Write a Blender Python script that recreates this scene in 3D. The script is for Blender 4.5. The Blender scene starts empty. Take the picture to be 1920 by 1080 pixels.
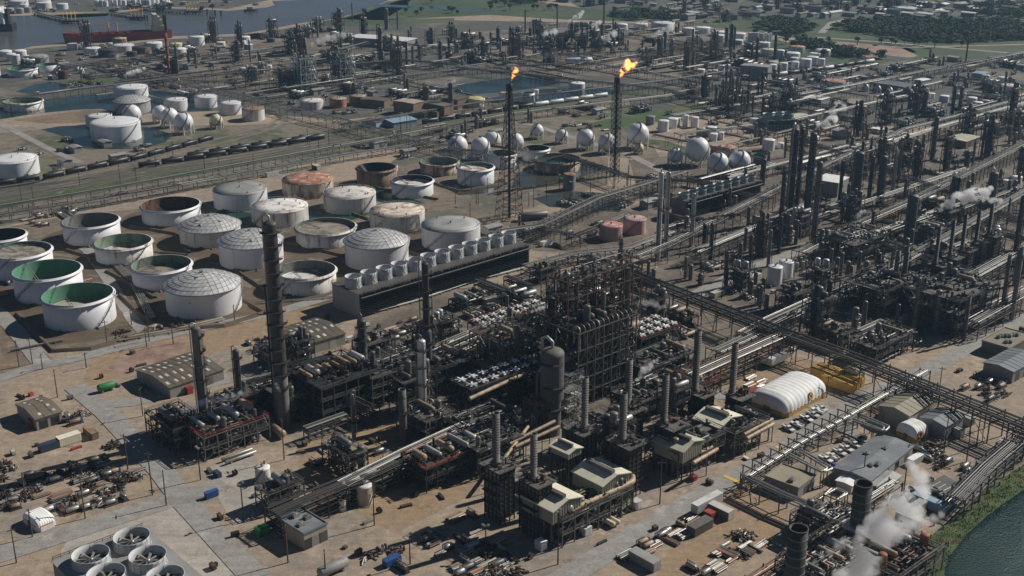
import bpy, math, random
from math import sin, cos, pi, radians, hypot, atan2
from mathutils import Vector, noise as mnoise
R = random.Random(7)
SC = bpy.context.scene
COL = SC.collection

# ------------------------------------------------------------------ camera, sky, sun, exposure
F, PIT, H = 2230.0, radians(20), 200.0
cam = bpy.data.cameras.new('camera')
camo = bpy.data.objects.new('camera', cam)
COL.objects.link(camo)
camo.location = (0, 0, H)
camo.rotation_euler = (pi/2 - PIT, 0, 0)
cam.sensor_width = 36
cam.lens = F/1920*36
cam.clip_start = 1
cam.clip_end = 40000
SC.camera = camo
SUN_EL, SUN_AZ = radians(37), radians(28)      # azimuth from +X towards +Y
W = bpy.data.worlds.new('World')
SC.world = W
W.use_nodes = True
_nt = W.node_tree
_bg = _nt.nodes['Background']
_sky = _nt.nodes.new('ShaderNodeTexSky')
_sky.sky_type = 'NISHITA'
_sky.sun_disc = False
_sky.sun_elevation = SUN_EL
_sky.sun_rotation = pi/2 - SUN_AZ
_sky.air_density = 0.4
_sky.dust_density = 0.15
_nt.links.new(_sky.outputs[0], _bg.inputs[0])
_bg.inputs[1].default_value = 0.05
sl = bpy.data.lights.new('sun', 'SUN')
sl.energy = 5.0
sl.angle = radians(0.5)
sl.color = (1, 0.95, 0.87)
so = bpy.data.objects.new('sun', sl)
COL.objects.link(so)
so.rotation_euler = Vector((-cos(SUN_EL)*cos(SUN_AZ), -cos(SUN_EL)*sin(SUN_AZ), -sin(SUN_EL))).to_track_quat('-Z', 'Y').to_euler()
SC.view_settings.view_transform = 'Standard'
SC.view_settings.look = 'None'
SC.view_settings.gamma = 1
SC.view_settings.exposure = -0.15
SC.cycles.max_bounces = 10
SC.cycles.diffuse_bounces = 2
SC.cycles.glossy_bounces = 2
SC.cycles.volume_bounces = 8
SC.cycles.transparent_max_bounces = 6
SC.cycles.volume_step_rate = 1
SC.cycles.volume_max_steps = 96
SC.cycles.caustics_reflective = False
SC.cycles.caustics_refractive = False

# ------------------------------------------------------------------ measuring the photo on the ground
def ray(px, py):
    x = (px-960)/F; y = -(py-540)/F
    return x, cos(PIT)+y*sin(PIT), -sin(PIT)+y*cos(PIT)
def G(px, py, z=0.0):
    d = ray(px, py); t = (z-H)/d[2]
    return d[0]*t, d[1]*t
def atY(px, py, Y):
    d = ray(px, py); t = Y/d[1]
    return Vector((d[0]*t, Y, H+d[2]*t))
def topz(Y, py):
    k = (540-py)/F
    return H + Y*(k*cos(PIT)-sin(PIT))/(cos(PIT)+k*sin(PIT))
def ppm(Y, z=0):
    return F/(Y*cos(PIT)-(z-H)*sin(PIT))
def PX(X, Y, z=0):
    dep = Y*cos(PIT)-(z-H)*sin(PIT)
    return 960+F*X/dep, 540-F*(Y*sin(PIT)+(z-H)*cos(PIT))/dep
UA = radians(42)                                 # the plant's street grid

# ------------------------------------------------------------------ materials
MATS = {}
def mat(name, c, rough=0.7, metal=0.0, amt=0.3, sc=0.25, c2=None, c2amt=0.5, sc2=0.08, stretch=None, var=0.25, bump=0.0, stain=None):
    """base colour c broken by fine noise; patches of c2 where a second noise passes a threshold (wear, stains, rust)"""
    m = bpy.data.materials.new(name); m.use_nodes = True
    nt = m.node_tree; N = nt.nodes; L = nt.links
    b = N['Principled BSDF']
    b.inputs['Roughness'].default_value = rough
    b.inputs['Metallic'].default_value = metal
    geo = N.new('ShaderNodeNewGeometry')
    src = geo.outputs['Position']
    if stretch:
        mp = N.new('ShaderNodeMapping'); mp.inputs['Scale'].default_value = stretch
        L.new(src, mp.inputs[0]); src2 = mp.outputs[0]
    else: src2 = src
    n1 = N.new('ShaderNodeTexNoise'); n1.inputs['Scale'].default_value = sc; n1.inputs['Detail'].default_value = 6; n1.inputs['Roughness'].default_value = 0.65
    L.new(src, n1.inputs['Vector'])
    mr = N.new('ShaderNodeMapRange'); mr.inputs[1].default_value = 0.25; mr.inputs[2].default_value = 0.75
    mr.inputs[3].default_value = 1-amt; mr.inputs[4].default_value = 1+amt
    L.new(n1.outputs[0], mr.inputs[0])
    val = mr.outputs[0]
    if var:
        oi = N.new('ShaderNodeObjectInfo')
        mr2 = N.new('ShaderNodeMapRange'); mr2.inputs[3].default_value = 1-var; mr2.inputs[4].default_value = 1+var
        L.new(oi.outputs['Random'], mr2.inputs[0])
        mu = N.new('ShaderNodeMath'); mu.operation = 'MULTIPLY'
        L.new(val, mu.inputs[0]); L.new(mr2.outputs[0], mu.inputs[1]); val = mu.outputs[0]
    colr = N.new('ShaderNodeRGB'); colr.outputs[0].default_value = (*c, 1)
    out = colr.outputs[0]
    if c2:
        n2 = N.new('ShaderNodeTexNoise'); n2.inputs['Scale'].default_value = sc2; n2.inputs['Detail'].default_value = 7; n2.inputs['Roughness'].default_value = 0.7
        L.new(src2, n2.inputs['Vector'])
        rp = N.new('ShaderNodeMapRange'); rp.inputs[1].default_value = 0.62-0.25*c2amt; rp.inputs[2].default_value = 0.74-0.25*c2amt
        L.new(n2.outputs[0], rp.inputs[0])
        mx = N.new('ShaderNodeMix'); mx.data_type = 'RGBA'
        L.new(rp.outputs[0], mx.inputs[0]); L.new(out, mx.inputs[6]); mx.inputs[7].default_value = (*c2, 1)
        out = mx.outputs[2]
    if stain:
        n5 = N.new('ShaderNodeTexNoise'); n5.inputs['Scale'].default_value = 1.7; n5.inputs['Detail'].default_value = 3; L.new(src, n5.inputs['Vector'])
        r5 = N.new('ShaderNodeMapRange'); r5.inputs[1].default_value = 0.3; r5.inputs[2].default_value = 0.7; r5.inputs[3].default_value = 0.82; r5.inputs[4].default_value = 1.16; L.new(n5.outputs[0], r5.inputs[0])
        rt = N.new('ShaderNodeMapping'); rt.inputs['Rotation'].default_value = (0, 0, -radians(42)); rt.inputs['Scale'].default_value = (0.035, 1.1, 1); L.new(src, rt.inputs[0])
        n6 = N.new('ShaderNodeTexNoise'); n6.inputs['Scale'].default_value = 0.6; n6.inputs['Detail'].default_value = 3; L.new(rt.outputs[0], n6.inputs['Vector'])
        r6 = N.new('ShaderNodeMapRange'); r6.inputs[1].default_value = 0.35; r6.inputs[2].default_value = 0.65; r6.inputs[3].default_value = 0.93; r6.inputs[4].default_value = 1.05; L.new(n6.outputs[0], r6.inputs[0])
        m56 = N.new('ShaderNodeMath'); m56.operation = 'MULTIPLY'; L.new(r5.outputs[0], m56.inputs[0]); L.new(r6.outputs[0], m56.inputs[1])
        m57 = N.new('ShaderNodeMath'); m57.operation = 'MULTIPLY'; L.new(m56.outputs[0], m57.inputs[0]); L.new(val, m57.inputs[1]); val = m57.outputs[0]
        n3 = N.new('ShaderNodeTexNoise'); n3.inputs['Scale'].default_value = 0.11; n3.inputs['Detail'].default_value = 8; n3.inputs['Roughness'].default_value = 0.75; n3.inputs['Distortion'].default_value = 0.6
        L.new(src, n3.inputs['Vector'])
        r3 = N.new('ShaderNodeMapRange'); r3.inputs[1].default_value = 0.56; r3.inputs[2].default_value = 0.66; r3.inputs[4].default_value = stain
        L.new(n3.outputs[0], r3.inputs[0])
        m3 = N.new('ShaderNodeMix'); m3.data_type = 'RGBA'; L.new(r3.outputs[0], m3.inputs[0]); L.new(out, m3.inputs[6]); m3.inputs[7].default_value = (c[0]*0.42, c[1]*0.4, c[2]*0.38, 1); out = m3.outputs[2]
        n4 = N.new('ShaderNodeTexNoise'); n4.inputs['Scale'].default_value = 0.06; n4.inputs['Detail'].default_value = 8; n4.inputs['Roughness'].default_value = 0.7
        L.new(src, n4.inputs['Vector'])
        r4 = N.new('ShaderNodeMapRange'); r4.inputs[1].default_value = 0.57; r4.inputs[2].default_value = 0.64; r4.inputs[4].default_value = 0.7
        L.new(n4.outputs[0], r4.inputs[0])
        m4 = N.new('ShaderNodeMix'); m4.data_type = 'RGBA'; L.new(r4.outputs[0], m4.inputs[0]); L.new(out, m4.inputs[6]); m4.inputs[7].default_value = (min(0.5, c[0]*1.35), min(0.46, c[1]*1.4), min(0.42, c[2]*1.5), 1); out = m4.outputs[2]
    sca = N.new('ShaderNodeVectorMath'); sca.operation = 'SCALE'
    L.new(out, sca.inputs[0]); L.new(val, sca.inputs['Scale'])
    L.new(sca.outputs[0], b.inputs['Base Color'])
    if bump:
        bp = N.new('ShaderNodeBump'); bp.inputs['Strength'].default_value = bump; bp.inputs['Distance'].default_value = 0.4
        L.new(n1.outputs[0], bp.inputs['Height']); L.new(bp.outputs[0], b.inputs['Normal'])
    MATS[name] = m
    return m
V3 = (1, 1, 0.12)
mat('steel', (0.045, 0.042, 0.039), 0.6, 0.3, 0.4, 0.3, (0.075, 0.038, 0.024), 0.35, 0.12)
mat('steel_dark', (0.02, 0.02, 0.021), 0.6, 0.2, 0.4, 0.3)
mat('steel_grey', (0.145, 0.137, 0.126), 0.55, 0.3, 0.3, 0.3, (0.13, 0.08, 0.05), 0.25, 0.15)
mat('steel_rust', (0.085, 0.047, 0.032), 0.75, 0.1, 0.4, 0.3)
mat('galv', (0.36, 0.36, 0.34), 0.4, 0.6, 0.25, 0.3)
mat('pipe_light', (0.40, 0.39, 0.365), 0.45, 0.4, 0.3, 0.1, (0.2, 0.17, 0.14), 0.35, 0.08)
mat('pipe_mid', (0.24, 0.235, 0.22), 0.5, 0.3, 0.3, 0.1, (0.12, 0.10, 0.085), 0.4, 0.1)
mat('pipe_grey', (0.13, 0.125, 0.115), 0.5, 0.3, 0.3, 0.1)
mat('pipe_dark', (0.035, 0.033, 0.031), 0.6, 0.2, 0.3, 0.1)
mat('pipe_tan', (0.36, 0.275, 0.18), 0.6, 0.1, 0.25, 0.1, (0.28, 0.16, 0.09), 0.4, 0.15)
mat('pipe_rust', (0.30, 0.13, 0.06), 0.7, 0.1, 0.3, 0.2)
mat('white_tank', (0.72, 0.72, 0.73), 0.5, 0, 0.06, 0.05, (0.58, 0.57, 0.55), 0.3, 0.25, V3, 0.07)
mat('white_worn', (0.66, 0.64, 0.60), 0.6, 0, 0.12, 0.1, (0.30, 0.21, 0.15), 0.42, 0.35, V3, 0.1)
mat('white_rust', (0.58, 0.53, 0.46), 0.7, 0, 0.15, 0.1, (0.26, 0.14, 0.075), 0.75, 0.22, (1, 1, 0.25), 0.1)
mat('rust_tank', (0.30, 0.20, 0.13), 0.8, 0, 0.3, 0.12, (0.14, 0.08, 0.05), 0.6, 0.2, V3, 0.1)
mat('orange_tank', (0.36, 0.14, 0.06), 0.7, 0, 0.3, 0.12, (0.5, 0.42, 0.36), 0.3, 0.15, (1, 1, 4), 0.1)
mat('brown_tank', (0.19, 0.135, 0.095), 0.8, 0, 0.25, 0.15)
mat('dark_tank', (0.05, 0.048, 0.05), 0.6, 0, 0.3, 0.15)
mat('navy_tank', (0.035, 0.05, 0.09), 0.6, 0, 0.2, 0.15)
mat('maroon_tank', (0.13, 0.03, 0.03), 0.6, 0, 0.2, 0.15)
mat('pink_tank', (0.52, 0.35, 0.33), 0.6, 0, 0.15, 0.12, (0.45, 0.2, 0.17), 0.4, 0.2, V3, 0.05)
mat('pink_roof', (0.48, 0.17, 0.15), 0.6, 0, 0.2, 0.2, (0.55, 0.36, 0.33), 0.5, 0.15)
mat('grey_tank', (0.30, 0.30, 0.29), 0.6, 0, 0.2, 0.1, (0.2, 0.16, 0.13), 0.4, 0.2, V3)
mat('cream_tank', (0.6, 0.55, 0.42), 0.6, 0, 0.15, 0.1, (0.45, 0.36, 0.22), 0.4, 0.2, V3)
mat('yellow_dome', (0.5, 0.42, 0.2), 0.6, 0, 0.15, 0.2)
mat('grey_roof', (0.36, 0.36, 0.35), 0.6, 0.2, 0.15, 0.06, (0.28, 0.27, 0.26), 0.5, 0.1)
mat('white_roof', (0.66, 0.65, 0.62), 0.6, 0, 0.12, 0.1, (0.36, 0.24, 0.17), 0.5, 0.25)
mat('rust_roof', (0.36, 0.15, 0.08), 0.8, 0, 0.25, 0.2, (0.5, 0.40, 0.34), 0.5, 0.2)
mat('mixed_roof', (0.55, 0.47, 0.39), 0.8, 0, 0.2, 0.15, (0.17, 0.11, 0.075), 0.55, 0.18)
mat('green_in', (0.10, 0.27, 0.17), 0.6, 0, 0.12, 0.1, (0.16, 0.32, 0.22), 0.4, 0.2, V3, 0.1)
mat('pale_green_in', (0.20, 0.28, 0.20), 0.7, 0, 0.2, 0.1, (0.16, 0.15, 0.1), 0.5, 0.2, V3, 0.1)
mat('grey_in', (0.17, 0.19, 0.165), 0.7, 0, 0.2, 0.1, (0.1, 0.09, 0.07), 0.4, 0.2, V3, 0.1)
mat('teal_in', (0.10, 0.20, 0.20), 0.7, 0, 0.2, 0.1, None, 0, 0, None, 0.1)
mat('rust_in', (0.17, 0.075, 0.03), 0.8, 0, 0.4, 0.2, (0.02, 0.02, 0.025), 0.7, 0.2, V3, 0.1)
mat('black_in', (0.02, 0.022, 0.03), 0.7, 0, 0.3, 0.2)
mat('float_roof', (0.30, 0.27, 0.22), 0.85, 0, 0.3, 0.15, (0.14, 0.12, 0.09), 0.55, 0.12)
mat('float_white', (0.6, 0.6, 0.58), 0.8, 0, 0.2, 0.15, (0.3, 0.15, 0.09), 0.55, 0.12)
for i, v in enumerate((0.50, 0.60, 0.68)):
    mat('dome_panel_%d' % i, (v, v, v*0.99), 0.5, 0.25, 0.12, 0.15, None, 0, 0, None, 0.03)
mat('dome_dark', (0.10, 0.10, 0.10), 0.5, 0.4, 0.1)
mat('sphere', (0.76, 0.76, 0.77), 0.45, 0, 0.05, 0.1, (0.62, 0.6, 0.57), 0.25, 0.2, V3, 0.05)
mat('concrete', (0.34, 0.31, 0.27), 0.9, 0, 0.2, 0.15, (0.24, 0.21, 0.18), 0.5, 0.06, stain=0.6)
mat('ground', (0.345, 0.268, 0.195), 0.95, 0, 0.3, 0.3, (0.265, 0.225, 0.185), 0.6, 0.025, None, 0, stain=0.75)
mat('soil', (0.23, 0.165, 0.11), 0.95, 0, 0.3, 0.25, (0.15, 0.115, 0.08), 0.6, 0.03, None, 0, stain=0.5)
mat('bund', (0.125, 0.088, 0.055), 0.9, 0, 0.3, 0.15, (0.085, 0.07, 0.055), 0.5, 0.04, None, 0)
mat('orange_soil', (0.32, 0.225, 0.14), 0.95, 0, 0.25, 0.3, (0.27, 0.2, 0.14), 0.5, 0.06, None, 0, stain=0.6)
mat('pink_soil', (0.33, 0.225, 0.175), 0.95, 0, 0.25, 0.25, (0.22, 0.13, 0.10), 0.6, 0.05, None, 0, stain=0.6)
mat('road', (0.30, 0.285, 0.265), 0.9, 0, 0.22, 0.3, (0.245, 0.228, 0.208), 0.4, 0.05, None, 0, stain=0.35)
mat('asphalt', (0.12, 0.115, 0.11), 0.9, 0, 0.25, 0.3, (0.18, 0.165, 0.15), 0.5, 0.05, None, 0)
mat('dark_yard', (0.13, 0.105, 0.082), 0.95, 0, 0.35, 0.3, (0.22, 0.18, 0.14), 0.6, 0.03, None, 0, stain=0.6)
mat('far_yard', (0.085, 0.084, 0.072), 0.95, 0, 0.4, 0.12, (0.21, 0.175, 0.135), 0.36, 0.012, None, 0, stain=0.4)
mat('bund_floor', (0.20, 0.155, 0.112), 0.9, 0, 0.35, 0.2, (0.095, 0.10, 0.078), 0.55, 0.03, None, 0, stain=0.6)
mat('rail_yard', (0.20, 0.165, 0.125), 0.95, 0, 0.35, 0.2, (0.085, 0.095, 0.05), 0.62, 0.02, None, 0, stain=0.6)
mat('ballast', (0.20, 0.175, 0.145), 0.95, 0, 0.3, 0.4, (0.12, 0.11, 0.095), 0.5, 0.05, None, 0)
mat('rail', (0.12, 0.105, 0.09), 0.7, 0, 0.2)
mat('grass', (0.05, 0.09, 0.024), 0.95, 0, 0.4, 0.25, (0.12, 0.115, 0.05), 0.55, 0.03, None, 0)
mat('meadow', (0.042, 0.068, 0.026), 0.95, 0, 0.35, 0.05, (0.085, 0.10, 0.045), 0.55, 0.006, None, 0)
mat('leaf', (0.027, 0.052, 0.02), 0.9, 0, 0.5, 0.3, (0.045, 0.08, 0.028), 0.5, 0.15, None, 0.3)
mat('trunk', (0.10, 0.075, 0.05), 0.9, 0, 0.3)
mat('red', (0.32, 0.045, 0.03), 0.6, 0, 0.25, 0.3)
mat('hull_red', (0.21, 0.028, 0.026), 0.55, 0, 0.25, 0.05, (0.2, 0.03, 0.025), 0.5, 0.05)
mat('orange', (0.62, 0.22, 0.03), 0.6, 0, 0.2, 0.3)
mat('yellow', (0.62, 0.38, 0.075), 0.6, 0, 0.15, 0.3)
mat('blue', (0.03, 0.09, 0.28), 0.6, 0, 0.2, 0.3)
mat('pale_blue', (0.30, 0.42, 0.52), 0.6, 0, 0.15, 0.3)
mat('green', (0.03, 0.20, 0.06), 0.6, 0, 0.2, 0.3)
mat('white', (0.75, 0.75, 0.73), 0.5, 0, 0.08, 0.3, (0.55, 0.52, 0.48), 0.3, 0.15)
mat('offwhite', (0.55, 0.53, 0.48), 0.6, 0, 0.12, 0.3)
mat('cream', (0.68, 0.645, 0.50), 0.65, 0, 0.12, 0.2, (0.56, 0.52, 0.40), 0.4, 0.12)
mat('cream_wall', (0.34, 0.33, 0.25), 0.7, 0, 0.15, 0.2, (0.22, 0.20, 0.15), 0.4, 0.2, V3)
mat('brown_roof', (0.155, 0.13, 0.095), 0.6, 0.1, 0.15, 0.1, (0.19, 0.165, 0.125), 0.5, 0.06)
mat('tan_roof', (0.25, 0.225, 0.165), 0.6, 0.1, 0.15, 0.1, (0.20, 0.18, 0.14), 0.5, 0.06)
mat('slate_roof', (0.155, 0.17, 0.185), 0.6, 0.1, 0.15, 0.12, (0.22, 0.23, 0.235), 0.45, 0.1)
mat('shed_wall', (0.33, 0.32, 0.30), 0.7, 0, 0.15, 0.2)
mat('brown_wall', (0.215, 0.15, 0.10), 0.7, 0, 0.15, 0.2)
mat('tan_wall', (0.40, 0.35, 0.27), 0.8, 0, 0.15, 0.2, (0.25, 0.2, 0.15), 0.35, 0.2, V3)
mat('timber_dark', (0.035, 0.04, 0.045), 0.8, 0, 0.4, 0.3)
mat('fan_white', (0.52, 0.53, 0.53), 0.6, 0, 0.1, 0.2, (0.45, 0.44, 0.42), 0.4, 0.25, V3, 0.06)
mat('glass', (0.03, 0.035, 0.04), 0.15, 0, 0.2)
mat('tyre', (0.02, 0.02, 0.02), 0.9, 0, 0.2)
mat('wood', (0.09, 0.065, 0.045), 0.9, 0, 0.3)
mat('tent_white', (0.74, 0.74, 0.72), 0.7, 0, 0.08, 0.4, (0.6, 0.58, 0.52), 0.4, 0.15)
mat('black_car', (0.022, 0.022, 0.024), 0.45, 0.1, 0.3, 0.3, (0.05, 0.04, 0.035), 0.4, 0.2)
mat('steel_pale', (0.30, 0.34, 0.34), 0.55, 0.2, 0.2, 0.3)
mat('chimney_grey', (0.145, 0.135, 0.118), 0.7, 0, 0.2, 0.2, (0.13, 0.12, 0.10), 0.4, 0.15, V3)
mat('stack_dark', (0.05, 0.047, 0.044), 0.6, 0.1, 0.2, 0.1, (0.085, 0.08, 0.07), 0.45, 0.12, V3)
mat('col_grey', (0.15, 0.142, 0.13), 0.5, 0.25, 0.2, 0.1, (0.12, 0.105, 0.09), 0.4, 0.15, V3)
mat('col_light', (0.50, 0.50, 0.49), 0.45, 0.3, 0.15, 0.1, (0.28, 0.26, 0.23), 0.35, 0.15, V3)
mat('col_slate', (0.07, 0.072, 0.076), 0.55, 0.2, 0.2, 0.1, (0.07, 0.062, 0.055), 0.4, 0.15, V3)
mat('stack_green', (0.032, 0.042, 0.035), 0.6, 0.1, 0.2, 0.2, (0.07, 0.06, 0.05), 0.4, 0.2, V3)
def water(name, c, rough=0.12, sc=0.5, bump=0.3):
    m = mat(name, c, rough, 0, 0.25, 0.01, None, 0, 0, None, 0)
    N = m.node_tree.nodes; L = m.node_tree.links; b = N['Principled BSDF']
    b.inputs['IOR'].default_value = 1.33
    n = N.new('ShaderNodeTexNoise'); n.inputs['Scale'].default_value = sc; n.inputs['Detail'].default_value = 4
    g = N.new('ShaderNodeNewGeometry'); L.new(g.outputs['Position'], n.inputs['Vector'])
    bp = N.new('ShaderNodeBump'); bp.inputs['Strength'].default_value = bump; bp.inputs['Distance'].default_value = 0.5
    L.new(n.outputs[0], bp.inputs['Height']); L.new(bp.outputs[0], b.inputs['Normal'])
water('channel_water', (0.085, 0.085, 0.085), 0.25, 0.15, 0.35)
water('pond_water', (0.02, 0.038, 0.033), 0.15, 0.3, 0.15)
water('teal_water', (0.02, 0.06, 0.045), 0.15, 0.3, 0.12)
water('murky_water', (0.05, 0.052, 0.04), 0.2, 0.3, 0.15)
water('lagoon_water', (0.012, 0.035, 0.03), 0.06, 1.3, 1.0)

# ------------------------------------------------------------------ mesh builder
class MB:
    def __init__(s): s.v = []; s.f = []; s.sm = []; s.mi = []; s.cur = 0
    def add(s, vs, fs, smooth=False):
        o = len(s.v); s.v += [tuple(p) for p in vs]
        for f in fs:
            s.f.append(tuple(i+o for i in f)); s.sm.append(smooth); s.mi.append(s.cur)
        return s
    def box(s, c, d, a=0.0):
        x, y, z = d[0]/2, d[1]/2, d[2]/2; ca, sa = cos(a), sin(a)
        vs = [(c[0]+ca*i*x-sa*j*y, c[1]+sa*i*x+ca*j*y, c[2]+k*z) for k in (-1, 1) for j in (-1, 1) for i in (-1, 1)]
        return s.add(vs, [(0, 2, 3, 1), (4, 5, 7, 6), (0, 1, 5, 4), (2, 6, 7, 3), (0, 4, 6, 2), (1, 3, 7, 5)])
    def bx(s, x0, y0, z0, x1, y1, z1): return s.box(((x0+x1)/2, (y0+y1)/2, (z0+z1)/2), (x1-x0, y1-y0, z1-z0))
    def tube(s, p, q, r, n=6, r2=None, cap=True, smooth=True):
        p = Vector(p); q = Vector(q); d = q-p
        if d.length < 1e-5: return s
        d.normalize(); a = d.cross(Vector((0, 0, 1)))
        if a.length < 0.05: a = Vector((1, 0, 0))
        a.normalize(); b = d.cross(a); r2 = r if r2 is None else r2
        vs = []
        for c, rr in ((p, r), (q, r2)):
            for i in range(n):
                t = 2*pi*i/n + pi/n
                vs.append(c + a*(cos(t)*rr) + b*(sin(t)*rr))
        s.add(vs, [(i, i+n, (i+1) % n+n, (i+1) % n) for i in range(n)], smooth and n > 4)
        if cap: s.add(vs[:n], [tuple(range(n))]); s.add(vs[n:], [tuple(range(n-1, -1, -1))])
        return s
    def bar(s, p, q, t): return s.tube(p, q, t*0.707, 4, smooth=False)
    def path(s, pts, r, n=6):
        """one continuous tube along a polyline (mitred rings, so a pipe is one piece)"""
        P = [Vector(p) for p in pts]
        P = [p for i, p in enumerate(P) if i == 0 or (p-P[i-1]).length > 1e-4]
        m = len(P)
        if m < 2: return s
        D = [(P[i+1]-P[i]).normalized() for i in range(m-1)]
        ref = Vector((0.31, 0.17, 0.93))
        vs = []; d0 = D[0]; a = d0.cross(ref).normalized()
        for i in range(m):
            if i == 0: t = D[0]; k = 1
            elif i == m-1: t = D[-1]; k = 1
            else:
                t = D[i-1]+D[i]
                t = D[i].copy() if t.length < 0.05 else t.normalized()
                k = 1/max(0.6, t.dot(D[i]))
            a = a - t*a.dot(t)
            if a.length < 0.05: a = t.cross(Vector((0.9, 0.3, 0.2)))
            a.normalize(); b = t.cross(a)
            for j in range(n):
                w = 2*pi*j/n
                vs.append(P[i] + (a*cos(w)+b*sin(w))*r*(k if 0 < i < m-1 else 1))
        fs = [(i*n+j, i*n+(j+1) % n, (i+1)*n+(j+1) % n, (i+1)*n+j) for i in range(m-1) for j in range(n)]
        s.add(vs, fs, n > 4)
        s.add(vs[:n], [tuple(range(n-1, -1, -1))]); s.add(vs[-n:], [tuple(range(n))])
        return s
    def lathe(s, prof, n=24, c=(0, 0, 0), smooth=True, a0=0.0, a1=2*pi):
        full = abs(a1-a0-2*pi) < 1e-6; m = n if full else n+1
        vs = []
        for r, z in prof:
            for i in range(m):
                t = a0+(a1-a0)*i/n
                vs.append((c[0]+r*cos(t), c[1]+r*sin(t), c[2]+z))
        fs = []
        for k in range(len(prof)-1):
            for i in range(n):
                j = (i+1) % m
                fs.append((k*m+i, k*m+j, (k+1)*m+j, (k+1)*m+i))
        return s.add(vs, fs, smooth)
    def disc(s, r, z, n=24, c=(0, 0)):
        return s.add([(c[0]+r*cos(2*pi*i/n), c[1]+r*sin(2*pi*i/n), z) for i in range(n)], [tuple(range(n))])
    def cap(s, r, z, hgt, n=24, c=(0, 0), k=5):
        """a closed dished top"""
        prof = [(r*cos(pi/2*i/k), z+hgt*sin(pi/2*i/k)) for i in range(k)]
        s.lathe(prof, n, (c[0], c[1], 0))
        o = len(s.v)-n
        s.add([s.v[o+i] for i in range(n)] + [(c[0], c[1], z+hgt)], [(i, (i+1) % n, n) for i in range(n)], True)
        return s
    def ball(s, c, r, n=16, k=10, sq=1.0):
        vs = [(c[0], c[1], c[2]-r*sq)]
        for i in range(1, k):
            t = -pi/2+pi*i/k
            for j in range(n): vs.append((c[0]+r*cos(t)*cos(2*pi*j/n), c[1]+r*cos(t)*sin(2*pi*j/n), c[2]+r*sq*sin(t)))
        vs.append((c[0], c[1], c[2]+r*sq)); e = len(vs)-1
        fs = [(0, 1+(j+1) % n, 1+j) for j in range(n)]
        for i in range(k-2):
            for j in range(n): fs.append((1+i*n+j, 1+i*n+(j+1) % n, 1+(i+1)*n+(j+1) % n, 1+(i+1)*n+j))
        fs += [(1+(k-2)*n+j, 1+(k-2)*n+(j+1) % n, e) for j in range(n)]
        return s.add(vs, fs, True)
    def drum(s, p, q, r, n=12):
        """a horizontal vessel with dished ends"""
        p = Vector(p); q = Vector(q); d = (q-p).normalized()
        a = d.cross(Vector((0, 0, 1)))
        if a.length < 0.05: a = Vector((1, 0, 0))
        a.normalize(); b = d.cross(a)
        rings = [(p-d*r*0.45, r*0.02), (p-d*r*0.38, r*0.5), (p-d*r*0.2, r*0.85), (p, r), (q, r), (q+d*r*0.2, r*0.85), (q+d*r*0.38, r*0.5), (q+d*r*0.45, r*0.02)]
        vs = [c + (a*cos(2*pi*i/n)+b*sin(2*pi*i/n))*rr for c, rr in rings for i in range(n)]
        return s.add(vs, [(k*n+i, k*n+(i+1) % n, (k+1)*n+(i+1) % n, (k+1)*n+i) for k in range(7) for i in range(n)], True)
    def prism(s, pts, z0, z1):
        n = len(pts); vs = [(x, y, z0) for x, y in pts]+[(x, y, z1) for x, y in pts]
        return s.add(vs, [tuple(range(n-1, -1, -1)), tuple(range(n, 2*n))]+[(i, (i+1) % n, (i+1) % n+n, i+n) for i in range(n)])
    def obj(s, name, m, parent=None, loc=(0, 0, 0), rz=0.0):
        me = bpy.data.meshes.new(name)
        me.from_pydata(s.v, [], s.f)
        ms = m if isinstance(m, (list, tuple)) else [m]
        for x in ms: me.materials.append(MATS[x])
        me.polygons.foreach_set('use_smooth', s.sm)
        if len(ms) > 1: me.polygons.foreach_set('material_index', s.mi)
        me.update()
        o = bpy.data.objects.new(name, me); COL.objects.link(o)
        if parent: o.parent = parent
        else: o.location = loc; o.rotation_euler = (0, 0, rz)
        return o

# ------------------------------------------------------------------ things, labels and room on the ground
THINGS = []; OCC = []
def thing(name, label, cat, loc, rz=0.0, group=None, near=True, z=0.0):
    o = bpy.data.objects.new(name, None); COL.objects.link(o)
    o.empty_display_size = 2
    o.location = (loc[0], loc[1], z); o.rotation_euler = (0, 0, rz)
    reg(o, label, cat, group, near); return o
def reg(o, label, cat, group=None, near=True):
    o['category'] = cat
    if group: o['group'] = group
    THINGS.append((o, label, near)); return o
def struct(o, kind='structure'): o['kind'] = kind; return o
def dup(root, loc, rz, label, group=None, near=True, s=None, z=0.0):
    r = root.copy(); COL.objects.link(r); r.location = (loc[0], loc[1], z); r.rotation_euler = (0, 0, rz)
    if s: r.scale = s if isinstance(s, tuple) else (s, s, s)
    if group: r['group'] = group
    for ch in root.children:
        c = ch.copy(); COL.objects.link(c); c.parent = r
        for g in ch.children:
            d = g.copy(); COL.objects.link(d); d.parent = c
    THINGS.append((r, label, near)); return r
def occ(x, y, r): OCC.append((x, y, r))
def free(x, y, r):
    for a, b, c in OCC:
        d = r+c
        if abs(x-a) < d and abs(y-b) < d and (x-a)**2+(y-b)**2 < d*d: return False
    return True
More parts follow.
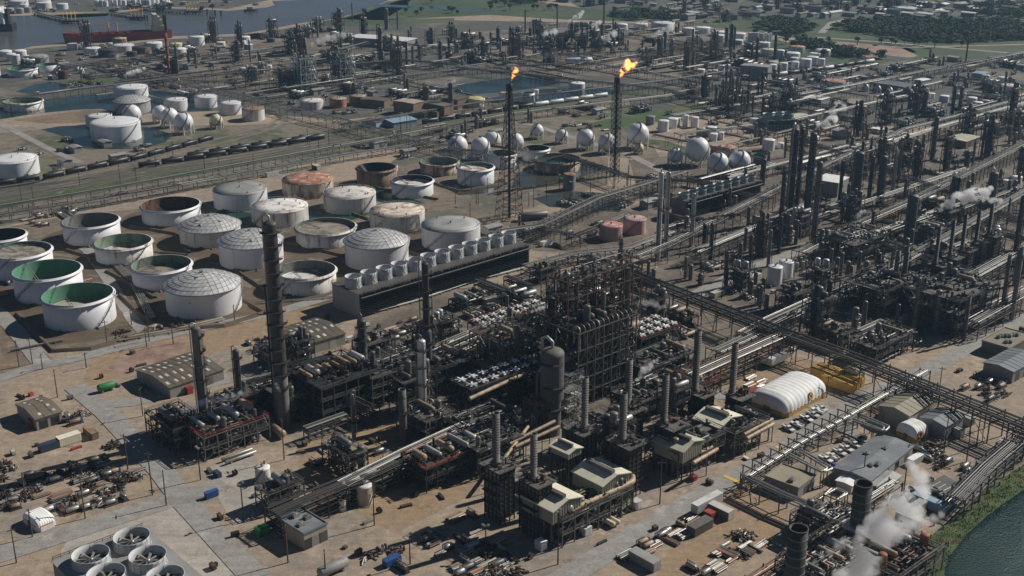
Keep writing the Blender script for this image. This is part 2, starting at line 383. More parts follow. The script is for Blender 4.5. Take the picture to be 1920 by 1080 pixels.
LM = [(155, 585, 'the front green tank'), (507, 620, 'the tall dark stack'), (386, 560, 'the front domed tank'), (815, 510, 'the long cooling tower'),
 (960, 330, 'the left flare tower'), (1160, 260, 'the right flare tower'), (1240, 430, 'the twin pale columns'), (1168, 440, 'the pink tanks'),
 (1028, 720, 'the stout grey vessel'), (1485, 755, 'the big white tent'), (1708, 820, 'the small white tent'), (1645, 865, 'the flat slate roof'),
 (230, 1030, 'the five fan tower'), (345, 700, 'the left brown warehouse'), (580, 630, 'the right brown warehouse'), (570, 990, 'the flat roof pump house'),
 (1100, 940, 'the cream gabled roofs'), (215, 75, 'the red ship'), (1308, 285, 'the largest white sphere'), (318, 225, 'the four sphere cluster'),
 (220, 250, 'the cone roofed pond tank'), (890, 195, 'the yellow domed tank'), (620, 145, 'the pale lattice frames'), (1500, 125, 'the white riverside tanks'),
 (1645, 170, 'the three small spheres'), (1740, 60, 'the dark wood'), (1800, 375, 'the white steam plume'), (1500, 400, 'the paired dark columns'),
 (1460, 520, 'the two rackside tanks'), (1570, 715, 'the yellow containers'), (75, 770, 'the brown roofed shed'), (85, 975, 'the white striped shelter'),
 (1600, 1000, 'the green chimneys'), (1895, 680, 'the roadside workshop'), (1045, 315, 'the wide rusty tank'), (1060, 75, 'the dark smoke'),
 (1380, 200, 'the close column cluster'), (1790, 500, 'the furnace chimney row'), (450, 90, 'the channel bank tanks'), (745, 100, 'the rusty kiln stacks'),
 (930, 65, 'the far column forest'), (620, 280, 'the parked tank cars'), (40, 320, 'the left edge tank'), (60, 140, 'the left bank tanks'), (1780, 940, 'the lagoon bank'),
 (1360, 370, 'the fan topped cooler'), (1120, 600, 'the tall steel bay'), (1390, 960, 'the roadside scrap rows'), (1620, 350, 'the white flat roof'),
 (660, 900, 'the front pipe rack'), (1350, 800, 'the inner gabled roofs'), (690, 720, 'the drum deck'), (1850, 170, 'the right edge tanks'), (400, 820, 'the red drum deck')]
def nearest(o, k=0):
    x, y = PX(o.location.x, o.location.y, 0)
    L = sorted(LM, key=lambda l: (l[0]-x)**2+(1.6*(l[1]-y))**2)[k]
    dx = x-L[0]; dy = (y-L[1])*1.6
    if hypot(dx, dy) < 14: return 'beside '+L[2]
    if abs(dx) > abs(dy): return ('right of ' if dx > 0 else 'left of ')+L[2]
    return ('in front of ' if dy > 0 else 'behind ')+L[2]
ORD = ['leftmost', 'second from left', 'third from left', 'fourth from left', 'fifth from left', 'sixth from left', 'seventh from left', 'eighth from left', 'ninth from left', 'tenth from left']
def finish_labels():
    def put(items):
        d = {}
        for o, l in items: d.setdefault(l, []).append(o)
        return d
    cur = []
    for o, l, nr in THINGS:
        t = l+' '+nearest(o) if nr else l
        cur.append((o, t if len(t.split()) <= 16 else l))
    base = {id(o): (l, nr) for o, l, nr in THINGS}
    d = put(cur); out = []
    for l, os in d.items():
        if len(os) == 1: out.append((os[0], l)); continue
        for o in os:                             # second landmark tells more of them apart
            b, nr = base[id(o)]
            t = l+' and '+nearest(o, 1)
            out.append((o, t if nr and len(t.split()) <= 16 else l))
    d = put(out)
    for l, os in d.items():
        n = len(os)
        if n == 1: os[0]['label'] = l; continue
        os.sort(key=lambda o: PX(o.location.x, o.location.y)[0])
        for i, o in enumerate(os):
            t = l
            if n <= 10:
                pre = 'rightmost' if i == n-1 and n > 1 else ORD[i]
                t = pre+' '+l
                if len(t.split()) > 16: t = pre+' '+base[id(o)][0]+(' '+nearest(o) if base[id(o)][1] else '')
            o['label'] = t if len(t.split()) <= 16 else l
            if 'group' not in o.keys(): o['group'] = o['category']+'s of one kind'
# ------------------------------------------------------------------ sheets on the ground
def sheet(name, pts, z, m, kind='structure', px=True):
    P = [G(*p) for p in pts] if px else pts
    o = MB().add([(x, y, z) for x, y in P], [tuple(range(len(P)))]).obj(name, m)
    n = o.data.polygons[0].normal
    if n.z < 0: o.data.flip_normals()
    o['kind'] = kind
    return o
def strip_pts(P, w):
    L, Rr = [], []
    for i, p in enumerate(P):
        a = Vector(P[max(0, i-1)]); b = Vector(P[min(len(P)-1, i+1)])
        d = (b-a).normalized(); n = Vector((-d.y, d.x))
        L.append(Vector(p)+n*w/2); Rr.append(Vector(p)-n*w/2)
    return L, Rr
def strip(name, pts, w, z, m, px=True):
    P = [G(*p) for p in pts] if px else pts
    L, Rr = strip_pts(P, w); n = len(P)
    o = MB().add([(p.x, p.y, z) for p in L+Rr], [(i, i+n, i+n+1, i+1) for i in range(n-1)]).obj(name, m)
    o['kind'] = 'structure'
    for i in range(n-1):
        a = Vector(P[i]); b = Vector(P[i+1]); k = max(1, int((b-a).length/w))
        for j in range(k+1): q = a.lerp(b, j/k); occ(q.x, q.y, w*0.45)
    return o

# ------------------------------------------------------------------ storage tanks
def place(cx, yb, w):
    x0, y0 = G(cx, yb); d = Vector((x0, y0)).normalized()
    r = w/2/ppm(y0)
    for _ in range(3):
        c = Vector((x0, y0))+d*r; r = w/2/ppm(c.y)
    return c.x, c.y, r
def tank(cx, yb, w, h, kind, shell, roof, label, fl=0.3, group=None, inner='green_in', near=True, extra=None):
    X, Y, r = place(cx, yb, w)
    x0, y0 = G(cx, yb)
    hh = max(2.0, topz(Y-r*0.98, yb-h))
    occ(X, Y, r+1.5)
    n = 56 if w > 60 else 40 if w > 30 else 24
    t = thing('storage_tank', label, 'tank', (X, Y), 0, group, near)
    big = w > 45
    if kind == 'open':
        MB().lathe([(r, 0), (r, hh), (r-0.25, hh)], n).obj('shell', shell, t)
        MB().lathe([(r-0.25, hh), (r-0.25, 0.1)], n).obj('inner_wall', inner, t)
        fz = max(0.6, hh*fl)
        f = MB().disc(r-0.4, fz, n)
        f.lathe([(r-0.42, fz+0.02), (r-0.42, fz+0.7), (r-1.0, fz+0.7), (r-1.0, fz+0.02)], n)
        f.obj('floating_roof', roof, t)
        if big:
            a = 2.6 if extra is None else extra
            p = Vector((cos(a)*(r-0.3), sin(a)*(r-0.3), hh)); q = Vector((cos(a)*r*0.25, sin(a)*r*0.25, fz+0.4))
            s = Vector((-sin(a), cos(a), 0))*0.6; m = MB()
            m.bar(p+s, q+s, 0.2); m.bar(p-s, q-s, 0.2)
            for k in range(12):
                c = p.lerp(q, k/11); m.bar(c+s, c-s, 0.15)
            m.obj('roof_ladder', 'steel_grey', t)
            g = MB().lathe([(r+0.02, hh-1.0), (r+0.9, hh-1.0), (r+0.9, hh-0.8), (r+0.02, hh-0.8)], n); g.obj('wind_girder', shell, t)
    else:
        MB().lathe([(r, 0), (r, hh)], n).obj('shell', shell, t)
        if kind == 'dome':
            dome(r*1.03, hh, r*0.30, t, big)
            MB().lathe([(r+0.01, hh-0.7), (r+0.9, hh-0.1), (r*1.035, hh+0.02)], n).obj('eave_ring', 'galv', t)
        else:
            rise = {'cone': 0.16, 'flat': 0.045, 'cap': 0.24}[kind]*r
            m = MB()
            if kind in ('cap', 'cone'): 
                m.lathe([(r+0.15, hh-0.15), (r+0.15, hh)], n); m.cap(r+0.15, hh, rise, n)
            else:
                m.lathe([(r+0.1, hh-0.3), (r+0.1, hh), (r*0.5, hh+rise*0.55), (0.4, hh+rise)], n); m.disc(0.4, hh+rise, n)
            m.obj('roof', roof, t)
            if w > 24:
                m = MB().lathe([(0.5, 0), (0.5, 1.3)], 8, (0, 0, hh+rise*0.9)).disc(0.5, hh+rise*0.9+1.3, 8)
                m.obj('roof_vent', 'galv', t)
                for k in range(3 if big else 1):
                    a = R.uniform(0, 6.28); rr = r*R.uniform(0.7, 0.9)
                    MB().lathe([(0.35, 0), (0.35, 1.1)], 8, (cos(a)*rr, sin(a)*rr, hh)).disc(0.35, hh+1.1, 8, (cos(a)*rr, sin(a)*rr)).obj('roof_hatch', 'steel_grey', t)
            if w > 34:
                m = MB()
                for k in range(n):
                    a = 2*pi*k/n; b = 2*pi*(k+1)/n; q = r-0.3
                    m.bar((q*cos(a), q*sin(a), hh+1.1), (q*cos(b), q*sin(b), hh+1.1), 0.12)
                    m.bar((q*cos(a), q*sin(a), hh), (q*cos(a), q*sin(a), hh+1.1), 0.1)
                m.obj('handrail', shell if 'worn' in shell or 'rust' in shell else 'galv', t)
    if w > 26:                                    # spiral stair up the shell
        a0 = (-pi/2 + R.choice((-0.9, 0.55, 0.75, 1.1))) if extra is None else extra+2.6
        k = 16; m = MB(); sp = min(1.2, hh*1.15/r)
        P = [(a0+sp*i/k, hh*i/k) for i in range(k+1)]
        m.path([((r+0.55)*cos(a), (r+0.55)*sin(a), z+0.15) for a, z in P], 0.2, 4)
        m.path([((r+0.95)*cos(a), (r+0.95)*sin(a), z+1.15) for a, z in P], 0.1, 4)
        for a, z in P[::2]: m.bar(((r+0.95)*cos(a), (r+0.95)*sin(a), z), ((r+0.95)*cos(a), (r+0.95)*sin(a), z+1.15), 0.1)
        m.obj('stairway', R.choice(('steel_grey', 'pipe_grey', 'galv')), t)
    if big:                                       # nozzles and a fill line at the foot
        for k in range(3):
            a = -pi/2+R.uniform(-1.2, 1.2)
            MB().path([((r-0.1)*cos(a), (r-0.1)*sin(a), 0.9), ((r+2.2)*cos(a), (r+2.2)*sin(a), 0.9), ((r+2.2)*cos(a), (r+2.2)*sin(a), 0.2)], 0.28, 6).obj('nozzle', 'pipe_grey', t)
    return t, X, Y, r, hh
def dome(r, z, rise, t, big):
    """faceted aluminium dome: rings of triangular panels on a spherical cap"""
    K = 7 if big else 4
    S = (r*r+rise*rise)/(2*rise); th = math.asin(min(1, r/S))
    ringp = [[(0, 0, z+rise)]]
    for k in range(1, K+1):
        n = 6*k; ph = th*k/K
        ringp.append([(S*sin(ph)*cos(2*pi*i/n), S*sin(ph)*sin(2*pi*i/n), z+rise-S*(1-cos(ph))) for i in range(n)])
    m = MB(); off = []; 
    for rg in ringp: off.append(len(m.v)); m.v += rg
    seam = MB()
    def tri(a, b, c):
        m.f.append((a, b, c)); m.sm.append(False); m.mi.append(3 if R.random() < 0.012 else R.choice((0, 0, 1, 1, 1, 2)))
    for k in range(1, K+1):
        n = 6*k; pn = 6*(k-1)
        for s in range(6):
            for j in range(k):
                o0 = off[k]+(s*k+j) % n; o1 = off[k]+(s*k+j+1) % n
                i0 = off[k-1]+((s*(k-1)+j) % pn if pn else 0)
                tri(i0, o0, o1)
                if j < k-1: tri(i0, o1, off[k-1]+(s*(k-1)+j+1) % pn)
    m.obj('dome_roof', ['dome_panel_0', 'dome_panel_1', 'dome_panel_2', 'dome_dark'], t)
    if big:
        sp = lambda p: (p[0], p[1], p[2]+0.03)
        for k in range(1, K+1):
            rg = ringp[k]; n = len(rg)
            for i in range(n): seam.bar(sp(rg[i]), sp(rg[(i+1) % n]), 0.11)
            pr = ringp[k-1]
            for s in range(6):
                for j in range(k): seam.bar(sp(rg[s*k+j]), sp(pr[(s*(k-1)+j) % len(pr)]), 0.11)
        seam.obj('dome_struts', 'pipe_grey', t)
        MB().lathe([(0.9, 0), (0.9, 0.8)], 10, (0, 0, z+rise-0.1)).disc(0.9, z+rise+0.7, 10).obj('dome_vent', 'galv', t)

def sphere(cx, cy, rp, label, m='sphere', skirt=False, near=True, group='white pressure spheres'):
    r = 8.0
    for _ in range(6):
        hc = r*(0.35 if skirt else 1.28)
        X, Y = G(cx, cy, hc); r = rp/ppm(Y, hc)
    occ(X, Y, r+1)
    t = thing('pressure_sphere', label, 'tank', (X, Y), 0, group, near)
    n = 32 if rp > 11 else 16
    if skirt:
        mb = MB()
        prof = [(r*cos(a), hc+r*sin(a)) for a in [(-0.3+i*(pi/2+0.29)/9) for i in range(10)]]
        mb.lathe(prof, n); mb.obj('shell', m, t)
        MB().lathe([(r*0.96, 0), (r*0.96, hc-r*0.28)], n).obj('skirt', 'dark_tank', t)
    else:
        MB().ball((0, 0, hc), r, n, n//2).obj('shell', m, t)
        k = 8 if rp > 11 else 6
        for i in range(k):
            a = 2*pi*i/k+0.2
            MB().tube((r*0.97*cos(a), r*0.97*sin(a), 0), (r*0.97*cos(a), r*0.97*sin(a), hc), 0.45, 8).obj('leg', m, t)
        b = MB()
        for i in range(k):
            a = 2*pi*i/k+0.2; c = 2*pi*(i+1)/k+0.2; q = r*0.97
            b.bar((q*cos(a), q*sin(a), 0.5), (q*cos(c), q*sin(c), hc*0.75), 0.14); b.bar((q*cos(c), q*sin(c), 0.5), (q*cos(a), q*sin(a), hc*0.75), 0.14)
        b.obj('bracing', 'steel_grey', t)
    a = R.choice((-1.9, -1.2, -0.8, -2.4)); k = 18
    st = [((r+0.35)*cos(pi/2*0.98*i/k)*cos(a+1.2*i/k), (r+0.35)*cos(pi/2*0.98*i/k)*sin(a+1.2*i/k), hc+(r+0.35)*sin(pi/2*0.98*i/k)) for i in range(k+1)]
    if not skirt: st = [((r+1.6)*cos(a-0.9), (r+1.6)*sin(a-0.9), 0.2)]+st
    MB().path(st, 0.28, 4).obj('stairway', 'steel_grey', t)
    pl = MB().box((0, 0, hc+r+0.25), (2.4, 2.4, 0.2))
    for sx in (-1, 1):
        for sy in (-1, 1): pl.bar((sx*1.1, sy*1.1, hc+r), (sx*1.1, sy*1.1, hc+r+1.3), 0.12)
    pl.obj('top_platform', 'steel_grey', t)
    return t

# ------------------------------------------------------------------ columns and stacks
def platform(mb, r, z, a0, a1, d=1.1):
    n = 10
    mb.lathe([(r+0.03, z), (r+d, z), (r+d, z+0.15), (r+0.03, z+0.15), (r+0.03, z)], n, (0, 0, 0), False, a0, a1)
    mb.lathe([(r+d-0.05, z+0.95), (r+d+0.05, z+1.1), (r+d-0.05, z+1.1)], n, (0, 0, 0), False, a0, a1)
    for i in range(0, n+1, 2):
        a = a0+(a1-a0)*i/n; mb.bar(((r+d)*cos(a), (r+d)*sin(a), z), ((r+d)*cos(a), (r+d)*sin(a), z+1.1), 0.12)
def column(xt, yt, xb, yb, w, label, shell='col_grey', top='cap', plat=None, pipe=True, group=None, near=True, shell2=None, split=0.0, flare=1.0, name='process_column', cat='column', capm=None):
    X, Y = G(xb, yb); h = topz(Y, yt); r = w/2/ppm(Y, h*0.6)
    occ(X, Y, r+1)
    t = thing(name, label, cat, (X, Y), R.uniform(-0.4, 0.4), group, near)
    n = 20 if w > 10 else 12
    zs = h*split
    if shell2:
        MB().lathe([(r*flare, 0), (r*flare, zs), (r, zs+abs(r*flare-r)*1.5+0.01)], n).obj('lower_shell', shell2, t)
    if top == 'cap':
        m = MB().lathe([(r*(flare if not shell2 else 1), zs), (r, h*0.3 if not shell2 else zs+0.02), (r, h-r*0.5)], n); m.cap(r, h-r*0.5, r*0.5, n); m.obj('shell', shell, t)
    else:
        m = MB().lathe([(r*(flare if not shell2 else 1), zs), (r, h*0.45 if not shell2 else zs+0.02), (r, h), (r*0.86, h), (r*0.86, max(zs, h-r*5))], n)
        m.disc(r*0.86, max(zs, h-r*5), n); m.obj('shell', shell, t)
        if capm: MB().lathe([(r+0.02, h-r*0.5), (r+0.12, h-r*0.5), (r+0.12, h+0.1), (r*0.85, h+0.1)], n).obj('rim', capm, t)
    if top == 'ribbed' or top == 'open':
        m = MB(); k = int((h-zs)/(1.1 if top == 'ribbed' else 6))
        for i in range(1, k+1):
            z = zs+(h-zs)*i/(k+0.5); m.lathe([(r+0.01, z-0.12), (r+0.14, z-0.12), (r+0.14, z+0.12), (r+0.01, z+0.12)], n)
        m.obj('rings', shell, t)
    np_ = plat if plat is not None else max(2, int(h/9))
    a = R.uniform(-2.2, -0.2)
    for i in range(np_):
        z = h*(0.18+0.80*(i+0.5)/np_); q = a+R.uniform(-0.6, 0.6); rr = r if not shell2 or z > zs else r*flare
        m = MB(); platform(m, rr, z, q-R.uniform(0.7, 1.7), q+R.uniform(0.7, 1.7), min(1.4, 0.6+r*0.4)); m.obj('platform', 'steel', t)
    if w > 5 and np_:
        rf = r*max(1, flare)
        m = MB(); x, y = (rf+0.7)*cos(a), (rf+0.7)*sin(a)
        for s in (-0.3, 0.3): m.bar((x+s*sin(a), y-s*cos(a), 0.5), (x+s*sin(a), y-s*cos(a), h*0.95), 0.14)
        for k in range(int(h/1.5)): m.bar((x+0.3*sin(a), y-0.3*cos(a), 1+k*1.5), (x-0.3*sin(a), y+0.3*cos(a), 1+k*1.5), 0.1)
        m.obj('ladder', 'steel', t)
    if pipe and top == 'cap':
        for q in range(2 if w > 9 else 1):
            b = a+R.choice((1.9, 2.6, -1.7, -2.4)); pr = max(0.18, r*R.uniform(0.10, 0.2))
            x, y = (r*max(1, flare)+pr+0.3)*cos(b), (r*max(1, flare)+pr+0.3)*sin(b)
            MB().path([(0, 0, h), (0, 0, h+pr*4), (x*0.5, y*0.5, h+pr*6.5), (x, y, h+pr*4), (x, y, 2)] if q == 0 else [((r-0.2)*cos(b), (r-0.2)*sin(b), h*0.7), (x, y, h*0.7), (x, y, 2)], pr, 8).obj('overhead_pipe', R.choice(('pipe_grey', 'pipe_grey', 'pipe_light', 'pipe_dark')), t)
    return t, X, Y, h, r

# ------------------------------------------------------------------ pipework inside a box of space
def pipework(n, x0, y0, z0, x1, y1, z1, rng, rmax=0.32, up=0.35):
    m = MB()
    for _ in range(n):
        p = [rng.uniform(x0, x1), rng.uniform(y0, y1), rng.uniform(z0, z1)]; pts = [tuple(p)]; last = -1
        for k in range(rng.randint(2, 5)):
            ax = 2 if rng.random() < up else rng.choice((0, 1))
            if ax == last: ax = (ax+1) % 3
            last = ax
            lo, hi = ((x0, x1), (y0, y1), (z0, z1))[ax]
            q = rng.uniform(lo, hi); sp = (hi-lo)
            p[ax] = min(hi, max(lo, p[ax]+(q-p[ax])*0.8)); pts.append(tuple(p))
        m.path(pts, rng.uniform(0.12, rmax), 5)
    return m
def clutter(n, x0, y0, x1, y1, z, rng, s=1.0):
    """valves, pumps and small skids standing on a deck"""
    m = MB()
    for _ in range(n):
        x, y = rng.uniform(x0, x1), rng.uniform(y0, y1); k = rng.random()
        if k < 0.35:
            d = rng.uniform(0.5, 1.6)*s; m.box((x, y, z+d*0.5), (rng.uniform(0.5, 2)*s, rng.uniform(0.5, 1.4)*s, d))
        elif k < 0.6: m.tube((x, y, z), (x, y, z+rng.uniform(1, 3)*s), rng.uniform(0.25, 0.6)*s, 7)
        elif k < 0.8: m.drum((x, y, z+0.9*s), (x+rng.uniform(1, 2.5)*s, y, z+0.9*s), rng.uniform(0.3, 0.6)*s, 7)
        else:
            m.path([(x, y, z), (x, y, z+rng.uniform(1, 2.2)*s), (x+rng.uniform(-2, 2)*s, y, z+1.5*s), (x+rng.uniform(-2, 2)*s, y+rng.uniform(-2, 2)*s, z+1.5*s)], 0.16*s, 5)
    return m
def star_fan(p, z, r, x, y, n=6):
    m = MB()
    m.lathe([(r*0.18, z), (r*0.18, z+0.35)], 8, (x, y, 0)).disc(r*0.18, z+0.35, 8, (x, y))
    a0 = R.uniform(0, 1)
    for k in range(n):
        a = a0+2*pi*k/n; c, s = cos(a), sin(a); w0, w1 = 0.12*r, 0.17*r
        m.add([(x+c*r*0.15-s*w0, y+s*r*0.15+c*w0, z+0.30), (x+c*r*0.15+s*w0, y+s*r*0.15-c*w0, z+0.12), (x+c*r*0.9+s*w1, y+s*r*0.9-c*w1, z+0.12), (x+c*r*0.9-s*w1, y+s*r*0.9+c*w1, z+0.30)], [(0, 1, 2, 3)])
    return m.obj('fan', 'white', p)

# ------------------------------------------------------------------ steel process structure: frame, decks, vessels and pipes
def block(loc, nx, ny, bx, by, zs, label, rz=UA, frame='steel', deck='steel_grey', cover=0.5, pipes=14, drums=2, verts=1, brace=0.4, top=None,
          group=None, near=True, seed=0, topm='steel_grey', name='process_structure', th=0.34, rail=True, edge=None, cl=8, pm=('pipe_dark', 'pipe_mid'), vm='col_grey', cat='structure', occr=True):
    rng = random.Random(seed*77+5); LX, LY = nx*bx, ny*by
    t = thing(name, label, cat, loc, rz, group, near)
    if occr:
        ca, sa = cos(rz), sin(rz); st = max(4.0, min(LX, LY)/2)
        i = st/2
        while i < LX+0.1:
            j = st/2
            while j < LY+0.1: occ(loc[0]+ca*i-sa*j, loc[1]+sa*i+ca*j, st*0.75); j += st
            i += st
    m = MB(); H_ = zs[-1]
    for i in range(nx+1):
        for j in range(ny+1): m.bar((i*bx, j*by, 0), (i*bx, j*by, H_), th)
    prev = 0
    for z in zs:
        for j in range(ny+1): m.bar((0, j*by, z), (LX, j*by, z), th*0.9)
        for i in range(nx+1): m.bar((i*bx, 0, z), (i*bx, LY, z), th*0.9)
        for i in range(nx):
            for j in (0, ny):
                if rng.random() < brace: m.bar((i*bx, j*by, prev), ((i+1)*bx, j*by, z), th*0.6)
                if rng.random() < brace*0.5: m.bar(((i+1)*bx, j*by, prev), (i*bx, j*by, z), th*0.6)
        for j in range(ny):
            for i in (0, nx):
                if rng.random() < brace: m.bar((i*bx, j*by, prev), (i*bx, (j+1)*by, z), th*0.6)
        prev = z
    m.obj('steel_frame', frame, t)
    for li, z in enumerate(zs):
        d = MB(); last = li == len(zs)-1
        for i in range(nx):
            for j in range(ny):
                if rng.random() < (cover if not (top in ('fans', 'solid') and last) else 1.0): d.bx(i*bx+0.02, j*by+0.02, z+th*0.5, (i+1)*bx-0.02, (j+1)*by-0.02, z+th*0.5+0.08)
        if d.v: d.obj('deck', topm if last else deck, t)
        if rail:
            g = MB()
            for (p, q) in (((0, 0), (LX, 0)), ((LX, 0), (LX, LY)), ((LX, LY), (0, LY)), ((0, LY), (0, 0))):
                g.bar((p[0], p[1], z+1.3), (q[0], q[1], z+1.3), 0.13); g.bar((p[0], p[1], z+0.8), (q[0], q[1], z+0.8), 0.1)
                k = max(1, int(hypot(q[0]-p[0], q[1]-p[1])/2.5))
                for i in range(k): g.bar((p[0]+(q[0]-p[0])*i/k, p[1]+(q[1]-p[1])*i/k, z), (p[0]+(q[0]-p[0])*i/k, p[1]+(q[1]-p[1])*i/k, z+1.3), 0.1)
            g.obj('guardrail', (edge if last and edge else 'steel_grey'), t)
    zt = H_+th*0.5+0.1
    if top == 'fans':
        k = max(1, int(LX/(min(LY/2, 5)))); rows = max(1, int(LY/5)); s = LX/k; sy = LY/rows
        MB().bx(0.1, 0.1, zt, LX-0.1, LY-0.1, zt+0.6).obj('tube_bundle', 'steel_dark', t)
        for i in range(k):
            for j in range(rows):
                x, y = (i+0.5)*s, (j+0.5)*sy; rr = min(s, sy)*0.44
                MB().lathe([(rr*1.08, zt+0.61), (rr, zt+1.0), (rr*0.97, zt+1.0), (rr*0.97, zt+0.7)], 14, (x, y, 0)).disc(rr*0.97, zt+0.75, 14, (x, y)).obj('fan_ring', 'steel_dark', t)
                star_fan(t, zt+1.1, rr*1.12, x, y)
    for k in range(drums):
        z = rng.choice(zs) if top != 'fans' else rng.choice(zs[:-1] or [0.3])
        if top == 'drums': z = H_
        rr = rng.uniform(0.7, 1.3); ln = min(LY*0.75, rng.uniform(5, 10)); x = (k+0.5)*LX/max(1, drums)
        d = MB().drum((x, LY*0.5-ln/2, z+rr+0.9), (x, LY*0.5+ln/2, z+rr+0.9), rr, 14)
        for s in (-0.3, 0.3): d.box((x, LY*0.5+s*ln, z+0.6), (rr*1.3, 0.5, 1.0))
        d.obj('drum', rng.choice(('col_grey', 'pipe_light', 'pipe_tan', 'steel_grey') if top != 'drums' else ('col_light', 'col_light', 'pipe_tan')), t)
    for k in range(verts):
        rr = rng.uniform(0.8, 1.5); x, y = rng.uniform(rr, LX-rr), rng.uniform(rr, LY-rr); hh = H_*rng.uniform(0.8, 1.25)+2
        if top == 'fans': hh = min(hh, H_-1)
        v = MB().lathe([(rr, 0), (rr, hh)], 14, (x, y, 0)); v.cap(rr, hh, rr*0.5, 14, (x, y)); v.obj('vessel', vm, t)
    if pipes:
        for q, pmx in enumerate(pm):
            a = pipework(max(1, int(pipes*(0.6 if q == 0 else 0.4))), 0, 0, 0.4, LX, LY, H_-0.3 if top in ('fans', 'solid') else H_+1.6, rng)
            o = a.obj('pipework', pmx, t); o['kind'] = 'stuff'
    if cl:
        for z in [0]+zs[:-1]+([H_] if top not in ('fans', 'solid') else []):
            o = clutter(max(3, int(cl*LX*LY/90)), 0.5, 0.5, LX-0.5, LY-0.5, z+th*0.5+0.05, rng).obj('equipment', rng.choice(('pipe_grey', 'steel', 'steel_grey', 'pipe_dark')), t); o['kind'] = 'stuff'
    return t
def blk(px, py, nx, ny, bx, by, zs, label, **k): return block(G(px, py), nx, ny, bx, by, zs, label, **k)

# ------------------------------------------------------------------ pipe racks along a path
def rack(pts, h, w, pipes, label, px_z=None, lv=1, step=7.0, frame='steel_grey', near=False, rmin=0.13, rmax=0.3, group='pipe racks', loops=0.0, mats=None, pxs=True, brace=True, name='pipe_rack', bent=0.38, occr=True, trough=None, stk=None):
    P = [Vector(G(p[0], p[1], h if px_z is None else px_z)) for p in pts] if pxs else [Vector(p) for p in pts]
    rng = random.Random(int(P[0].x*13+P[-1].y)); o = P[0].copy()
    t = thing(name, label, 'pipe rack', (o.x, o.y), 0, group, near)
    Q = [p-o for p in P]; m = MB(); st = []
    for i in range(len(Q)-1):
        d = Q[i+1]-Q[i]; k = max(1, int(d.length/step)); n = Vector((-d.y, d.x)).normalized()
        for j in range(k+(1 if i == len(Q)-2 else 0)):
            c = Q[i]+d*j/k; st.append((c, n))
            if occr: occ(c.x+o.x, c.y+o.y, w*0.5+0.5); e = c+d/(2*k); occ(e.x+o.x, e.y+o.y, w*0.5+0.5)
    zl = [h-0.45-q*2.6 for q in range(lv) if h-q*2.6 > 2]
    pc = None
    for q, (c, n) in enumerate(st):
        a, b = c+n*w/2, c-n*w/2
        m.bar((a.x, a.y, 0), (a.x, a.y, h), bent); m.bar((b.x, b.y, 0), (b.x, b.y, h), bent)
        for z in zl: m.bar((a.x, a.y, z-0.25), (b.x, b.y, z-0.25), bent)
        if pc:
            for z in zl:
                m.bar((*pc[0], z-0.6), (a.x, a.y, z-0.6), bent*0.7); m.bar((*pc[1], z-0.6), (b.x, b.y, z-0.6), bent*0.7)
            if brace and q % 3 == 1 and h > 4:
                m.bar((*pc[0], 0.3), (a.x, a.y, zl[-1]-0.6), bent*0.5); m.bar((*pc[1], zl[-1]-0.6), (b.x, b.y, 0.3), bent*0.5)
        pc = ((a.x, a.y), (b.x, b.y))
    m.obj('rack_frame', frame, t)
    if trough:
        L, Rr = strip_pts(Q, w*0.9); g = MB(); nn = len(Q)
        g.add([(p.x, p.y, h+1.3) for p in L+Rr]+[(p.x, p.y, h+0.1) for p in L+Rr], [(i, i+nn, i+nn+1, i+1) for i in range(nn-1)]+[(i, i+1, i+1+2*nn, i+2*nn) for i in range(nn-1)]+[(i+nn+1, i+nn, i+3*nn, i+1+3*nn) for i in range(nn-1)])
        g.obj('cable_cover', trough, t)
    mats = mats or ('pipe_light', 'pipe_mid', 'pipe_grey', 'pipe_grey', 'pipe_dark', 'pipe_mid')
    for z in zl:
        x = -w/2+0.4; cnt = 0
        while x < w/2-0.3 and cnt < pipes:
            r = rng.uniform(rmin, rmax); x += r; pts3 = []
            for i, c in enumerate(Q):
                a = Q[max(0, i-1)]; b = Q[min(len(Q)-1, i+1)]; dd = (b-a).normalized(); n = Vector((-dd.y, dd.x)); v = c+n*x
                if i and loops and rng.random() < 1.0:
                    pv = Vector(pts3[-1][:2]); ln = (v-pv).length; kk = int(ln/45)
                    for j in range(1, kk+1):
                        if rng.random() < loops:
                            e = pv+(v-pv)*(j/(kk+1)); d2 = (v-pv).normalized()
                            for s, zz in ((-3, 0), (-3, 1), (3, 1), (3, 0)): pts3.append((e.x+d2.x*s, e.y+d2.y*s, z+r+zz*(1.6+x*0.15)))
                pts3.append((v.x, v.y, z+r))
            MB().path(pts3, r, 6 if r > 0.25 else 5).obj('pipe', rng.choice(mats), t)
            x += r+rng.uniform(0.15, max(0.25, 1.7*((w-1)/max(1, pipes)-2*r))); cnt += 1
    return t
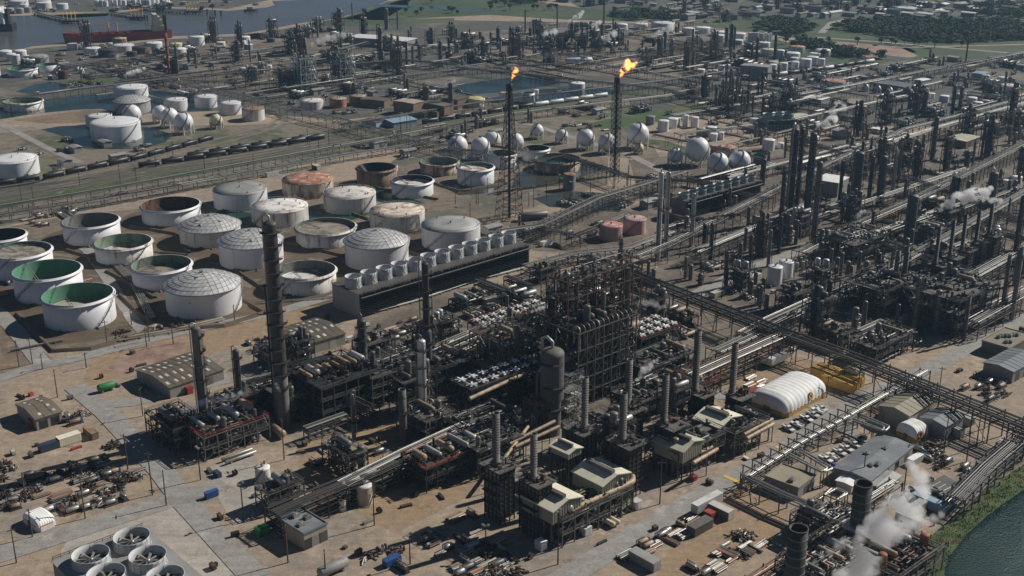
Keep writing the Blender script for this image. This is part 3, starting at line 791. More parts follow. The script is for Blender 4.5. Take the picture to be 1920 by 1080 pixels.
def groundpipe(pts, n, label, z=0.7, rz=None, m=None, sp=0.8, r=0.25, near=True):
    """pipes lying on low sleepers"""
    P = [Vector(G(*p)) for p in pts]; o = P[0].copy(); t = thing('pipe_run', label, 'pipe run', (o.x, o.y), 0, 'low pipe runs', near)
    Q = [p-o for p in P]; s = MB()
    for i in range(len(Q)-1):
        d = Q[i+1]-Q[i]; k = max(1, int(d.length/6)); nn = Vector((-d.y, d.x)).normalized()
        for j in range(k): c = Q[i]+d*(j+0.5)/k; s.box((c.x, c.y, z*0.4), (0.4, n*sp+0.6, z*0.8), atan2(d.y, d.x))
    s.path([(q.x, q.y, z*0.5) for q in Q], 0.15, 4)
    s.obj('sleepers', 'concrete', t)
    for q in range(n):
        x = (q-(n-1)/2)*sp; L = []
        for i, c in enumerate(Q):
            a = Q[max(0, i-1)]; b = Q[min(len(Q)-1, i+1)]; d = (b-a).normalized(); L.append((c.x-d.y*x, c.y+d.x*x, z+r))
        MB().path(L, r*R.uniform(0.7, 1.25), 6).obj('pipe', m or R.choice(('pipe_light', 'pipe_grey', 'pipe_light', 'pipe_tan')), t)
    return t
# ================================================================== the setting
S = 14000
g = MB().add([(-S, -600, 0), (S, -600, 0), (S, S, 0), (-S, S, 0)], [(0, 1, 2, 3)]).obj('ground', 'ground'); struct(g)
def zl(k): return 0.03*k
sheet('river', [(-900, 40), (-60, 96), (40, 92), (60, 87), (120, 82), (230, 80), (323, 68), (457, 63), (567, 43), (630, 35), (640, 32), (673, 23), (723, 3), (790, -30), (700, -50), (640, -4), (510, 2), (515, 10), (500, 14), (430, 20), (300, 15), (210, 25), (60, 29), (-40, 31), (-900, 0)], zl(2), 'channel_water')
PONDS = [[(30, 172), (65, 158), (100, 153), (130, 160), (118, 170), (70, 178)],
 [(0, 208), (75, 194), (140, 182), (220, 172), (300, 170), (350, 178), (395, 196), (400, 208), (300, 212), (235, 214), (190, 204), (140, 206), (60, 214), (0, 224)],
 [(78, 243), (110, 237), (165, 234), (200, 240), (275, 238), (325, 252), (310, 266), (272, 278), (210, 280), (150, 278), (117, 266), (120, 256)],
 [(848, 167), (860, 160), (905, 152), (975, 143), (1020, 148), (1060, 155), (1010, 164), (945, 173), (880, 177)],
 [(918, 184), (960, 176), (1020, 167), (1100, 163), (1165, 170), (1150, 177), (1050, 186), (990, 193), (940, 190)],
 [(808, 283), (850, 278), (930, 283), (990, 306), (965, 320), (880, 300), (830, 292)],
 [(965, 325), (990, 318), (1090, 305), (1122, 312), (1128, 320), (1065, 338), (1000, 350), (960, 352)],
 [(1000, 372), (1060, 358), (1130, 362), (1190, 380), (1160, 398), (1090, 392), (1030, 388)],
 [(835, 352), (900, 345), (945, 335), (950, 345), (920, 362), (860, 366)],
 [(1440, 58), (1485, 66), (1482, 72), (1440, 63)], [(1500, 78), (1512, 72), (1530, 76), (1545, 88), (1550, 94), (1530, 88)], [(1545, 96), (1570, 104), (1582, 112), (1560, 108)],
 [(690, 12), (705, 8), (830, 12), (930, 20), (900, 21), (800, 16)], [(0, 342), (60, 330), (90, 338), (40, 350), (0, 356)]]
for i, p in enumerate(PONDS): sheet('pond', p, zl(3), 'murky_water' if i in (5, 6, 7, 8) else 'pond_water')
TEAL = [[(375, 408), (410, 392), (480, 400), (560, 396), (640, 372), (690, 378), (720, 392), (640, 420), (560, 424), (470, 432), (400, 425)],
 [(690, 350), (750, 368), (800, 380), (760, 392), (700, 375)], [(500, 365), (545, 358), (555, 378), (510, 384)]]
for p in TEAL: sheet('bund_water', p, zl(3), 'teal_water')
sheet('lagoon', [(1768, 1085), (1778, 1045), (1815, 1000), (1850, 968), (1900, 932), (1940, 905), (2060, 860), (2160, 1100), (1780, 1150)], zl(4), 'lagoon_water')
sheet('grass_bank', [(1725, 1030), (1740, 1010), (1800, 955), (1850, 915), (1935, 860), (2060, 790), (2100, 850), (1935, 915), (1900, 940), (1850, 976), (1818, 1005), (1785, 1045), (1775, 1090), (1740, 1090)], zl(3), 'grass', 'stuff')
GR = [[(640, 36), (690, 22), (745, 2), (800, -14), (990, -16), (1010, 5), (1120, 18), (1240, 32), (1190, 41), (1040, 36), (920, 28), (830, 32), (720, 38)],
 [(1290, 45), (1380, 35), (1500, 32), (1610, 40), (1720, 52), (1930, 72), (1930, 82), (1690, 88), (1500, 72), (1400, 60)],
 [(1400, 70), (1460, 75), (1530, 95), (1600, 108), (1680, 112), (1640, 122), (1540, 115), (1440, 98)],
 [(1500, -10), (1960, -10), (1960, 15), (1600, 8)]]
GR += [[(1690, 90), (1935, 84), (1935, 110), (1800, 116), (1690, 124), (1720, 104)], [(560, 47), (640, 34), (676, 22), (726, 3), (765, -2), (765, 10), (720, 36), (852, 34), (852, 42), (640, 49)]]
for p in GR: sheet('meadow', p, zl(2), 'meadow', 'stuff')
GR2 = [[(130, 352), (330, 322), (560, 285), (700, 258), (705, 265), (420, 318), (200, 356), (110, 366)], [(690, 250), (900, 215), (1120, 180), (1260, 165), (1260, 170), (1000, 208), (760, 250), (700, 260)],
 [(1100, 232), (1180, 215), (1300, 195), (1420, 175), (1440, 180), (1300, 215), (1200, 235), (1150, 248)], [(1210, 262), (1240, 262), (1300, 280), (1280, 290), (1220, 270)],
 [(120, 152), (190, 145), (230, 150), (180, 158)], [(100, 28), (210, 22), (200, 30), (130, 34)], [(0, 378), (100, 360), (120, 366), (0, 392)], [(1440, 310), (1480, 300), (1495, 306), (1450, 318)], [(1690, 345), (1760, 350), (1740, 358), (1690, 354)], [(905, 665), (940, 655), (945, 668), (915, 676)]]
for p in GR2: sheet('grass_verge', p, zl(2), 'grass', 'stuff')
# yards of other earth
sheet('bund_floor', [(-60, 440), (150, 400), (360, 385), (700, 330), (780, 268), (960, 262), (1140, 296), (1140, 345), (960, 400), (935, 480), (640, 540), (420, 602), (300, 628), (170, 658), (100, 655), (-60, 560)], 0.0035, 'bund_floor')
sheet('dark_yard', [(980, -40), (2300, -40), (2300, 50), (1930, 48), (1560, 40), (1300, 48), (1100, 20)], 0.002, 'far_yard')
sheet('dark_yard', [(-300, -30), (640, -30), (505, 0), (425, 17), (300, 12), (205, 22), (-300, 28)], 0.002, 'far_yard')
sheet('dark_yard', [(-200, 270), (150, 235), (420, 235), (640, 228), (900, 200), (1180, 190), (1240, 300), (1000, 285), (780, 268), (640, 290), (420, 345), (0, 425), (-200, 450)], 0.003, 'rail_yard')
sheet('dark_yard', [(-300, 250), (0, 210), (300, 200), (640, 225), (900, 200), (1250, 210), (1500, 235), (2000, 240), (2300, 60), (1700, 108), (1200, 44), (800, 37), (672, 27), (640, 36), (600, 44), (567, 48), (457, 67), (323, 73), (230, 83), (120, 86), (60, 91), (-60, 100), (-300, 110)], 0.002, 'far_yard')
for nm, m, p in [('bare_soil', 'orange_soil', [(175, 665), (330, 630), (560, 565), (640, 548), (650, 575), (520, 625), (400, 660), (230, 705), (150, 730)]),
 ('bare_soil', 'pink_soil', [(200, 690), (290, 640), (350, 640), (330, 670), (250, 700)]), ('bare_soil', 'soil', [(0, 600), (55, 640), (110, 680), (40, 705), (0, 715)]),
 ('dark_yard', 'dark_yard', [(950, 420), (1050, 395), (1230, 380), (1260, 430), (1150, 480), (1000, 470)]), ('bare_soil', 'orange_soil', [(560, 830), (860, 770), (900, 920), (740, 1000), (560, 900)]),
 ('bare_soil', 'orange_soil', [(1260, 690), (1420, 650), (1540, 680), (1420, 760), (1300, 740)]), ('bare_soil', 'orange_soil', [(1290, 960), (1400, 905), (1480, 960), (1440, 1030), (1300, 1090), (1230, 1080)]),
 ('bare_soil', 'soil', [(170, 205), (290, 208), (240, 228), (90, 232), (20, 225)]), ('dark_yard', 'dark_yard', [(1180, 300), (1920, 230), (1930, 600), (1600, 660), (1250, 560)]),
 ('dark_yard', 'dark_yard', [(680, 560), (1250, 500), (1480, 620), (1260, 720), (1000, 820), (760, 800), (640, 720)]), ('dark_yard', 'dark_yard', [(860, 60), (1330, 40), (1480, 130), (1250, 150), (900, 130)]),
 ('dark_yard', 'dark_yard', [(150, 90), (660, 60), (680, 130), (560, 180), (250, 150)]), ('bare_soil', 'pink_soil', [(1560, 245), (1620, 238), (1640, 255), (1540, 262)]), ('bare_soil', 'pink_soil', [(1570, 80), (1700, 88), (1720, 98), (1600, 110)]),
 ('dark_yard', 'dark_yard', [(1840, 870), (1930, 800), (1930, 860), (1850, 915)]), ('car_park', 'asphalt', [(1700, 930), (1770, 890), (1830, 925), (1760, 985)])]:
    _k = globals().get('_k', 0)+1; sheet(nm, p, 0.004*_k+0.004, m)
sheet('concrete_apron', [(110, 1090), (115, 1030), (150, 985), (310, 930), (480, 1090)], zl(1), 'concrete')
sheet('concrete_apron', [(380, 880), (470, 850), (545, 930), (440, 990)], zl(1), 'concrete')
sheet('concrete_apron', [(1030, 520), (1150, 490), (1190, 530), (1080, 560)], zl(2), 'asphalt')
# roads
strip('road', [(-30, 1050), (90, 1012), (300, 945), (420, 905)], 9.5, zl(5), 'road')
strip('road', [(140, 725), (200, 775), (300, 880), (350, 945), (480, 1085)], 8.5, zl(6), 'road')
strip('road', [(170, 760), (250, 755), (330, 735), (500, 695), (600, 668)], 7, zl(5), 'road')
strip('road', [(1015, 1110), (1090, 1065), (1300, 940), (1480, 838), (1640, 738), (1700, 715), (1930, 590)], 9, zl(5), 'road')
strip('road', [(-40, 722), (60, 690), (160, 668), (330, 625), (510, 588), (640, 550), (720, 520)], 7.5, zl(5), 'road')
strip('road', [(85, 690), (30, 620), (-30, 560)], 7.5, zl(6), 'road')
strip('road', [(285, 640), (250, 600), (200, 520), (165, 470), (120, 440)], 6, zl(6), 'road')
strip('road', [(1290, 560), (1390, 510), (1500, 470)], 8, zl(5), 'road')
strip('road', [(1470, 745), (1560, 770), (1700, 950)], 7, zl(4), 'road')
strip('road', [(0, 405), (200, 372), (560, 300), (740, 275)], 6, zl(4), 'road')
strip('road', [(780, 205), (1000, 235), (1180, 290), (1260, 330)], 7, zl(4), 'road')
strip('road', [(0, 232), (90, 278), (150, 305)], 6, zl(4), 'road')
strip('road', [(1540, 62), (1560, 42), (1590, 36)], 9, zl(4), 'road')
strip('road', [(1530, 70), (1640, 78), (1900, 100)], 7, zl(4), 'road')
strip('road', [(1290, 735), (1420, 745)], 9, zl(4), 'road')
for q, ln in enumerate((48, 30)):
    pass
for a, b in (((1358, 893), (1387, 906)), ((1455, 838), (1472, 846)), ((1660, 745), (1676, 752))):
    strip('road_marking', [a, b], 1.6, zl(8), 'yellow')
for i in range(9):
    a = (1745+i*9.5, 893+i*5.0); strip('parking_line', [a, (a[0]-17, a[1]+9)], 0.22, zl(3), 'white')
for pts in ([(300, 868), (338, 905), (372, 938)], [(1180, 1005), (1250, 965), (1330, 920)], [(1430, 860), (1500, 815)], [(1290, 715), (1360, 690)]):
    strip('kerb_line', pts, 0.35, zl(4), 'red')
# earth bunds round the tanks
def bund(pts, w=3.2, h=1.3):
    P = [Vector(G(*p)) for p in pts]
    a, b = strip_pts(P, w); c, d = strip_pts(P, w*0.3); n = len(P); m = MB()
    m.add([(p.x, p.y, 0.01) for p in a]+[(p.x, p.y, h) for p in c]+[(p.x, p.y, h) for p in d]+[(p.x, p.y, 0.01) for p in b], [(k*n+i, (k+1)*n+i, (k+1)*n+i+1, k*n+i+1) for k in range(3) for i in range(n-1)])
    struct(m.obj('earth_bank', 'bund'))
for p in ([(32, 590), (60, 620), (100, 660), (170, 655), (250, 632), (282, 622)], [(0, 570), (40, 580), (95, 566)], [(225, 555), (262, 590), (310, 622), (420, 612), (520, 580)], [(200, 510), (240, 530), (290, 560)],
          [(125, 470), (190, 490), (240, 470), (350, 480)], [(245, 425), (330, 440), (355, 475)], [(400, 478), (460, 520), (520, 560), (650, 535)], [(370, 470), (470, 440), (640, 480), (800, 470)], [(540, 455), (600, 470), (690, 445)],
          [(670, 440), (790, 480), (905, 455), (930, 470)], [(640, 395), (690, 412), (800, 395)], [(390, 405), (500, 372), (660, 345), (820, 375)], [(770, 330), (860, 360), (950, 345)], [(960, 358), (1060, 345), (1135, 322)], [(440, 555), (500, 590)], [(780, 280), (870, 268), (980, 282)]):
    bund(p)
sh = []
for cx, yb, w in ((155, 622, 128), (97, 572, 122), (48, 528, 110), (176, 462, 102), (236, 498, 103), (308, 546, 109), (386, 600, 140), (324, 426, 107), (397, 467, 112), (474, 508, 118), (577, 557, 110), (708, 510, 120), (613, 469, 112), (846, 474, 110)):
    X, Y, r = place(cx, yb, w)
    o = MB().lathe([(r+13, 0.03), (r+3.5, 0.05), (r+2.2, 0.45), (r+0.2, 0.5)], 48, (X, Y, 0)).obj('tank_pad', 'bund'); struct(o)

# ================================================================== the tank farm, measured from the photo: centre x, foot y, width, wall height
wt = 'white_tank'
tank(155, 622, 128, 49, 'open', wt, 'float_roof', 'white tank with bright green inside and a dark grey floating roof', 0.38, None, 'green_in')
tank(97, 572, 122, 47, 'open', wt, 'float_roof', 'white tank with bright green inside and a deep hidden roof, second from front', 0.15, None, 'green_in', False)
tank(48, 528, 108, 43, 'open', wt, 'float_roof', 'white open tank with its tan floating roof near the rim', 0.82, None, 'teal_in')
tank(12, 492, 84, 40, 'open', wt, 'black_in', 'white open tank with dark inside cut by the photo edge', 0.5, None, 'black_in')
tank(176, 462, 102, 35, 'open', wt, 'float_roof', 'white open tank with plain grey green inside', 0.15, None, 'grey_in')
tank(236, 498, 103, 30, 'open', 'white_worn', 'float_white', 'white open tank with pale green inside and rust spots', 0.25, None, 'pale_green_in')
tank(308, 546, 109, 34, 'open', wt, 'float_roof', 'white open tank with grey green inside and a leaning roof ladder', 0.45, None, 'pale_green_in')
tank(386, 600, 138, 46, 'dome', wt, None, 'white tank with the nearest silver faceted dome')
tank(324, 426, 107, 29, 'open', wt, 'black_in', 'white open tank with black and rust inside', 0.2, None, 'rust_in')
tank(397, 467, 112, 30, 'dome', 'white_worn', None, 'white tank with a silver faceted dome, farthest of three at left')
tank(474, 508, 118, 41, 'dome', wt, None, 'white tank with a silver faceted dome half hidden by the dark stack')
tank(708, 510, 118, 43, 'dome', wt, None, 'white tank with a silver faceted dome and dark slanting stair')
tank(527, 428, 105, 28, 'flat', 'white_worn', 'white_roof', 'white tank with streaked wall and spotted white roof')
tank(613, 469, 112, 29, 'open', 'white_worn', 'float_roof', 'white open tank with a tan floating roof near its rim', 0.72, None, 'grey_in')
tank(577, 557, 110, 34, 'open', 'white_worn', 'float_white', 'open tank with white and rust floating roof and red scaffold', 0.4, None, 'grey_in')
tank(453, 397, 99, 31, 'flat', wt, 'grey_roof', 'white tank with a pale grey roof and slanting stair')
tank(579, 374, 95, 27, 'flat', 'white_rust', 'rust_roof', 'tank with a red rusted roof')
tank(657, 403, 98, 29, 'flat', 'white_worn', 'white_roof', 'white tank with grooved wall and stained white roof')
tank(746, 437, 103, 29, 'flat', 'white_worn', 'mixed_roof', 'white tank with brown peeling roof')
tank(846, 474, 110, 38, 'flat', wt, 'grey_roof', 'clean white tank with a large plain grey roof')
tank(707, 353, 74, 31, 'open', 'rust_tank', 'black_in', 'rust brown open tank with black inside', 0.1, None, 'black_in')
tank(774, 373, 78, 26, 'open', wt, 'float_white', 'white open tank with a white ringed floating roof', 0.6, None, 'black_in')
tank(824, 331, 72, 20, 'open', 'white_rust', 'float_roof', 'weathered open tank with green inside and a roof ladder', 0.3, None, 'pale_green_in')
tank(892, 350, 69, 30, 'open', wt, 'float_white', 'white open tank with pale blue green rim', 0.75, None, 'teal_in')
tank(941, 317, 54, 24, 'open', wt, 'float_roof', 'white open tank with teal inside partly behind the flare tower', 0.5, None, 'teal_in')
tank(1005, 304, 51, 21, 'open', wt, 'black_in', 'white open tank with rusted dark inside', 0.2, None, 'rust_in')
tank(1045, 327, 85, 20, 'open', 'white_rust', 'teal_in', 'wide rusted open tank with a green inside', 0.35, None, 'pale_green_in', False)
tank(1067, 358, 24, 29, 'flat', 'grey_tank', 'rust_tank', 'narrow concrete grey tank with rusted top')
tank(220, 269, 91, 30, 'cone', wt, 'white_tank', 'large white tank with a coned white roof standing in water')
tank(186, 240, 46, 19, 'flat', wt, 'white_tank', 'white flat tank half hidden by a coned one')
tank(248, 192, 62, 24, 'flat', wt, 'white_tank', 'tall white flat tank behind a silver dome')
tank(250, 215, 66, 21, 'dome', 'grey_tank', None, 'grey tank with a low silver faceted dome beside the pond')
tank(331, 210, 43, 20, 'flat', wt, 'white_tank', 'white flat tank, first of a row of four')
tank(387, 204, 41, 20, 'flat', wt, 'white_tank', 'white flat tank, second of a row of four')
tank(433, 217, 41, 21, 'flat', wt, 'white_tank', 'white flat tank, third of a row of four')
tank(476, 228, 42, 21, 'flat', 'white_worn', 'rust_tank', 'white tank streaked with rust ending a row of four')
tank(46, 210, 70, 15, 'open', 'white_worn', 'float_roof', 'low open tank with pale green inside by the pond', 0.3, None, 'pale_green_in')
tank(28, 335, 92, 27, 'flat', wt, 'white_tank', 'white flat tank with a dark stair at the photo edge', near=False)
tank(1145, 453, 43, 26, 'flat', 'pink_tank', 'pink_roof', 'pink tank with a red roof')
tank(1189, 441, 43, 26, 'flat', 'pink_tank', 'pink_tank', 'pink tank with a pale roof behind the red roofed one')
tank(1451, 537, 28, 33, 'flat', wt, 'white_tank', 'white upright tank in front of a pair')
tank(1472, 524, 27, 30, 'flat', wt, 'white_tank', 'white upright tank behind its twin')
tank(494, 906, 28, 24, 'flat', 'white_worn', 'white_roof', 'small white tank, largest of three by the front rack')
tank(512, 915, 22, 16, 'flat', 'white_worn', 'white_roof', 'small white tank, middle of three by the front rack')
tank(527, 922, 18, 13, 'flat', 'white_worn', 'rust_roof', 'small white tank with rusty top by the front rack')
tank(684, 950, 31, 34, 'flat', 'cream_tank', 'white_worn', 'cream tank with peeling paint on the sandy yard')
tank(643, 960, 15, 20, 'cap', 'white_worn', 'rust_roof', 'small cream hopper tank with a rusty cap')
# farther tanks
_w = 'white tank'
FT = [(890, 202, 34, 14, 'cap', 'white_worn', 'yellow_dome', 'cream tank with a yellow domed top'), (945, 191, 18, 16, 'flat', wt, 'rust_roof', 'white tank with reddish rim in the pond'), (990, 193, 25, 17, 'open', wt, 'teal_in', 'open white tank with a dark rim in the pond'), (1005, 185, 10, 16, 'flat', wt, wt, 'white narrow tank in the pond'), (1082, 173, 29, 15, 'flat', wt, wt, 'white flat tank standing alone in the pond'),
 (585, 207, 44, 15, 'flat', 'white_worn', 'white_roof', 'white tank with a rust stained roof'), (634, 203, 32, 16, 'flat', 'orange_tank', 'white_rust', 'orange and white banded tank'), (671, 198, 31, 16, 'flat', 'brown_tank', 'tan_roof', 'brown tank with a tan roof'),
 (1243, 248, 21, 20, 'flat', wt, wt, _w), (1260, 241, 22, 17, 'flat', wt, wt, _w), (1219, 235, 17, 15, 'cap', 'grey_tank', 'grey_tank', 'grey domed tank'), (1271, 237, 9, 15, 'flat', wt, wt, _w),
 (1285, 238, 11, 21, 'flat', wt, wt, 'tall white tank'), (1302, 240, 15, 19, 'flat', wt, wt, 'tall white tank'), (1314, 257, 18, 15, 'flat', 'grey_tank', 'grey_tank', 'grey tank'), (1333, 257, 20, 17, 'flat', wt, wt, _w), (1337, 265, 16, 13, 'flat', wt, wt, 'small white tank'), (1351, 263, 12, 14, 'flat', wt, wt, 'small white tank'),
 (1413, 242, 17, 18, 'flat', wt, 'white_worn', 'white tank with a slanting stair'), (1440, 284, 23, 20, 'flat', wt, wt, 'white tank alone on a dark yard'), (1463, 279, 12, 10, 'flat', wt, wt, 'small white tank'), (1523, 273, 22, 15, 'cap', 'white_worn', 'white_worn', 'pale domed tank'), (1435, 212, 16, 11, 'cap', 'cream_tank', 'cream_tank', 'cream domed tank'),
 (1427, 310, 30, 19, 'open', 'dark_tank', 'black_in', 'black open tank'), (1362, 295, 34, 16, 'flat', 'white_rust', 'rust_roof', 'wide rusty tank'), (1338, 292, 13, 18, 'flat', 'orange_tank', 'rust_roof', 'narrow orange streaked tank'), (1402, 298, 12, 13, 'flat', 'maroon_tank', 'maroon_tank', 'small maroon tank'),
 (1560, 171, 46, 16, 'flat', wt, 'rust_roof', 'wide white tank with a rusty roof'), (1890, 180, 37, 17, 'flat', wt, 'cream_tank', 'wide white tank'), (1846, 159, 15, 17, 'flat', 'white_worn', 'grey_roof', 'grey white tank'), (1878, 158, 18, 11, 'cap', wt, wt, 'white domed tank'), (1895, 158, 16, 10, 'flat', 'brown_tank', 'brown_tank', 'brown tank'),
 (1769, 193, 18, 12, 'flat', wt, wt, _w), (1821, 198, 18, 13, 'cap', wt, wt, 'white domed tank'), (1832, 204, 18, 11, 'flat', wt, wt, _w), (1846, 201, 15, 12, 'flat', 'white_worn', 'grey_roof', 'grey white tank'), (1716, 186, 20, 10, 'flat', wt, wt, _w), (1745, 185, 14, 9, 'flat', wt, wt, 'small white tank'),
 (1884, 355, 13, 16, 'flat', wt, wt, 'white upright tank'), (1904, 352, 19, 19, 'flat', wt, wt, 'white upright tank'),
 (44, 145, 53, 13, 'open', wt, 'black_in', 'white open tank with a dark top'), (92, 137, 42, 13, 'open', wt, 'teal_in', 'white open tank with a teal rim'), (73, 120, 37, 11, 'cap', 'grey_tank', 'grey_tank', 'grey domed tank'), (31, 121, 16, 17, 'flat', 'white_worn', wt, 'narrow white tank'), (11, 106, 24, 8, 'cap', wt, wt, 'white domed tank'), (39, 105, 22, 8, 'cap', wt, wt, 'white domed tank'), (22, 115, 18, 12, 'cap', wt, wt, 'white domed tank'), (119, 149, 18, 15, 'flat', 'maroon_tank', 'maroon_tank', 'dark red tank'), (104, 150, 7, 8, 'flat', wt, wt, 'small white tank'), (94, 149, 8, 7, 'flat', 'grey_tank', wt, 'small grey tank'), (-2, 145, 8, 15, 'flat', wt, wt, _w), (52, 118, 12, 13, 'flat', 'grey_tank', wt, 'grey tank'),
 (136, 94, 19, 11, 'flat', wt, wt, _w), (161, 91, 19, 10, 'flat', wt, wt, _w), (174, 103, 32, 11, 'flat', wt, wt, 'wide white tank'), (231, 99, 42, 12, 'flat', wt, wt, 'very wide white tank'), (203, 108, 35, 13, 'flat', 'dark_tank', 'dark_tank', 'black tank'), (213, 113, 20, 10, 'flat', 'grey_tank', 'dark_tank', 'dark grey tank'), (267, 102, 36, 12, 'flat', 'brown_tank', 'dark_tank', 'dark brown tank'), (289, 99, 33, 17, 'flat', wt, wt, 'tall white tank'), (248, 107, 19, 9, 'flat', 'dark_tank', 'dark_tank', 'small black tank'), (225, 83, 26, 10, 'flat', 'rust_tank', 'white_rust', 'rust brown tank'),
 (369, 86, 30, 16, 'flat', wt, wt, 'tall white tank standing alone'), (458, 80, 23, 10, 'flat', wt, wt, _w), (454, 86, 17, 8, 'flat', wt, wt, _w), (414, 88, 18, 8, 'flat', 'white_worn', 'white_worn', _w), (508, 80, 16, 7, 'flat', 'navy_tank', 'navy_tank', 'navy blue tank'), (545, 78, 16, 7, 'flat', 'navy_tank', 'navy_tank', 'navy blue tank'), (330, 89, 24, 6, 'flat', 'cream_tank', 'yellow_dome', 'yellow rimmed tank'), (335, 104, 30, 11, 'flat', wt, wt, 'wide white tank'), (466, 95, 16, 11, 'flat', 'grey_tank', wt, 'grey tank'), (207, 88, 9, 7, 'flat', wt, wt, 'small white tank'),
 (456, 141, 11, 13, 'flat', wt, wt, 'small white tank'), (470, 138, 11, 12, 'flat', wt, wt, 'small white tank'), (491, 136, 11, 11, 'flat', wt, wt, 'small white tank'), (505, 133, 11, 10, 'flat', wt, wt, 'small white tank'),
 (1140, 55, 15, 7, 'cap', 'grey_tank', 'grey_tank', 'grey domed tank'), (1166, 57, 21, 10, 'cap', wt, wt, 'white domed tank'), (1201, 55, 27, 9, 'flat', wt, wt, _w), (1241, 58, 42, 13, 'flat', wt, wt, 'wide white tank'), (1112, 51, 17, 8, 'flat', 'white_rust', 'rust_roof', 'rusty white tank'),
 (1290, 67, 24, 13, 'flat', wt, wt, _w), (1316, 63, 30, 10, 'flat', wt, wt, 'wide white tank'), (1348, 69, 30, 8, 'flat', wt, wt, 'wide white tank'), (1385, 76, 24, 12, 'flat', wt, wt, _w), (1346, 80, 25, 13, 'flat', wt, 'cream_tank', _w), (1383, 85, 20, 9, 'flat', wt, wt, _w), (1431, 89, 25, 8, 'flat', wt, wt, 'wide white tank'),
 (1493, 100, 29, 11, 'flat', 'white_worn', 'rust_roof', 'tank with a rusty roof'), (1542, 107, 29, 12, 'flat', wt, wt, 'wide white tank'), (1484, 114, 30, 13, 'flat', wt, wt, 'wide white tank'), (1527, 109, 22, 8, 'flat', wt, wt, _w), (1522, 121, 23, 13, 'flat', wt, wt, _w), (1539, 123, 14, 12, 'flat', wt, wt, 'small white tank'), (1509, 128, 23, 16, 'flat', wt, wt, 'tall white tank'), (1490, 130, 15, 13, 'flat', wt, wt, _w), (1468, 133, 16, 14, 'flat', wt, wt, _w), (1448, 135, 15, 13, 'flat', wt, wt, _w), (1462, 110, 16, 15, 'flat', wt, wt, _w), (1488, 119, 15, 10, 'flat', wt, wt, 'small white tank'), (1452, 128, 12, 11, 'flat', wt, wt, 'small white tank'), (1440, 103, 26, 9, 'flat', wt, 'cream_tank', _w),
 (1352, 138, 12, 15, 'flat', wt, wt, 'small white tank'), (1363, 135, 11, 13, 'flat', wt, wt, 'small white tank'), (1398, 143, 9, 13, 'flat', wt, wt, 'small white tank'), (1408, 142, 9, 14, 'flat', 'grey_tank', wt, 'small grey tank'), (1313, 137, 17, 6, 'flat', wt, wt, 'low white tank'), (1340, 140, 11, 8, 'flat', wt, wt, 'low white tank'), (1330, 139, 8, 7, 'flat', wt, wt, 'low white tank'), (1385, 141, 10, 9, 'flat', wt, wt, 'small white tank'), (1363, 142, 8, 9, 'flat', wt, wt, 'small white tank'),
 (82, 17, 30, 11, 'flat', 'white_worn', wt, _w), (117, 18, 22, 10, 'flat', wt, wt, _w), (35, 12, 36, 9, 'flat', wt, wt, 'wide white tank'), (80, 8, 30, 7, 'flat', wt, wt, 'wide white tank'), (20, 26, 14, 9, 'cap', 'grey_tank', 'grey_tank', 'grey domed tank'), (38, 26, 14, 9, 'cap', 'grey_tank', 'grey_tank', 'grey domed tank'), (53, 24, 13, 9, 'cap', 'grey_tank', 'grey_tank', 'grey domed tank'), (6, 24, 12, 9, 'cap', 'white_worn', wt, _w), (45, 17, 16, 8, 'flat', wt, wt, _w)]
for f in FT: tank(*f, group='distant storage tanks')
for i in range(16):
    x = 182+i*8.7+R.uniform(-1, 1); tank(x, 12-i*0.25+R.uniform(-1.5, 1), 8.5+R.uniform(-1, 3), 10, 'flat', wt, wt, 'narrow white silo tank on the far bank', group='silo row on the far bank', near=False)
for i in range(9): tank(1404+i*5.0, 80+R.uniform(-2, 1), 5.2, 17, 'flat', 'white_worn', wt, 'slim pale silo of the riverside cluster', group='riverside silos', near=False)
for i in range(8): tank(1484+(i % 4)*8+R.uniform(-2, 2)+(i//4)*3, 506+(i//4)*7-(i % 4)*2.5, 6, 17, 'cap', 'grey_tank', 'grey_tank', 'slim grey upright bottle tank by the right rack', group='bottle tanks by the rack', near=False)
# spheres: centre x, centre y, radius
sphere(858, 273, 19, 'white half sphere low on a dark skirt, nearest the tank farm', skirt=True, near=False)
sphere(923, 262, 16.5, 'white half sphere low on a dark skirt behind a full sphere', skirt=True, near=False)
for a in [(901, 274, 18), (966, 265, 16), (1007, 244, 12), (1053, 253, 12), (1098, 258, 17), (1138, 266, 16.5), (1266, 291, 14.5), (1346, 305, 20), (1387, 302, 20.5), (247, 213, 17), (300, 211, 14.5), (318, 218, 16), (344, 228, 17.5), (1623, 163, 6), (1646, 166, 6), (1668, 169, 6), (1732, 173, 11)]:
    sphere(*a, 'white sphere on legs')
sphere(1196, 251, 21, 'large white sphere on legs beside the right flare tower', near=False)
sphere(1308, 280, 23.5, 'largest white sphere on tall legs', near=False)
sphere(1198, 277, 9, 'small greenish sphere in front of a large one', 'cream_tank', near=False)
sphere(405, 225, 12, 'cream sphere on legs apart from the four', 'cream_tank', near=False)
sphere(1702, 174, 11, 'greyish sphere on legs', 'grey_tank'); sphere(1691, 178, 6, 'small white sphere on legs in front of a grey one', near=False)
sphere(144, 128, 4, 'tiny white sphere, left of a pair', near=False); sphere(152, 131, 5, 'tiny white sphere, right of a pair', near=False)
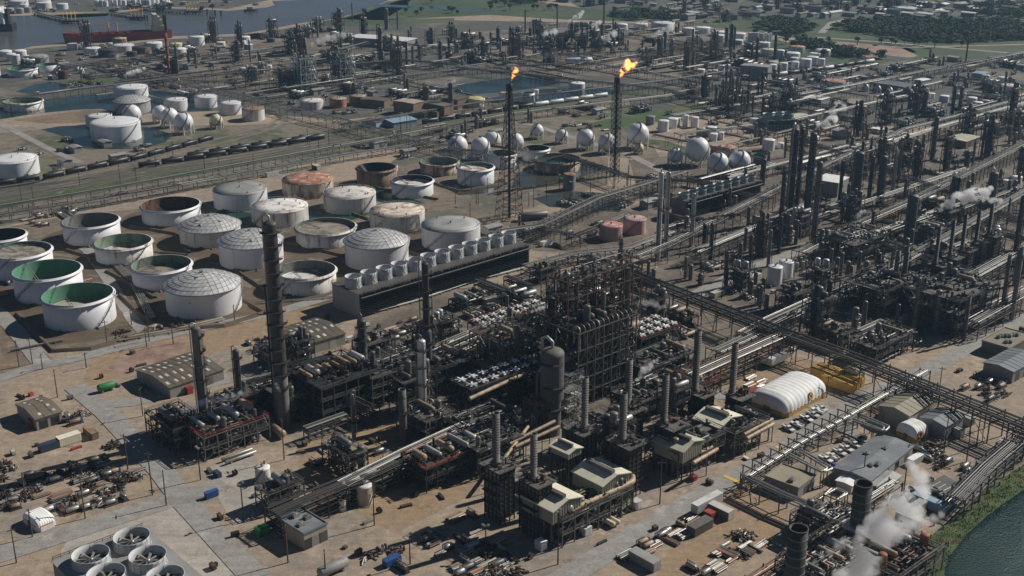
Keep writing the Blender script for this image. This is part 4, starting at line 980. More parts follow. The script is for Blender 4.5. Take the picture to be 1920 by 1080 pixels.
# ================================================================== large single structures
def tri(A, B, C, z):
    """front, right and left corner pixels at height z -> origin, turn, length along, depth"""
    a, b, c = Vector(G(*A, z)), Vector(G(*B, z)), Vector(G(*C, z))
    u = b-a; n = Vector((-u.y, u.x)).normalized()
    return a, atan2(u.y, u.x), u.length, max(3, abs((c-a).dot(n)))
def occbox(a, rz, lx, ly):
    st = max(3, min(lx, ly)/2); ca, sa = cos(rz), sin(rz); i = st/2
    while i < lx+0.1:
        j = st/2
        while j < ly+0.1: occ(a[0]+ca*i-sa*j, a[1]+sa*i+ca*j, st*0.8); j += st
        i += st
def gable(m, lx, ly, z0, z1, rise, along='u', over=0.4):
    """roof with thickness over a rectangle, ridge along u or w"""
    if along == 'u':
        e = [(-over, -over, z1), (-over, ly/2, z1+rise), (-over, ly+over, z1)]; f = [(lx+over, y, z) for _, y, z in e]
    else:
        e = [(-over, -over, z1), (lx/2, -over, z1+rise), (lx+over, -over, z1)]; f = [(x, ly+over, z) for x, _, z in e]
    vs = e+f; vs = [(x, y, z+0.02) for x, y, z in vs]+[(x, y, z+0.3) for x, y, z in vs]
    m.add(vs, [(0, 1, 4, 3), (1, 2, 5, 4), (6, 9, 10, 7), (7, 10, 11, 8), (0, 6, 7, 1), (1, 7, 8, 2), (3, 4, 10, 9), (4, 5, 11, 10), (0, 3, 9, 6), (2, 8, 11, 5)])
def shed(A, B, C, h, rise, label, roof='brown_roof', wall='shed_wall', along='u', lights=0, cat='building', name='warehouse', doors=2, near=False, seams=True, units=0, group=None, z0=0.0, parapet=False):
    a, rz, lx, ly = tri(A, B, C, h) if isinstance(A, tuple) and len(A) == 2 and isinstance(B, tuple) else (A[0], A[1], B, C)
    occbox(a, rz, lx, ly)
    t = thing(name, label, cat, (a[0], a[1]), rz, group, near, z0)
    m = MB(); w = 0.0
    if rise and along == 'u':
        m.prism([(0, 0), (lx, 0), (lx, ly), (0, ly)], 0, h)
        for x in (0.0, lx): m.add([(x, 0, h), (x, ly, h), (x, ly/2, h+rise)], [(0, 1, 2)])
    elif rise:
        m.prism([(0, 0), (lx, 0), (lx, ly), (0, ly)], 0, h)
        for y in (0.0, ly): m.add([(0, y, h), (lx, y, h), (lx/2, y, h+rise)], [(0, 1, 2)])
    else: m.prism([(0, 0), (lx, 0), (lx, ly), (0, ly)], 0, h)
    m.obj('wall', wall, t)
    rf = MB()
    if rise: gable(rf, lx, ly, 0, h, rise, along)
    else:
        rf.bx(-0.25, -0.25, h+0.01, lx+0.25, ly+0.25, h+0.35)
        if parapet:
            for q in ((-0.25, -0.25, lx+0.25, 0.05), (-0.25, ly-0.05, lx+0.25, ly+0.25), (-0.25, 0.06, 0.05, ly-0.06), (lx-0.05, 0.06, lx+0.25, ly-0.06)): rf.bx(q[0], q[1], h+0.36, q[2], q[3], h+0.7)
    ro = rf.obj('roof', roof, t)
    if seams and rise and min(lx, ly) > 6:
        s = MB(); k = int((lx if along == 'u' else ly)/3)
        for i in range(1, k):
            q = i/k
            if along == 'u':
                for y0, y1 in ((-0.3, ly/2), (ly+0.3, ly/2)): s.bar((lx*q, y0, h+0.36), (lx*q, y1, h+rise+0.34), 0.12)
            else:
                for x0, x1 in ((-0.3, lx/2), (lx+0.3, lx/2)): s.bar((x0, ly*q, h+0.36), (x1, ly*q, h+rise+0.34), 0.12)
        s.obj('roof_seams', roof, t)
    for i in range(lights):
        for j in (0.13, 0.36, 0.64, 0.87):
            if along == 'u': x = lx*(i+0.5)/lights+R.uniform(-0.6, 0.6); y = ly*j; z = h+0.33+rise*(1-abs(2*j-1)); x2 = 0.55; y2 = ly*0.045; dz = rise*2*(y2/ly)*(1 if j < 0.5 else -1)
            else: continue
            if R.random() < 0.12: continue
            MB().add([(x-x2, y-y2, z-dz+0.05), (x+x2, y-y2, z-dz+0.05), (x+x2, y+y2, z+dz+0.05), (x-x2, y+y2, z+dz+0.05)], [(0, 1, 2, 3)]).obj('skylight', 'offwhite', t)
    for i in range(doors):
        x = lx*(i+0.6)/(doors+0.2); MB().bx(x-1.6, -0.08, 0.05, x+1.6, 0.05, min(h*0.75, 3.6)).obj('door', R.choice(('steel_grey', 'shed_wall', 'glass')), t)
    for i in range(units):
        x, y = lx*(0.2+0.6*((i*0.37+0.1) % 1)), ly*(0.2+0.6*((i*0.61+0.2) % 1)); u = MB().bx(x-1.1, y-0.9, h+0.36, x+1.1, y+0.9, h+1.5)
        u.lathe([(0.6, h+1.5), (0.6, h+1.7)], 10, (x, y, 0)).disc(0.6, h+1.65, 10, (x, y)); u.obj('roof_unit', 'galv', t)
    return t, a, rz, lx, ly
shed((318, 728), (419, 693), (269, 690), 4.5, 1.6, 'long brown warehouse with pale rooflights, left of the tall dark stack', lights=8)
shed((559, 651), (647, 626), (512, 619), 5, 1.6, 'brown and grey warehouse with pale rooflights, right of the tall dark stack', lights=7)
shed((67, 787), (115, 772), (33, 758), 4.5, 1.5, 'small brown roofed shed on the bare yard at left', 'brown_roof', 'shed_wall', lights=2)
shed((570, 1003), (613, 983), (523, 967), 5.5, 0, 'square pump house with a dark flat roof and tan walls', 'slate_roof', 'tan_wall', name='pump_house', units=3, doors=3, parapet=True)
shed((1633, 902), (1712, 837), (1567, 876), 4, 0.8, 'long low office with a slate grey roof and four roof boxes', 'slate_roof', 'shed_wall', name='office_building', units=4, doors=4, seams=False)
shed((1658, 920), (1688, 893), (1636, 903), 3, 0.5, 'pale stained annex joined to the slate roofed office', 'grey_roof', 'shed_wall', name='annex', doors=1)
shed((1705, 781), (1760, 746), (1652, 760), 6, 1.5, 'large tan gabled hall behind the small white tent', 'tan_roof', 'tan_wall', name='hall')
shed((1773, 801), (1807, 781), (1727, 783), 5.5, 1.2, 'grey open fronted workshop beside the tan hall', 'slate_roof', 'shed_wall', name='workshop', doors=3)
shed((1820, 787), (1829, 782), (1788, 772), 3, 0.3, 'narrow pale lean-to behind the grey workshop', 'grey_roof', 'shed_wall', name='outbuilding', doors=1)
shed((1497, 917), (1528, 893), (1437, 893), 4, 0, 'green stained flat roofed building under the roadside rack', 'tan_roof', 'shed_wall', name='control_building', doors=1, units=1, parapet=True)
shed((1597, 912), (1612, 900), (1568, 902), 3, 0.4, 'small white roofed cabin beside the slate roofed office', 'white', 'offwhite', name='cabin', doors=1)
shed((1900, 698), (1950, 670), (1855, 675), 5, 1, 'grey gabled workshop at the right road', 'slate_roof', 'shed_wall', name='workshop', doors=3)
shed((1893, 655), (1935, 630), (1845, 638), 4.5, 0, 'dark walled flat building with a cluttered roof by the right road', 'tan_roof', 'steel_grey', name='substation', doors=0, units=8, parapet=True)
shed((1610, 700), (1627, 690), (1588, 688), 4.5, 1, 'small yellow walled hut under the pipe rack', 'brown_roof', 'cream', name='hut', doors=1)
shed((1572, 344), (1592, 333), (1541, 330), 9, 0, 'boxy building with a bright white flat roof among columns', 'white', 'shed_wall', name='plant_building', doors=0)
shed((1812, 266), (1837, 257), (1785, 256), 5, 0.4, 'low building with a cream roof at right', 'cream', 'brown_wall', name='plant_building', doors=2)
shed((738, 231), (782, 224), (723, 222), 4, 0.8, 'light blue walled shed with a pale roof beside the railway', 'pale_blue', 'pale_blue', name='shed', doors=0)
shed((705, 230), (722, 226), (690, 222), 4, 0.5, 'smaller light blue shed left of the pale roofed one', 'steel_grey', 'pale_blue', name='shed', doors=0)
for A, B, C, h, l, rf, wl in [((775, 195), (795, 190), (752, 186), 10, 'tall tan brown boiler house left of twin chimneys', 'tan_wall', 'brown_wall'), ((833, 200), (850, 196), (806, 188), 8, 'tan brown hall between twin chimneys', 'brown_roof', 'brown_wall'), ((858, 188), (880, 182), (850, 178), 8, 'brown block behind the yellow domed tank', 'brown_roof', 'brown_wall'), ((720, 190), (733, 185), (690, 181), 6, 'brown block left of the boiler house', 'brown_roof', 'brown_wall'),
                              ((820, 211), (829, 208), (805, 206), 4, 'low brown hut in front of the boiler house', 'brown_roof', 'brown_wall'), ((795, 213), (812, 208), (780, 205), 4, 'long low brown hut in front of the boiler house', 'brown_roof', 'steel_grey'),
                              ((760, 78), (783, 72), (660, 67), 8, 'long white roofed plant hall far left of centre', 'white', 'shed_wall'), ((1440, 127), (1448, 123), (1390, 122), 12, 'long grey slab building among riverside tanks', 'grey_roof', 'grey_roof'),
                              ((1540, 188), (1556, 183), (1510, 182), 4, 'low building with a striped white roof', 'white', 'shed_wall'), ((1600, 195), (1622, 188), (1580, 190), 4, 'low shed with a brown curved roof', 'tan_roof', 'brown_wall'), ((1700, 165), (1722, 160), (1650, 153), 6, 'long dark green shed behind small spheres', 'slate_roof', 'steel'), ((1730, 152), (1745, 149), (1712, 150), 4, 'small white shed behind the grey sphere', 'white', 'white'),
                              ((1500, 222), (1522, 217), (1480, 216), 4, 'low white roofed shed beside the steam puff', 'cream', 'shed_wall'), ((1475, 228), (1500, 221), (1462, 222), 4, 'cream roofed shed beside a small cooling tower', 'cream', 'shed_wall'), ((1655, 245), (1662, 243), (1632, 241), 3, 'row of pale cabins on the dusty yard', 'white', 'offwhite'), ((1845, 140), (1855, 136), (1820, 138), 5, 'pale blue grey shed at right distance', 'pale_blue', 'shed_wall')]:
    shed(A, B, C, h, 0.4, l, rf, wl, name='plant_building', doors=0, seams=False)

# cooling towers
def cooling(A, B, C, z, fans, fh, fr, label, wall='timber_dark', ends='shed_wall', stack='fan_white', rows=1, slats=True, px=None, near=False, blades=False, deckm='steel_grey'):
    if px: a, rz, lx, ly = Vector(G(*A)), C, B[0], B[1]
    else: a, rz, lx, ly = tri(A, B, C, 0)
    occbox(a, rz, lx, ly)
    t = thing('cooling_tower', label, 'cooling tower', (a[0], a[1]), rz, None, near)
    MB().bx(0.3, 0.5, 0, lx-0.3, ly-0.5, z-0.02).obj('casing', wall, t)
    if slats:
        m = MB()
        for y in (0.1, ly-0.1):
            for k in range(int(z/1.1)): m.bx(0.2, y-0.3, 0.6+k*1.1, lx-0.2, y+0.3, 0.75+k*1.1)
            for k in range(int(lx/3.2)+1): m.bar((k*3.2, y, 0), (k*3.2, y, z), 0.25)
        m.obj('louvres', 'steel_dark', t)
        for x in (0.05, lx-0.05): MB().bx(x-0.25, 0, 0, x+0.25, ly, z).obj('end_wall', ends, t)
    MB().bx(-0.4, -0.6, z, lx+0.4, ly+0.6, z+0.25).obj('deck', deckm, t)
    m = MB()
    for y in (-0.5, ly+0.5):
        for zz in (0.7, 1.3): m.bar((0, y, z+zz), (lx, y, z+zz), 0.15)
        for k in range(int(lx/2.5)): m.bar((k*2.5, y, z), (k*2.5, y, z+1.3), 0.13)
    m.obj('guardrail', 'steel_grey', t)
    if slats:
        MB().path([(0, -1.2, z-1.5), (lx, -1.2, z-1.5)], 0.5, 8).obj('header_pipe', 'pipe_dark', t)
        m = MB()
        for k in range(int(lx/2)): m.box((k*2+R.uniform(0, 1), -0.9, z+R.uniform(-0.3, 0.5)), (R.uniform(0.5, 1.4), 0.9, R.uniform(0.4, 1.2)))
        m.obj('valve_deck', 'steel', t)
    P = px or [((i+0.5)*lx/fans, (j+0.5)*ly/rows) for i in range(fans) for j in range(rows)]
    for x, y in P:
        s = MB().lathe([(fr*1.02, z+0.25), (fr*0.93, z+0.25+fh*0.35), (fr*0.95, z+0.25+fh*0.6), (fr, z+0.25+fh), (fr-0.15, z+0.25+fh), (fr*0.9, z+0.25+fh*0.5), (fr*0.9, z+0.4)], 32, (x, y, 0)).obj('fan_stack', stack, t)
        m = MB()
        for k in range(18):
            q = 2*pi*k/18; m.bar((x+fr*1.01*cos(q), y+fr*1.01*sin(q), z+0.3), (x+(fr+0.03)*cos(q), y+(fr+0.03)*sin(q), z+0.2+fh), 0.12)
        m.obj('stack_rib', stack, s)
        MB().disc(fr*0.9, z+0.45, 24, (x, y)).obj('fan_floor', 'steel', s)
        m = MB(); zz = z+fh*0.45; m.cap(fr*0.13, zz, 0.5, 10, (x, y)); q0 = R.uniform(0, 1)
        for k in range(8):
            q = q0+2*pi*k/8; c, d = cos(q), sin(q); w0, w1 = 0.10*fr, 0.075*fr
            m.add([(x+c*fr*0.1-d*w0*0.5, y+d*fr*0.1+c*w0*0.5, zz+0.2), (x+c*fr*0.1+d*w0*0.5, y+d*fr*0.1-c*w0*0.5, zz), (x+c*fr*0.88+d*w1, y+d*fr*0.88-c*w1, zz), (x+c*fr*0.88-d*w1, y+d*fr*0.88+c*w1, zz+0.2)], [(0, 1, 2, 3)])
        m.obj('fan', 'galv', s)
    return t
cooling((676, 597), (992, 499), (640, 570), 11.5, 12, 5.2, 3.9, 'long dark slatted cooling tower topped by twelve white fan stacks')
cooling((1285, 412), (1425, 372), (1268, 402), 11, 9, 3, 3.3, 'long dark cooling tower with a row of pale fan stacks behind the twin pale columns', 'steel', 'steel_grey', 'steel_pale')
cooling((1440, 250), (1493, 247), (1434, 240), 9, 3, 4, 4.8, 'small grey cooling tower with three fan stacks', 'steel_pale', 'steel_pale', 'steel_pale')
PF = [Vector(G(x, y, 14.5)) for x, y in ((245, 995), (168, 1028), (275, 1030), (197, 1064), (308, 1068))]
q0 = Vector(G(140, 1150)); ca, sa = cos(UA), sin(UA)
loc = [((p-q0).x*ca+(p-q0).y*sa, -(p-q0).x*sa+(p-q0).y*ca) for p in PF]
mnx, mny = min(p[0] for p in loc), min(p[1] for p in loc); mxx, mxy = max(p[0] for p in loc), max(p[1] for p in loc)
sh_ = Vector((mnx-7, mny-7)); 
og = q0+Vector((ca*sh_.x-sa*sh_.y, sa*sh_.x+ca*sh_.y))
bk = [PX(og.x, og.y)]
cooling(bk[0], (mxx-mnx+14, mxy-mny+14), UA, 9.5, 0, 3.1, 5.3, 'concrete cooling tower with five large white fan stacks in the near corner', 'concrete', 'concrete', 'fan_white', 1, True, [(p[0]-sh_.x, p[1]-sh_.y) for p in loc], deckm='grey_roof')

# flare towers
def flare(xt, yt, xb, yb, wb, label, derrick):
    X, Y = G(xb, yb); h = topz(Y, yt); b = wb/2/ppm(Y, h*0.2)
    occ(X, Y, b*1.5)
    t = thing('flare_tower', label, 'flare tower', (X, Y), radians(20), None, False)
    MB().tube((0, 0, 0), (0, 0, h), 0.75, 10).obj('riser', 'steel_dark', t)
    k = 17; m = MB(); pr = None
    for i in range(k+1):
        z = h*0.97*i/k; q = (b*(1-i/k)**1.15+1.3) if not derrick else (b*0.75 if i < k*0.93 else 1.5)
        c = [(q, q), (-q, q), (-q, -q), (q, -q)]
        for a in range(4):
            m.bar((*c[a], z), (*c[(a+1) % 4], z), 0.2)
            if pr:
                m.bar((*pr[a], z-h*0.97/k), (*c[a], z), 0.24 if not derrick else 0.2)
                m.bar((*pr[a], z-h*0.97/k), (*c[(a+1) % 4], z), 0.17); m.bar((*pr[(a+1) % 4], z-h*0.97/k), (*c[a], z), 0.17)
        pr = c
    m.obj('lattice', 'steel_rust' if not derrick else 'steel', t)
    m = MB(); m.lathe([(1.5, h-2.2), (1.9, h-1.8), (1.9, h+1.6), (1.5, h+2), (1.2, h+2), (1.2, h-2)], 14); m.obj('flare_tip', 'steel_dark', t)
    m = MB().lathe([(0.6, h-4), (2.6, h-4), (2.6, h-3.8), (0.6, h-3.8)], 12, smooth=False); m.obj('platform', 'steel', t)
    return t, X, Y, h
_, fx, fy, fh1 = flare(958, 163, 955, 408, 34, 'tall dark lattice flare tower on the left, with a small flame', False)
_, gx, gy, fh2 = flare(1161, 150, 1152, 330, 18, 'slender flare riser in a light derrick on the right, with a larger flame', True)
# ================================================================== columns and stacks of the units, measured from the photo
column(506, 414, 533, 800, 26, 'tallest dark round column with ladders and ring platforms, grey lower half', 'stack_dark', plat=13, shell2='chimney_grey', split=0.27, flare=1.02, near=False)
column(372, 612, 386, 815, 17, 'grey column with a pipe loop on top above the red drum deck', 'chimney_grey', plat=6, shell2='col_grey', split=0.3, near=False)
column(445, 655, 453, 790, 12, 'slim dark column left of the tallest one', 'col_slate', plat=4, near=False)
column(674, 598, 683, 715, 17, 'dark and pale banded column right of the brown warehouse', 'col_slate', plat=4, shell2='chimney_grey', split=0.55, near=False)
column(799, 492, 803, 728, 13, 'two stage dark column rising in front of the long cooling tower', 'stack_dark', plat=6, shell2='col_slate', split=0.46, flare=1.5, near=False)
column(789, 636, 794, 795, 16, 'pale grey column with a rusty red head', 'col_light', plat=4, near=False)
column(755, 730, 757, 830, 15, 'grey open stack with a rusted upper end', 'chimney_grey', 'open', plat=1, near=False)
column(660, 738, 664, 825, 8, 'thin grey column right of the drum deck', 'col_grey', plat=2)
column(1028, 652, 1034, 812, 45, 'stout grey vessel, widest of all, narrowing below', 'chimney_grey', plat=3, shell2='chimney_grey', split=0.42, flare=0.78, near=False)
column(1028, 556, 1032, 705, 14, 'black column with a hooked pipe behind the stout vessel', 'steel_dark', plat=3, near=False)
for a in [(1238, 322, 1233, 488, 9.5), (1251, 322, 1247, 482, 8.5), (1301, 362, 1296, 462, 8)]: column(*a, 'tall slim pale column', 'col_light', plat=1)
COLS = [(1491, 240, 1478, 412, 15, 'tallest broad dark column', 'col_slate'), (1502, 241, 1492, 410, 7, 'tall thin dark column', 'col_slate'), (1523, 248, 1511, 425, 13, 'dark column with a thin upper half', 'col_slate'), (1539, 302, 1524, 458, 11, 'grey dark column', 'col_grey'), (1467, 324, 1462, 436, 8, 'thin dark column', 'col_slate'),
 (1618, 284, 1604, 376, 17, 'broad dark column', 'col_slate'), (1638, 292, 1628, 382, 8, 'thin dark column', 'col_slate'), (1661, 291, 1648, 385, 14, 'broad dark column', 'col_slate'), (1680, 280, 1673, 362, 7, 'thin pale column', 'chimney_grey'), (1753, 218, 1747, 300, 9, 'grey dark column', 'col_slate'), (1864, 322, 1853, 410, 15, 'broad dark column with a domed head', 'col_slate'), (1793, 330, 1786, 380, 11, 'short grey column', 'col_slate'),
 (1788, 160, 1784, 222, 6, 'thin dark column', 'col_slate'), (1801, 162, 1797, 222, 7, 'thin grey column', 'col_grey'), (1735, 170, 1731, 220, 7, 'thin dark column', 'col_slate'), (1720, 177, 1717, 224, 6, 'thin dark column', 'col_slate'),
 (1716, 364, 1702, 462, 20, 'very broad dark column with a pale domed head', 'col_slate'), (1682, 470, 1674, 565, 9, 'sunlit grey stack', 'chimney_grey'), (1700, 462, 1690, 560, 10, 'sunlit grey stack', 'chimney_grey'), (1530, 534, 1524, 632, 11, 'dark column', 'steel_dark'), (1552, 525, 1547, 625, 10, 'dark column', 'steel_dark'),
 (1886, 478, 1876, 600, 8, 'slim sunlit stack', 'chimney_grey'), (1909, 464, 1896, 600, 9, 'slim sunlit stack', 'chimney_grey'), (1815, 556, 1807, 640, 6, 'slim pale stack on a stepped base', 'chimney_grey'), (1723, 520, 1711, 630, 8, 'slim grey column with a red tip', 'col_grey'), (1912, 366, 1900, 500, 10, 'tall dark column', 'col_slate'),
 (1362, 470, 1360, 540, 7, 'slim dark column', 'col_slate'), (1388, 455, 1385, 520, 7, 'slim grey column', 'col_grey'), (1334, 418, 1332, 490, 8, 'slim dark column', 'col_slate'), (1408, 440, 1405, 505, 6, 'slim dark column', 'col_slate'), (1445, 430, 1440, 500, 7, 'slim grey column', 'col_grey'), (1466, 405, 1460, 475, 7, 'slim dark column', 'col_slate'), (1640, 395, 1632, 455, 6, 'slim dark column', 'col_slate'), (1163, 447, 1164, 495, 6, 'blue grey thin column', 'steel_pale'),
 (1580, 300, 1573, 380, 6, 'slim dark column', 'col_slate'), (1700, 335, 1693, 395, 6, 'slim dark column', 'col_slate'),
 (712, 50, 714, 114, 9, 'grey banded kiln column', 'chimney_grey'), (735, 64, 735, 110, 4, 'rust red thin stack', 'steel_rust'), (747, 67, 747, 112, 5, 'rust red thin stack', 'steel_rust'), (762, 78, 763, 124, 4, 'rust red thin stack', 'steel_rust'), (773, 86, 774, 124, 4, 'rust red thin stack', 'steel_rust'), (787, 83, 787, 113, 6, 'grey short column', 'col_grey'), (825, 76, 826, 122, 7, 'grey column', 'col_grey'), (742, 90, 742, 124, 17, 'fat rust brown kiln shell', 'rust_tank'),
 (842, 96, 842, 118, 13, 'squat maroon furnace shell with a thin stack', 'maroon_tank'), (842, 71, 842, 100, 4, 'thin black stack', 'steel_dark'), (725, 15, 725, 55, 8, 'grey far column by the channel', 'chimney_grey'), (572, 70, 574, 117, 6, 'dark tower with a banded stack', 'col_slate'), (596, 33, 596, 70, 4, 'thin stack by the channel', 'chimney_grey'), (640, 45, 640, 100, 4, 'thin stack', 'steel'), (661, 5, 661, 40, 2.5, 'thin mast', 'chimney_grey'), (745, 20, 746, 55, 2.5, 'thin mast', 'chimney_grey'),
 (984, 18, 985, 60, 2.5, 'thin pale mast', 'chimney_grey'), (1045, 13, 1045, 55, 2.5, 'thin pale mast', 'chimney_grey'), (1131, -5, 1132, 60, 3, 'tall thin mast', 'chimney_grey'),
 (799, 161, 800, 205, 11, 'stepped grey twin chimney', 'chimney_grey'), (844, 154, 846, 208, 9, 'stepped grey twin chimney', 'chimney_grey'), (1477, 148, 1475, 193, 3.5, 'thin black stack', 'steel_dark'), (1493, 146, 1491, 195, 5.5, 'thin black stack', 'steel_dark'), (1455, 65, 1452, 116, 6, 'dark tapered stack', 'steel_dark'), (1362, 51, 1361, 88, 6, 'dark tapered column', 'col_slate'), (1372, 44, 1370, 94, 7, 'dark column', 'col_slate'), (1378, 50, 1376, 95, 4, 'dark thin column', 'col_slate'), (1815, 66, 1810, 122, 2.5, 'thin lattice mast', 'steel'),
 (1420, 70, 1418, 120, 5, 'grey column', 'col_slate'), (1410, 85, 1409, 118, 5, 'dark rust stack', 'steel_rust'), (1333, 75, 1332, 118, 5, 'dark column', 'col_slate'), (1290, 85, 1288, 132, 11, 'broad rust brown column', 'brown_tank'), (1300, 95, 1299, 130, 6, 'brown column', 'brown_tank'), (313, 66, 317, 136, 5, 'red painted lattice column', 'red'), (331, 84, 333, 138, 6, 'grey column', 'col_grey'), (352, 92, 355, 126, 5, 'rusty column', 'steel_rust'), (366, 95, 368, 128, 6, 'grey column', 'col_grey'), (470, 75, 470, 116, 3, 'grey thin column', 'chimney_grey'), (325, 112, 326, 138, 12, 'dark squat vessel', 'steel_dark')]
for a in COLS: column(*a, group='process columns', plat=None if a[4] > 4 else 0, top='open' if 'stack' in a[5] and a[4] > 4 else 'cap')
for i in range(44):                                   # the far forest of columns beyond the flares
    x = R.uniform(868, 1330); yb = R.uniform(70, 105)+(12 if x > 1200 else 0); hh = R.choice((14, 18, 22, 28, 34, 40))*R.uniform(0.8, 1.1)
    X, Y = G(x, yb)
    if free(X, Y, 4): column(x, yb-hh, x+0.2, yb, R.choice((2.6, 3.5, 4.5, 6, 7)), R.choice(('tall', 'slim', 'short', 'broad'))+' far grey column', R.choice(('col_slate', 'chimney_grey', 'col_grey', 'col_slate', 'steel_pale')), plat=2, group='far columns beyond the flares')
for i in range(26):
    x = R.uniform(1340, 1430); yb = R.uniform(185, 218); hh = R.uniform(25, 66)
    X, Y = G(x, yb)
    if free(X, Y, 2): column(x+0.8, yb-hh, x, yb, R.choice((3, 4, 5)), R.choice(('tall', 'slim', 'short'))+' grey column of the close cluster', R.choice(('col_slate', 'chimney_grey', 'col_grey')), plat=3, group='close column cluster')
for i in range(26):
    x = R.uniform(1280, 1910); yb = R.uniform(400, 560) if R.random() < 0.5 else R.uniform(290, 420); hh = R.uniform(22, 75)
    X, Y = G(x, yb)
    if free(X, Y, 3): column(x+hh*(x-960)/6000, yb-hh, x, yb, R.choice((4, 5, 6, 8, 10)), R.choice(('tall', 'slim', 'short', 'mid height'))+' dark column in the right units', R.choice(('col_slate', 'steel_dark', 'col_grey', 'chimney_grey', 'col_slate')), group='columns of the right units')
# ================================================================== foreground process units
def furnace(px, py, lx, ly, h, ch, label, wall='steel_grey', grid='steel', chm='chimney_grey'):
    a = Vector(G(px, py)); occbox(a, UA, lx, ly)
    t = thing('furnace', label, 'furnace', (a.x, a.y), UA, None, False)
    MB().bx(0.15, 0.15, 1.5, lx-0.15, ly-0.15, h).obj('firebox', wall, t)
    m = MB()
    for x in (0, lx):
        k = int(ly/1.7)
        for j in range(k+1): m.bar((x, ly*j/k, 0), (x, ly*j/k, h), 0.3)
        for z in range(1, int(h/1.7)): m.bar((x, 0, z*1.7+0.6), (x, ly, z*1.7+0.6), 0.24)
    for y in (0, ly):
        k = int(lx/1.7)
        for j in range(k+1): m.bar((lx*j/k, y, 0), (lx*j/k, y, h), 0.3)
        for z in range(1, int(h/1.7)): m.bar((0, y, z*1.7+0.6), (lx, y, z*1.7+0.6), 0.24)
    m.obj('stiffener_grid', grid, t)
    for z in (h*0.35, h*0.55, h*0.75, h):
        m = MB().bx(-1.3, -1.3, z, lx+1.3, ly+1.3, z+0.12) if z == h else MB().bx(-1.4, 0, z, -0.05, ly, z+0.12)
        for p, q in ((((-1.3, -1.3), (lx+1.3, -1.3)), ((lx+1.3, -1.3), (lx+1.3, ly+1.3)), ((lx+1.3, ly+1.3), (-1.3, ly+1.3)), ((-1.3, ly+1.3), (-1.3, -1.3))) if z == h else (((-1.4, 0), (-1.4, ly)),)):
            m.bar((*p, z+1.2), (*q, z+1.2), 0.12)
            for i in range(4): m.bar((p[0]+(q[0]-p[0])*i/4, p[1]+(q[1]-p[1])*i/4, z), (p[0]+(q[0]-p[0])*i/4, p[1]+(q[1]-p[1])*i/4, z+1.2), 0.12)
        m.obj('platform', 'steel' if z < h else 'steel_grey', t)
    clutter(14, 0.3, 0.3, lx-0.3, ly-0.3, h+0.15, R).obj('equipment', R.choice(('steel_rust', 'pipe_grey')), t)['kind'] = 'stuff'
    xt, yt, w = ch; Yc = a.y+(lx*sin(UA)+ly*cos(UA))/2
    Xc = a.x+(lx*cos(UA)-ly*sin(UA))/2
    H1 = topz(Yc, yt); r = w/2/ppm(Yc, H1)
    # put the stack where the photo shows its mouth
    tx = atY(xt, yt, Yc).x; dx, dy = tx-a.x, Yc-a.y
    x = min(lx-r, max(r, dx*cos(UA)+dy*sin(UA))); y = min(ly-r, max(r, -dx*sin(UA)+dy*cos(UA)))
    c = MB().lathe([(r*1.3, h), (r*1.3, h+1.5), (r*1.02, h+1.6), (r*1.02, H1), (r*0.85, H1), (r*0.85, H1-6)], 18, (x, y, 0)); c.disc(r*0.85, H1-6, 18, (x, y))
    s = c.obj('chimney', chm, t)
    m = MB()
    for k in range(int((H1-h-5)/0.9)): z = h+4.6+k*0.9; m.lathe([(r*1.02, z), (r*1.09, z), (r*1.09, z+0.3), (r*1.02, z+0.3)], 18, (x, y, 0))
    m.obj('chimney_rings', chm, s)
    return t
furnace(1009, 1015, 5.5, 8.7, 19, (1001, 813, 13), 'nearest dark furnace tower with gridded walls and a ribbed chimney')
furnace(938, 985, 6, 7.5, 19, (930, 774, 14), 'dark furnace tower with ribbed chimney behind and left of the nearest one')
furnace(1177, 938, 6, 8, 19, (1170, 737, 14), 'dark furnace tower at the right end of the cream gabled roofs', 'steel')
furnace(1092, 900, 6, 7.5, 17, (1098, 708, 12), 'dark furnace tower with blue grey wall and orange rail by the steel bay', 'col_slate', 'steel_dark')
furnace(1186, 835, 5, 5, 13, (1178, 674, 12), 'dark furnace base with a tall ribbed chimney beside a small steam puff', 'steel_dark')
furnace(1258, 885, 6.5, 8, 16, (1249, 702, 13), 'dark furnace left of the inner cream gabled roofs', 'steel_dark')
furnace(1316, 805, 6, 7, 13, (1309, 620, 13), 'dark furnace with tall smooth chimney behind the inner gabled roofs', 'steel_dark')
furnace(1386, 810, 6, 7, 13, (1379, 644, 12), 'dark furnace with tall chimney at the sandy yard left of the big tent', 'steel_dark')
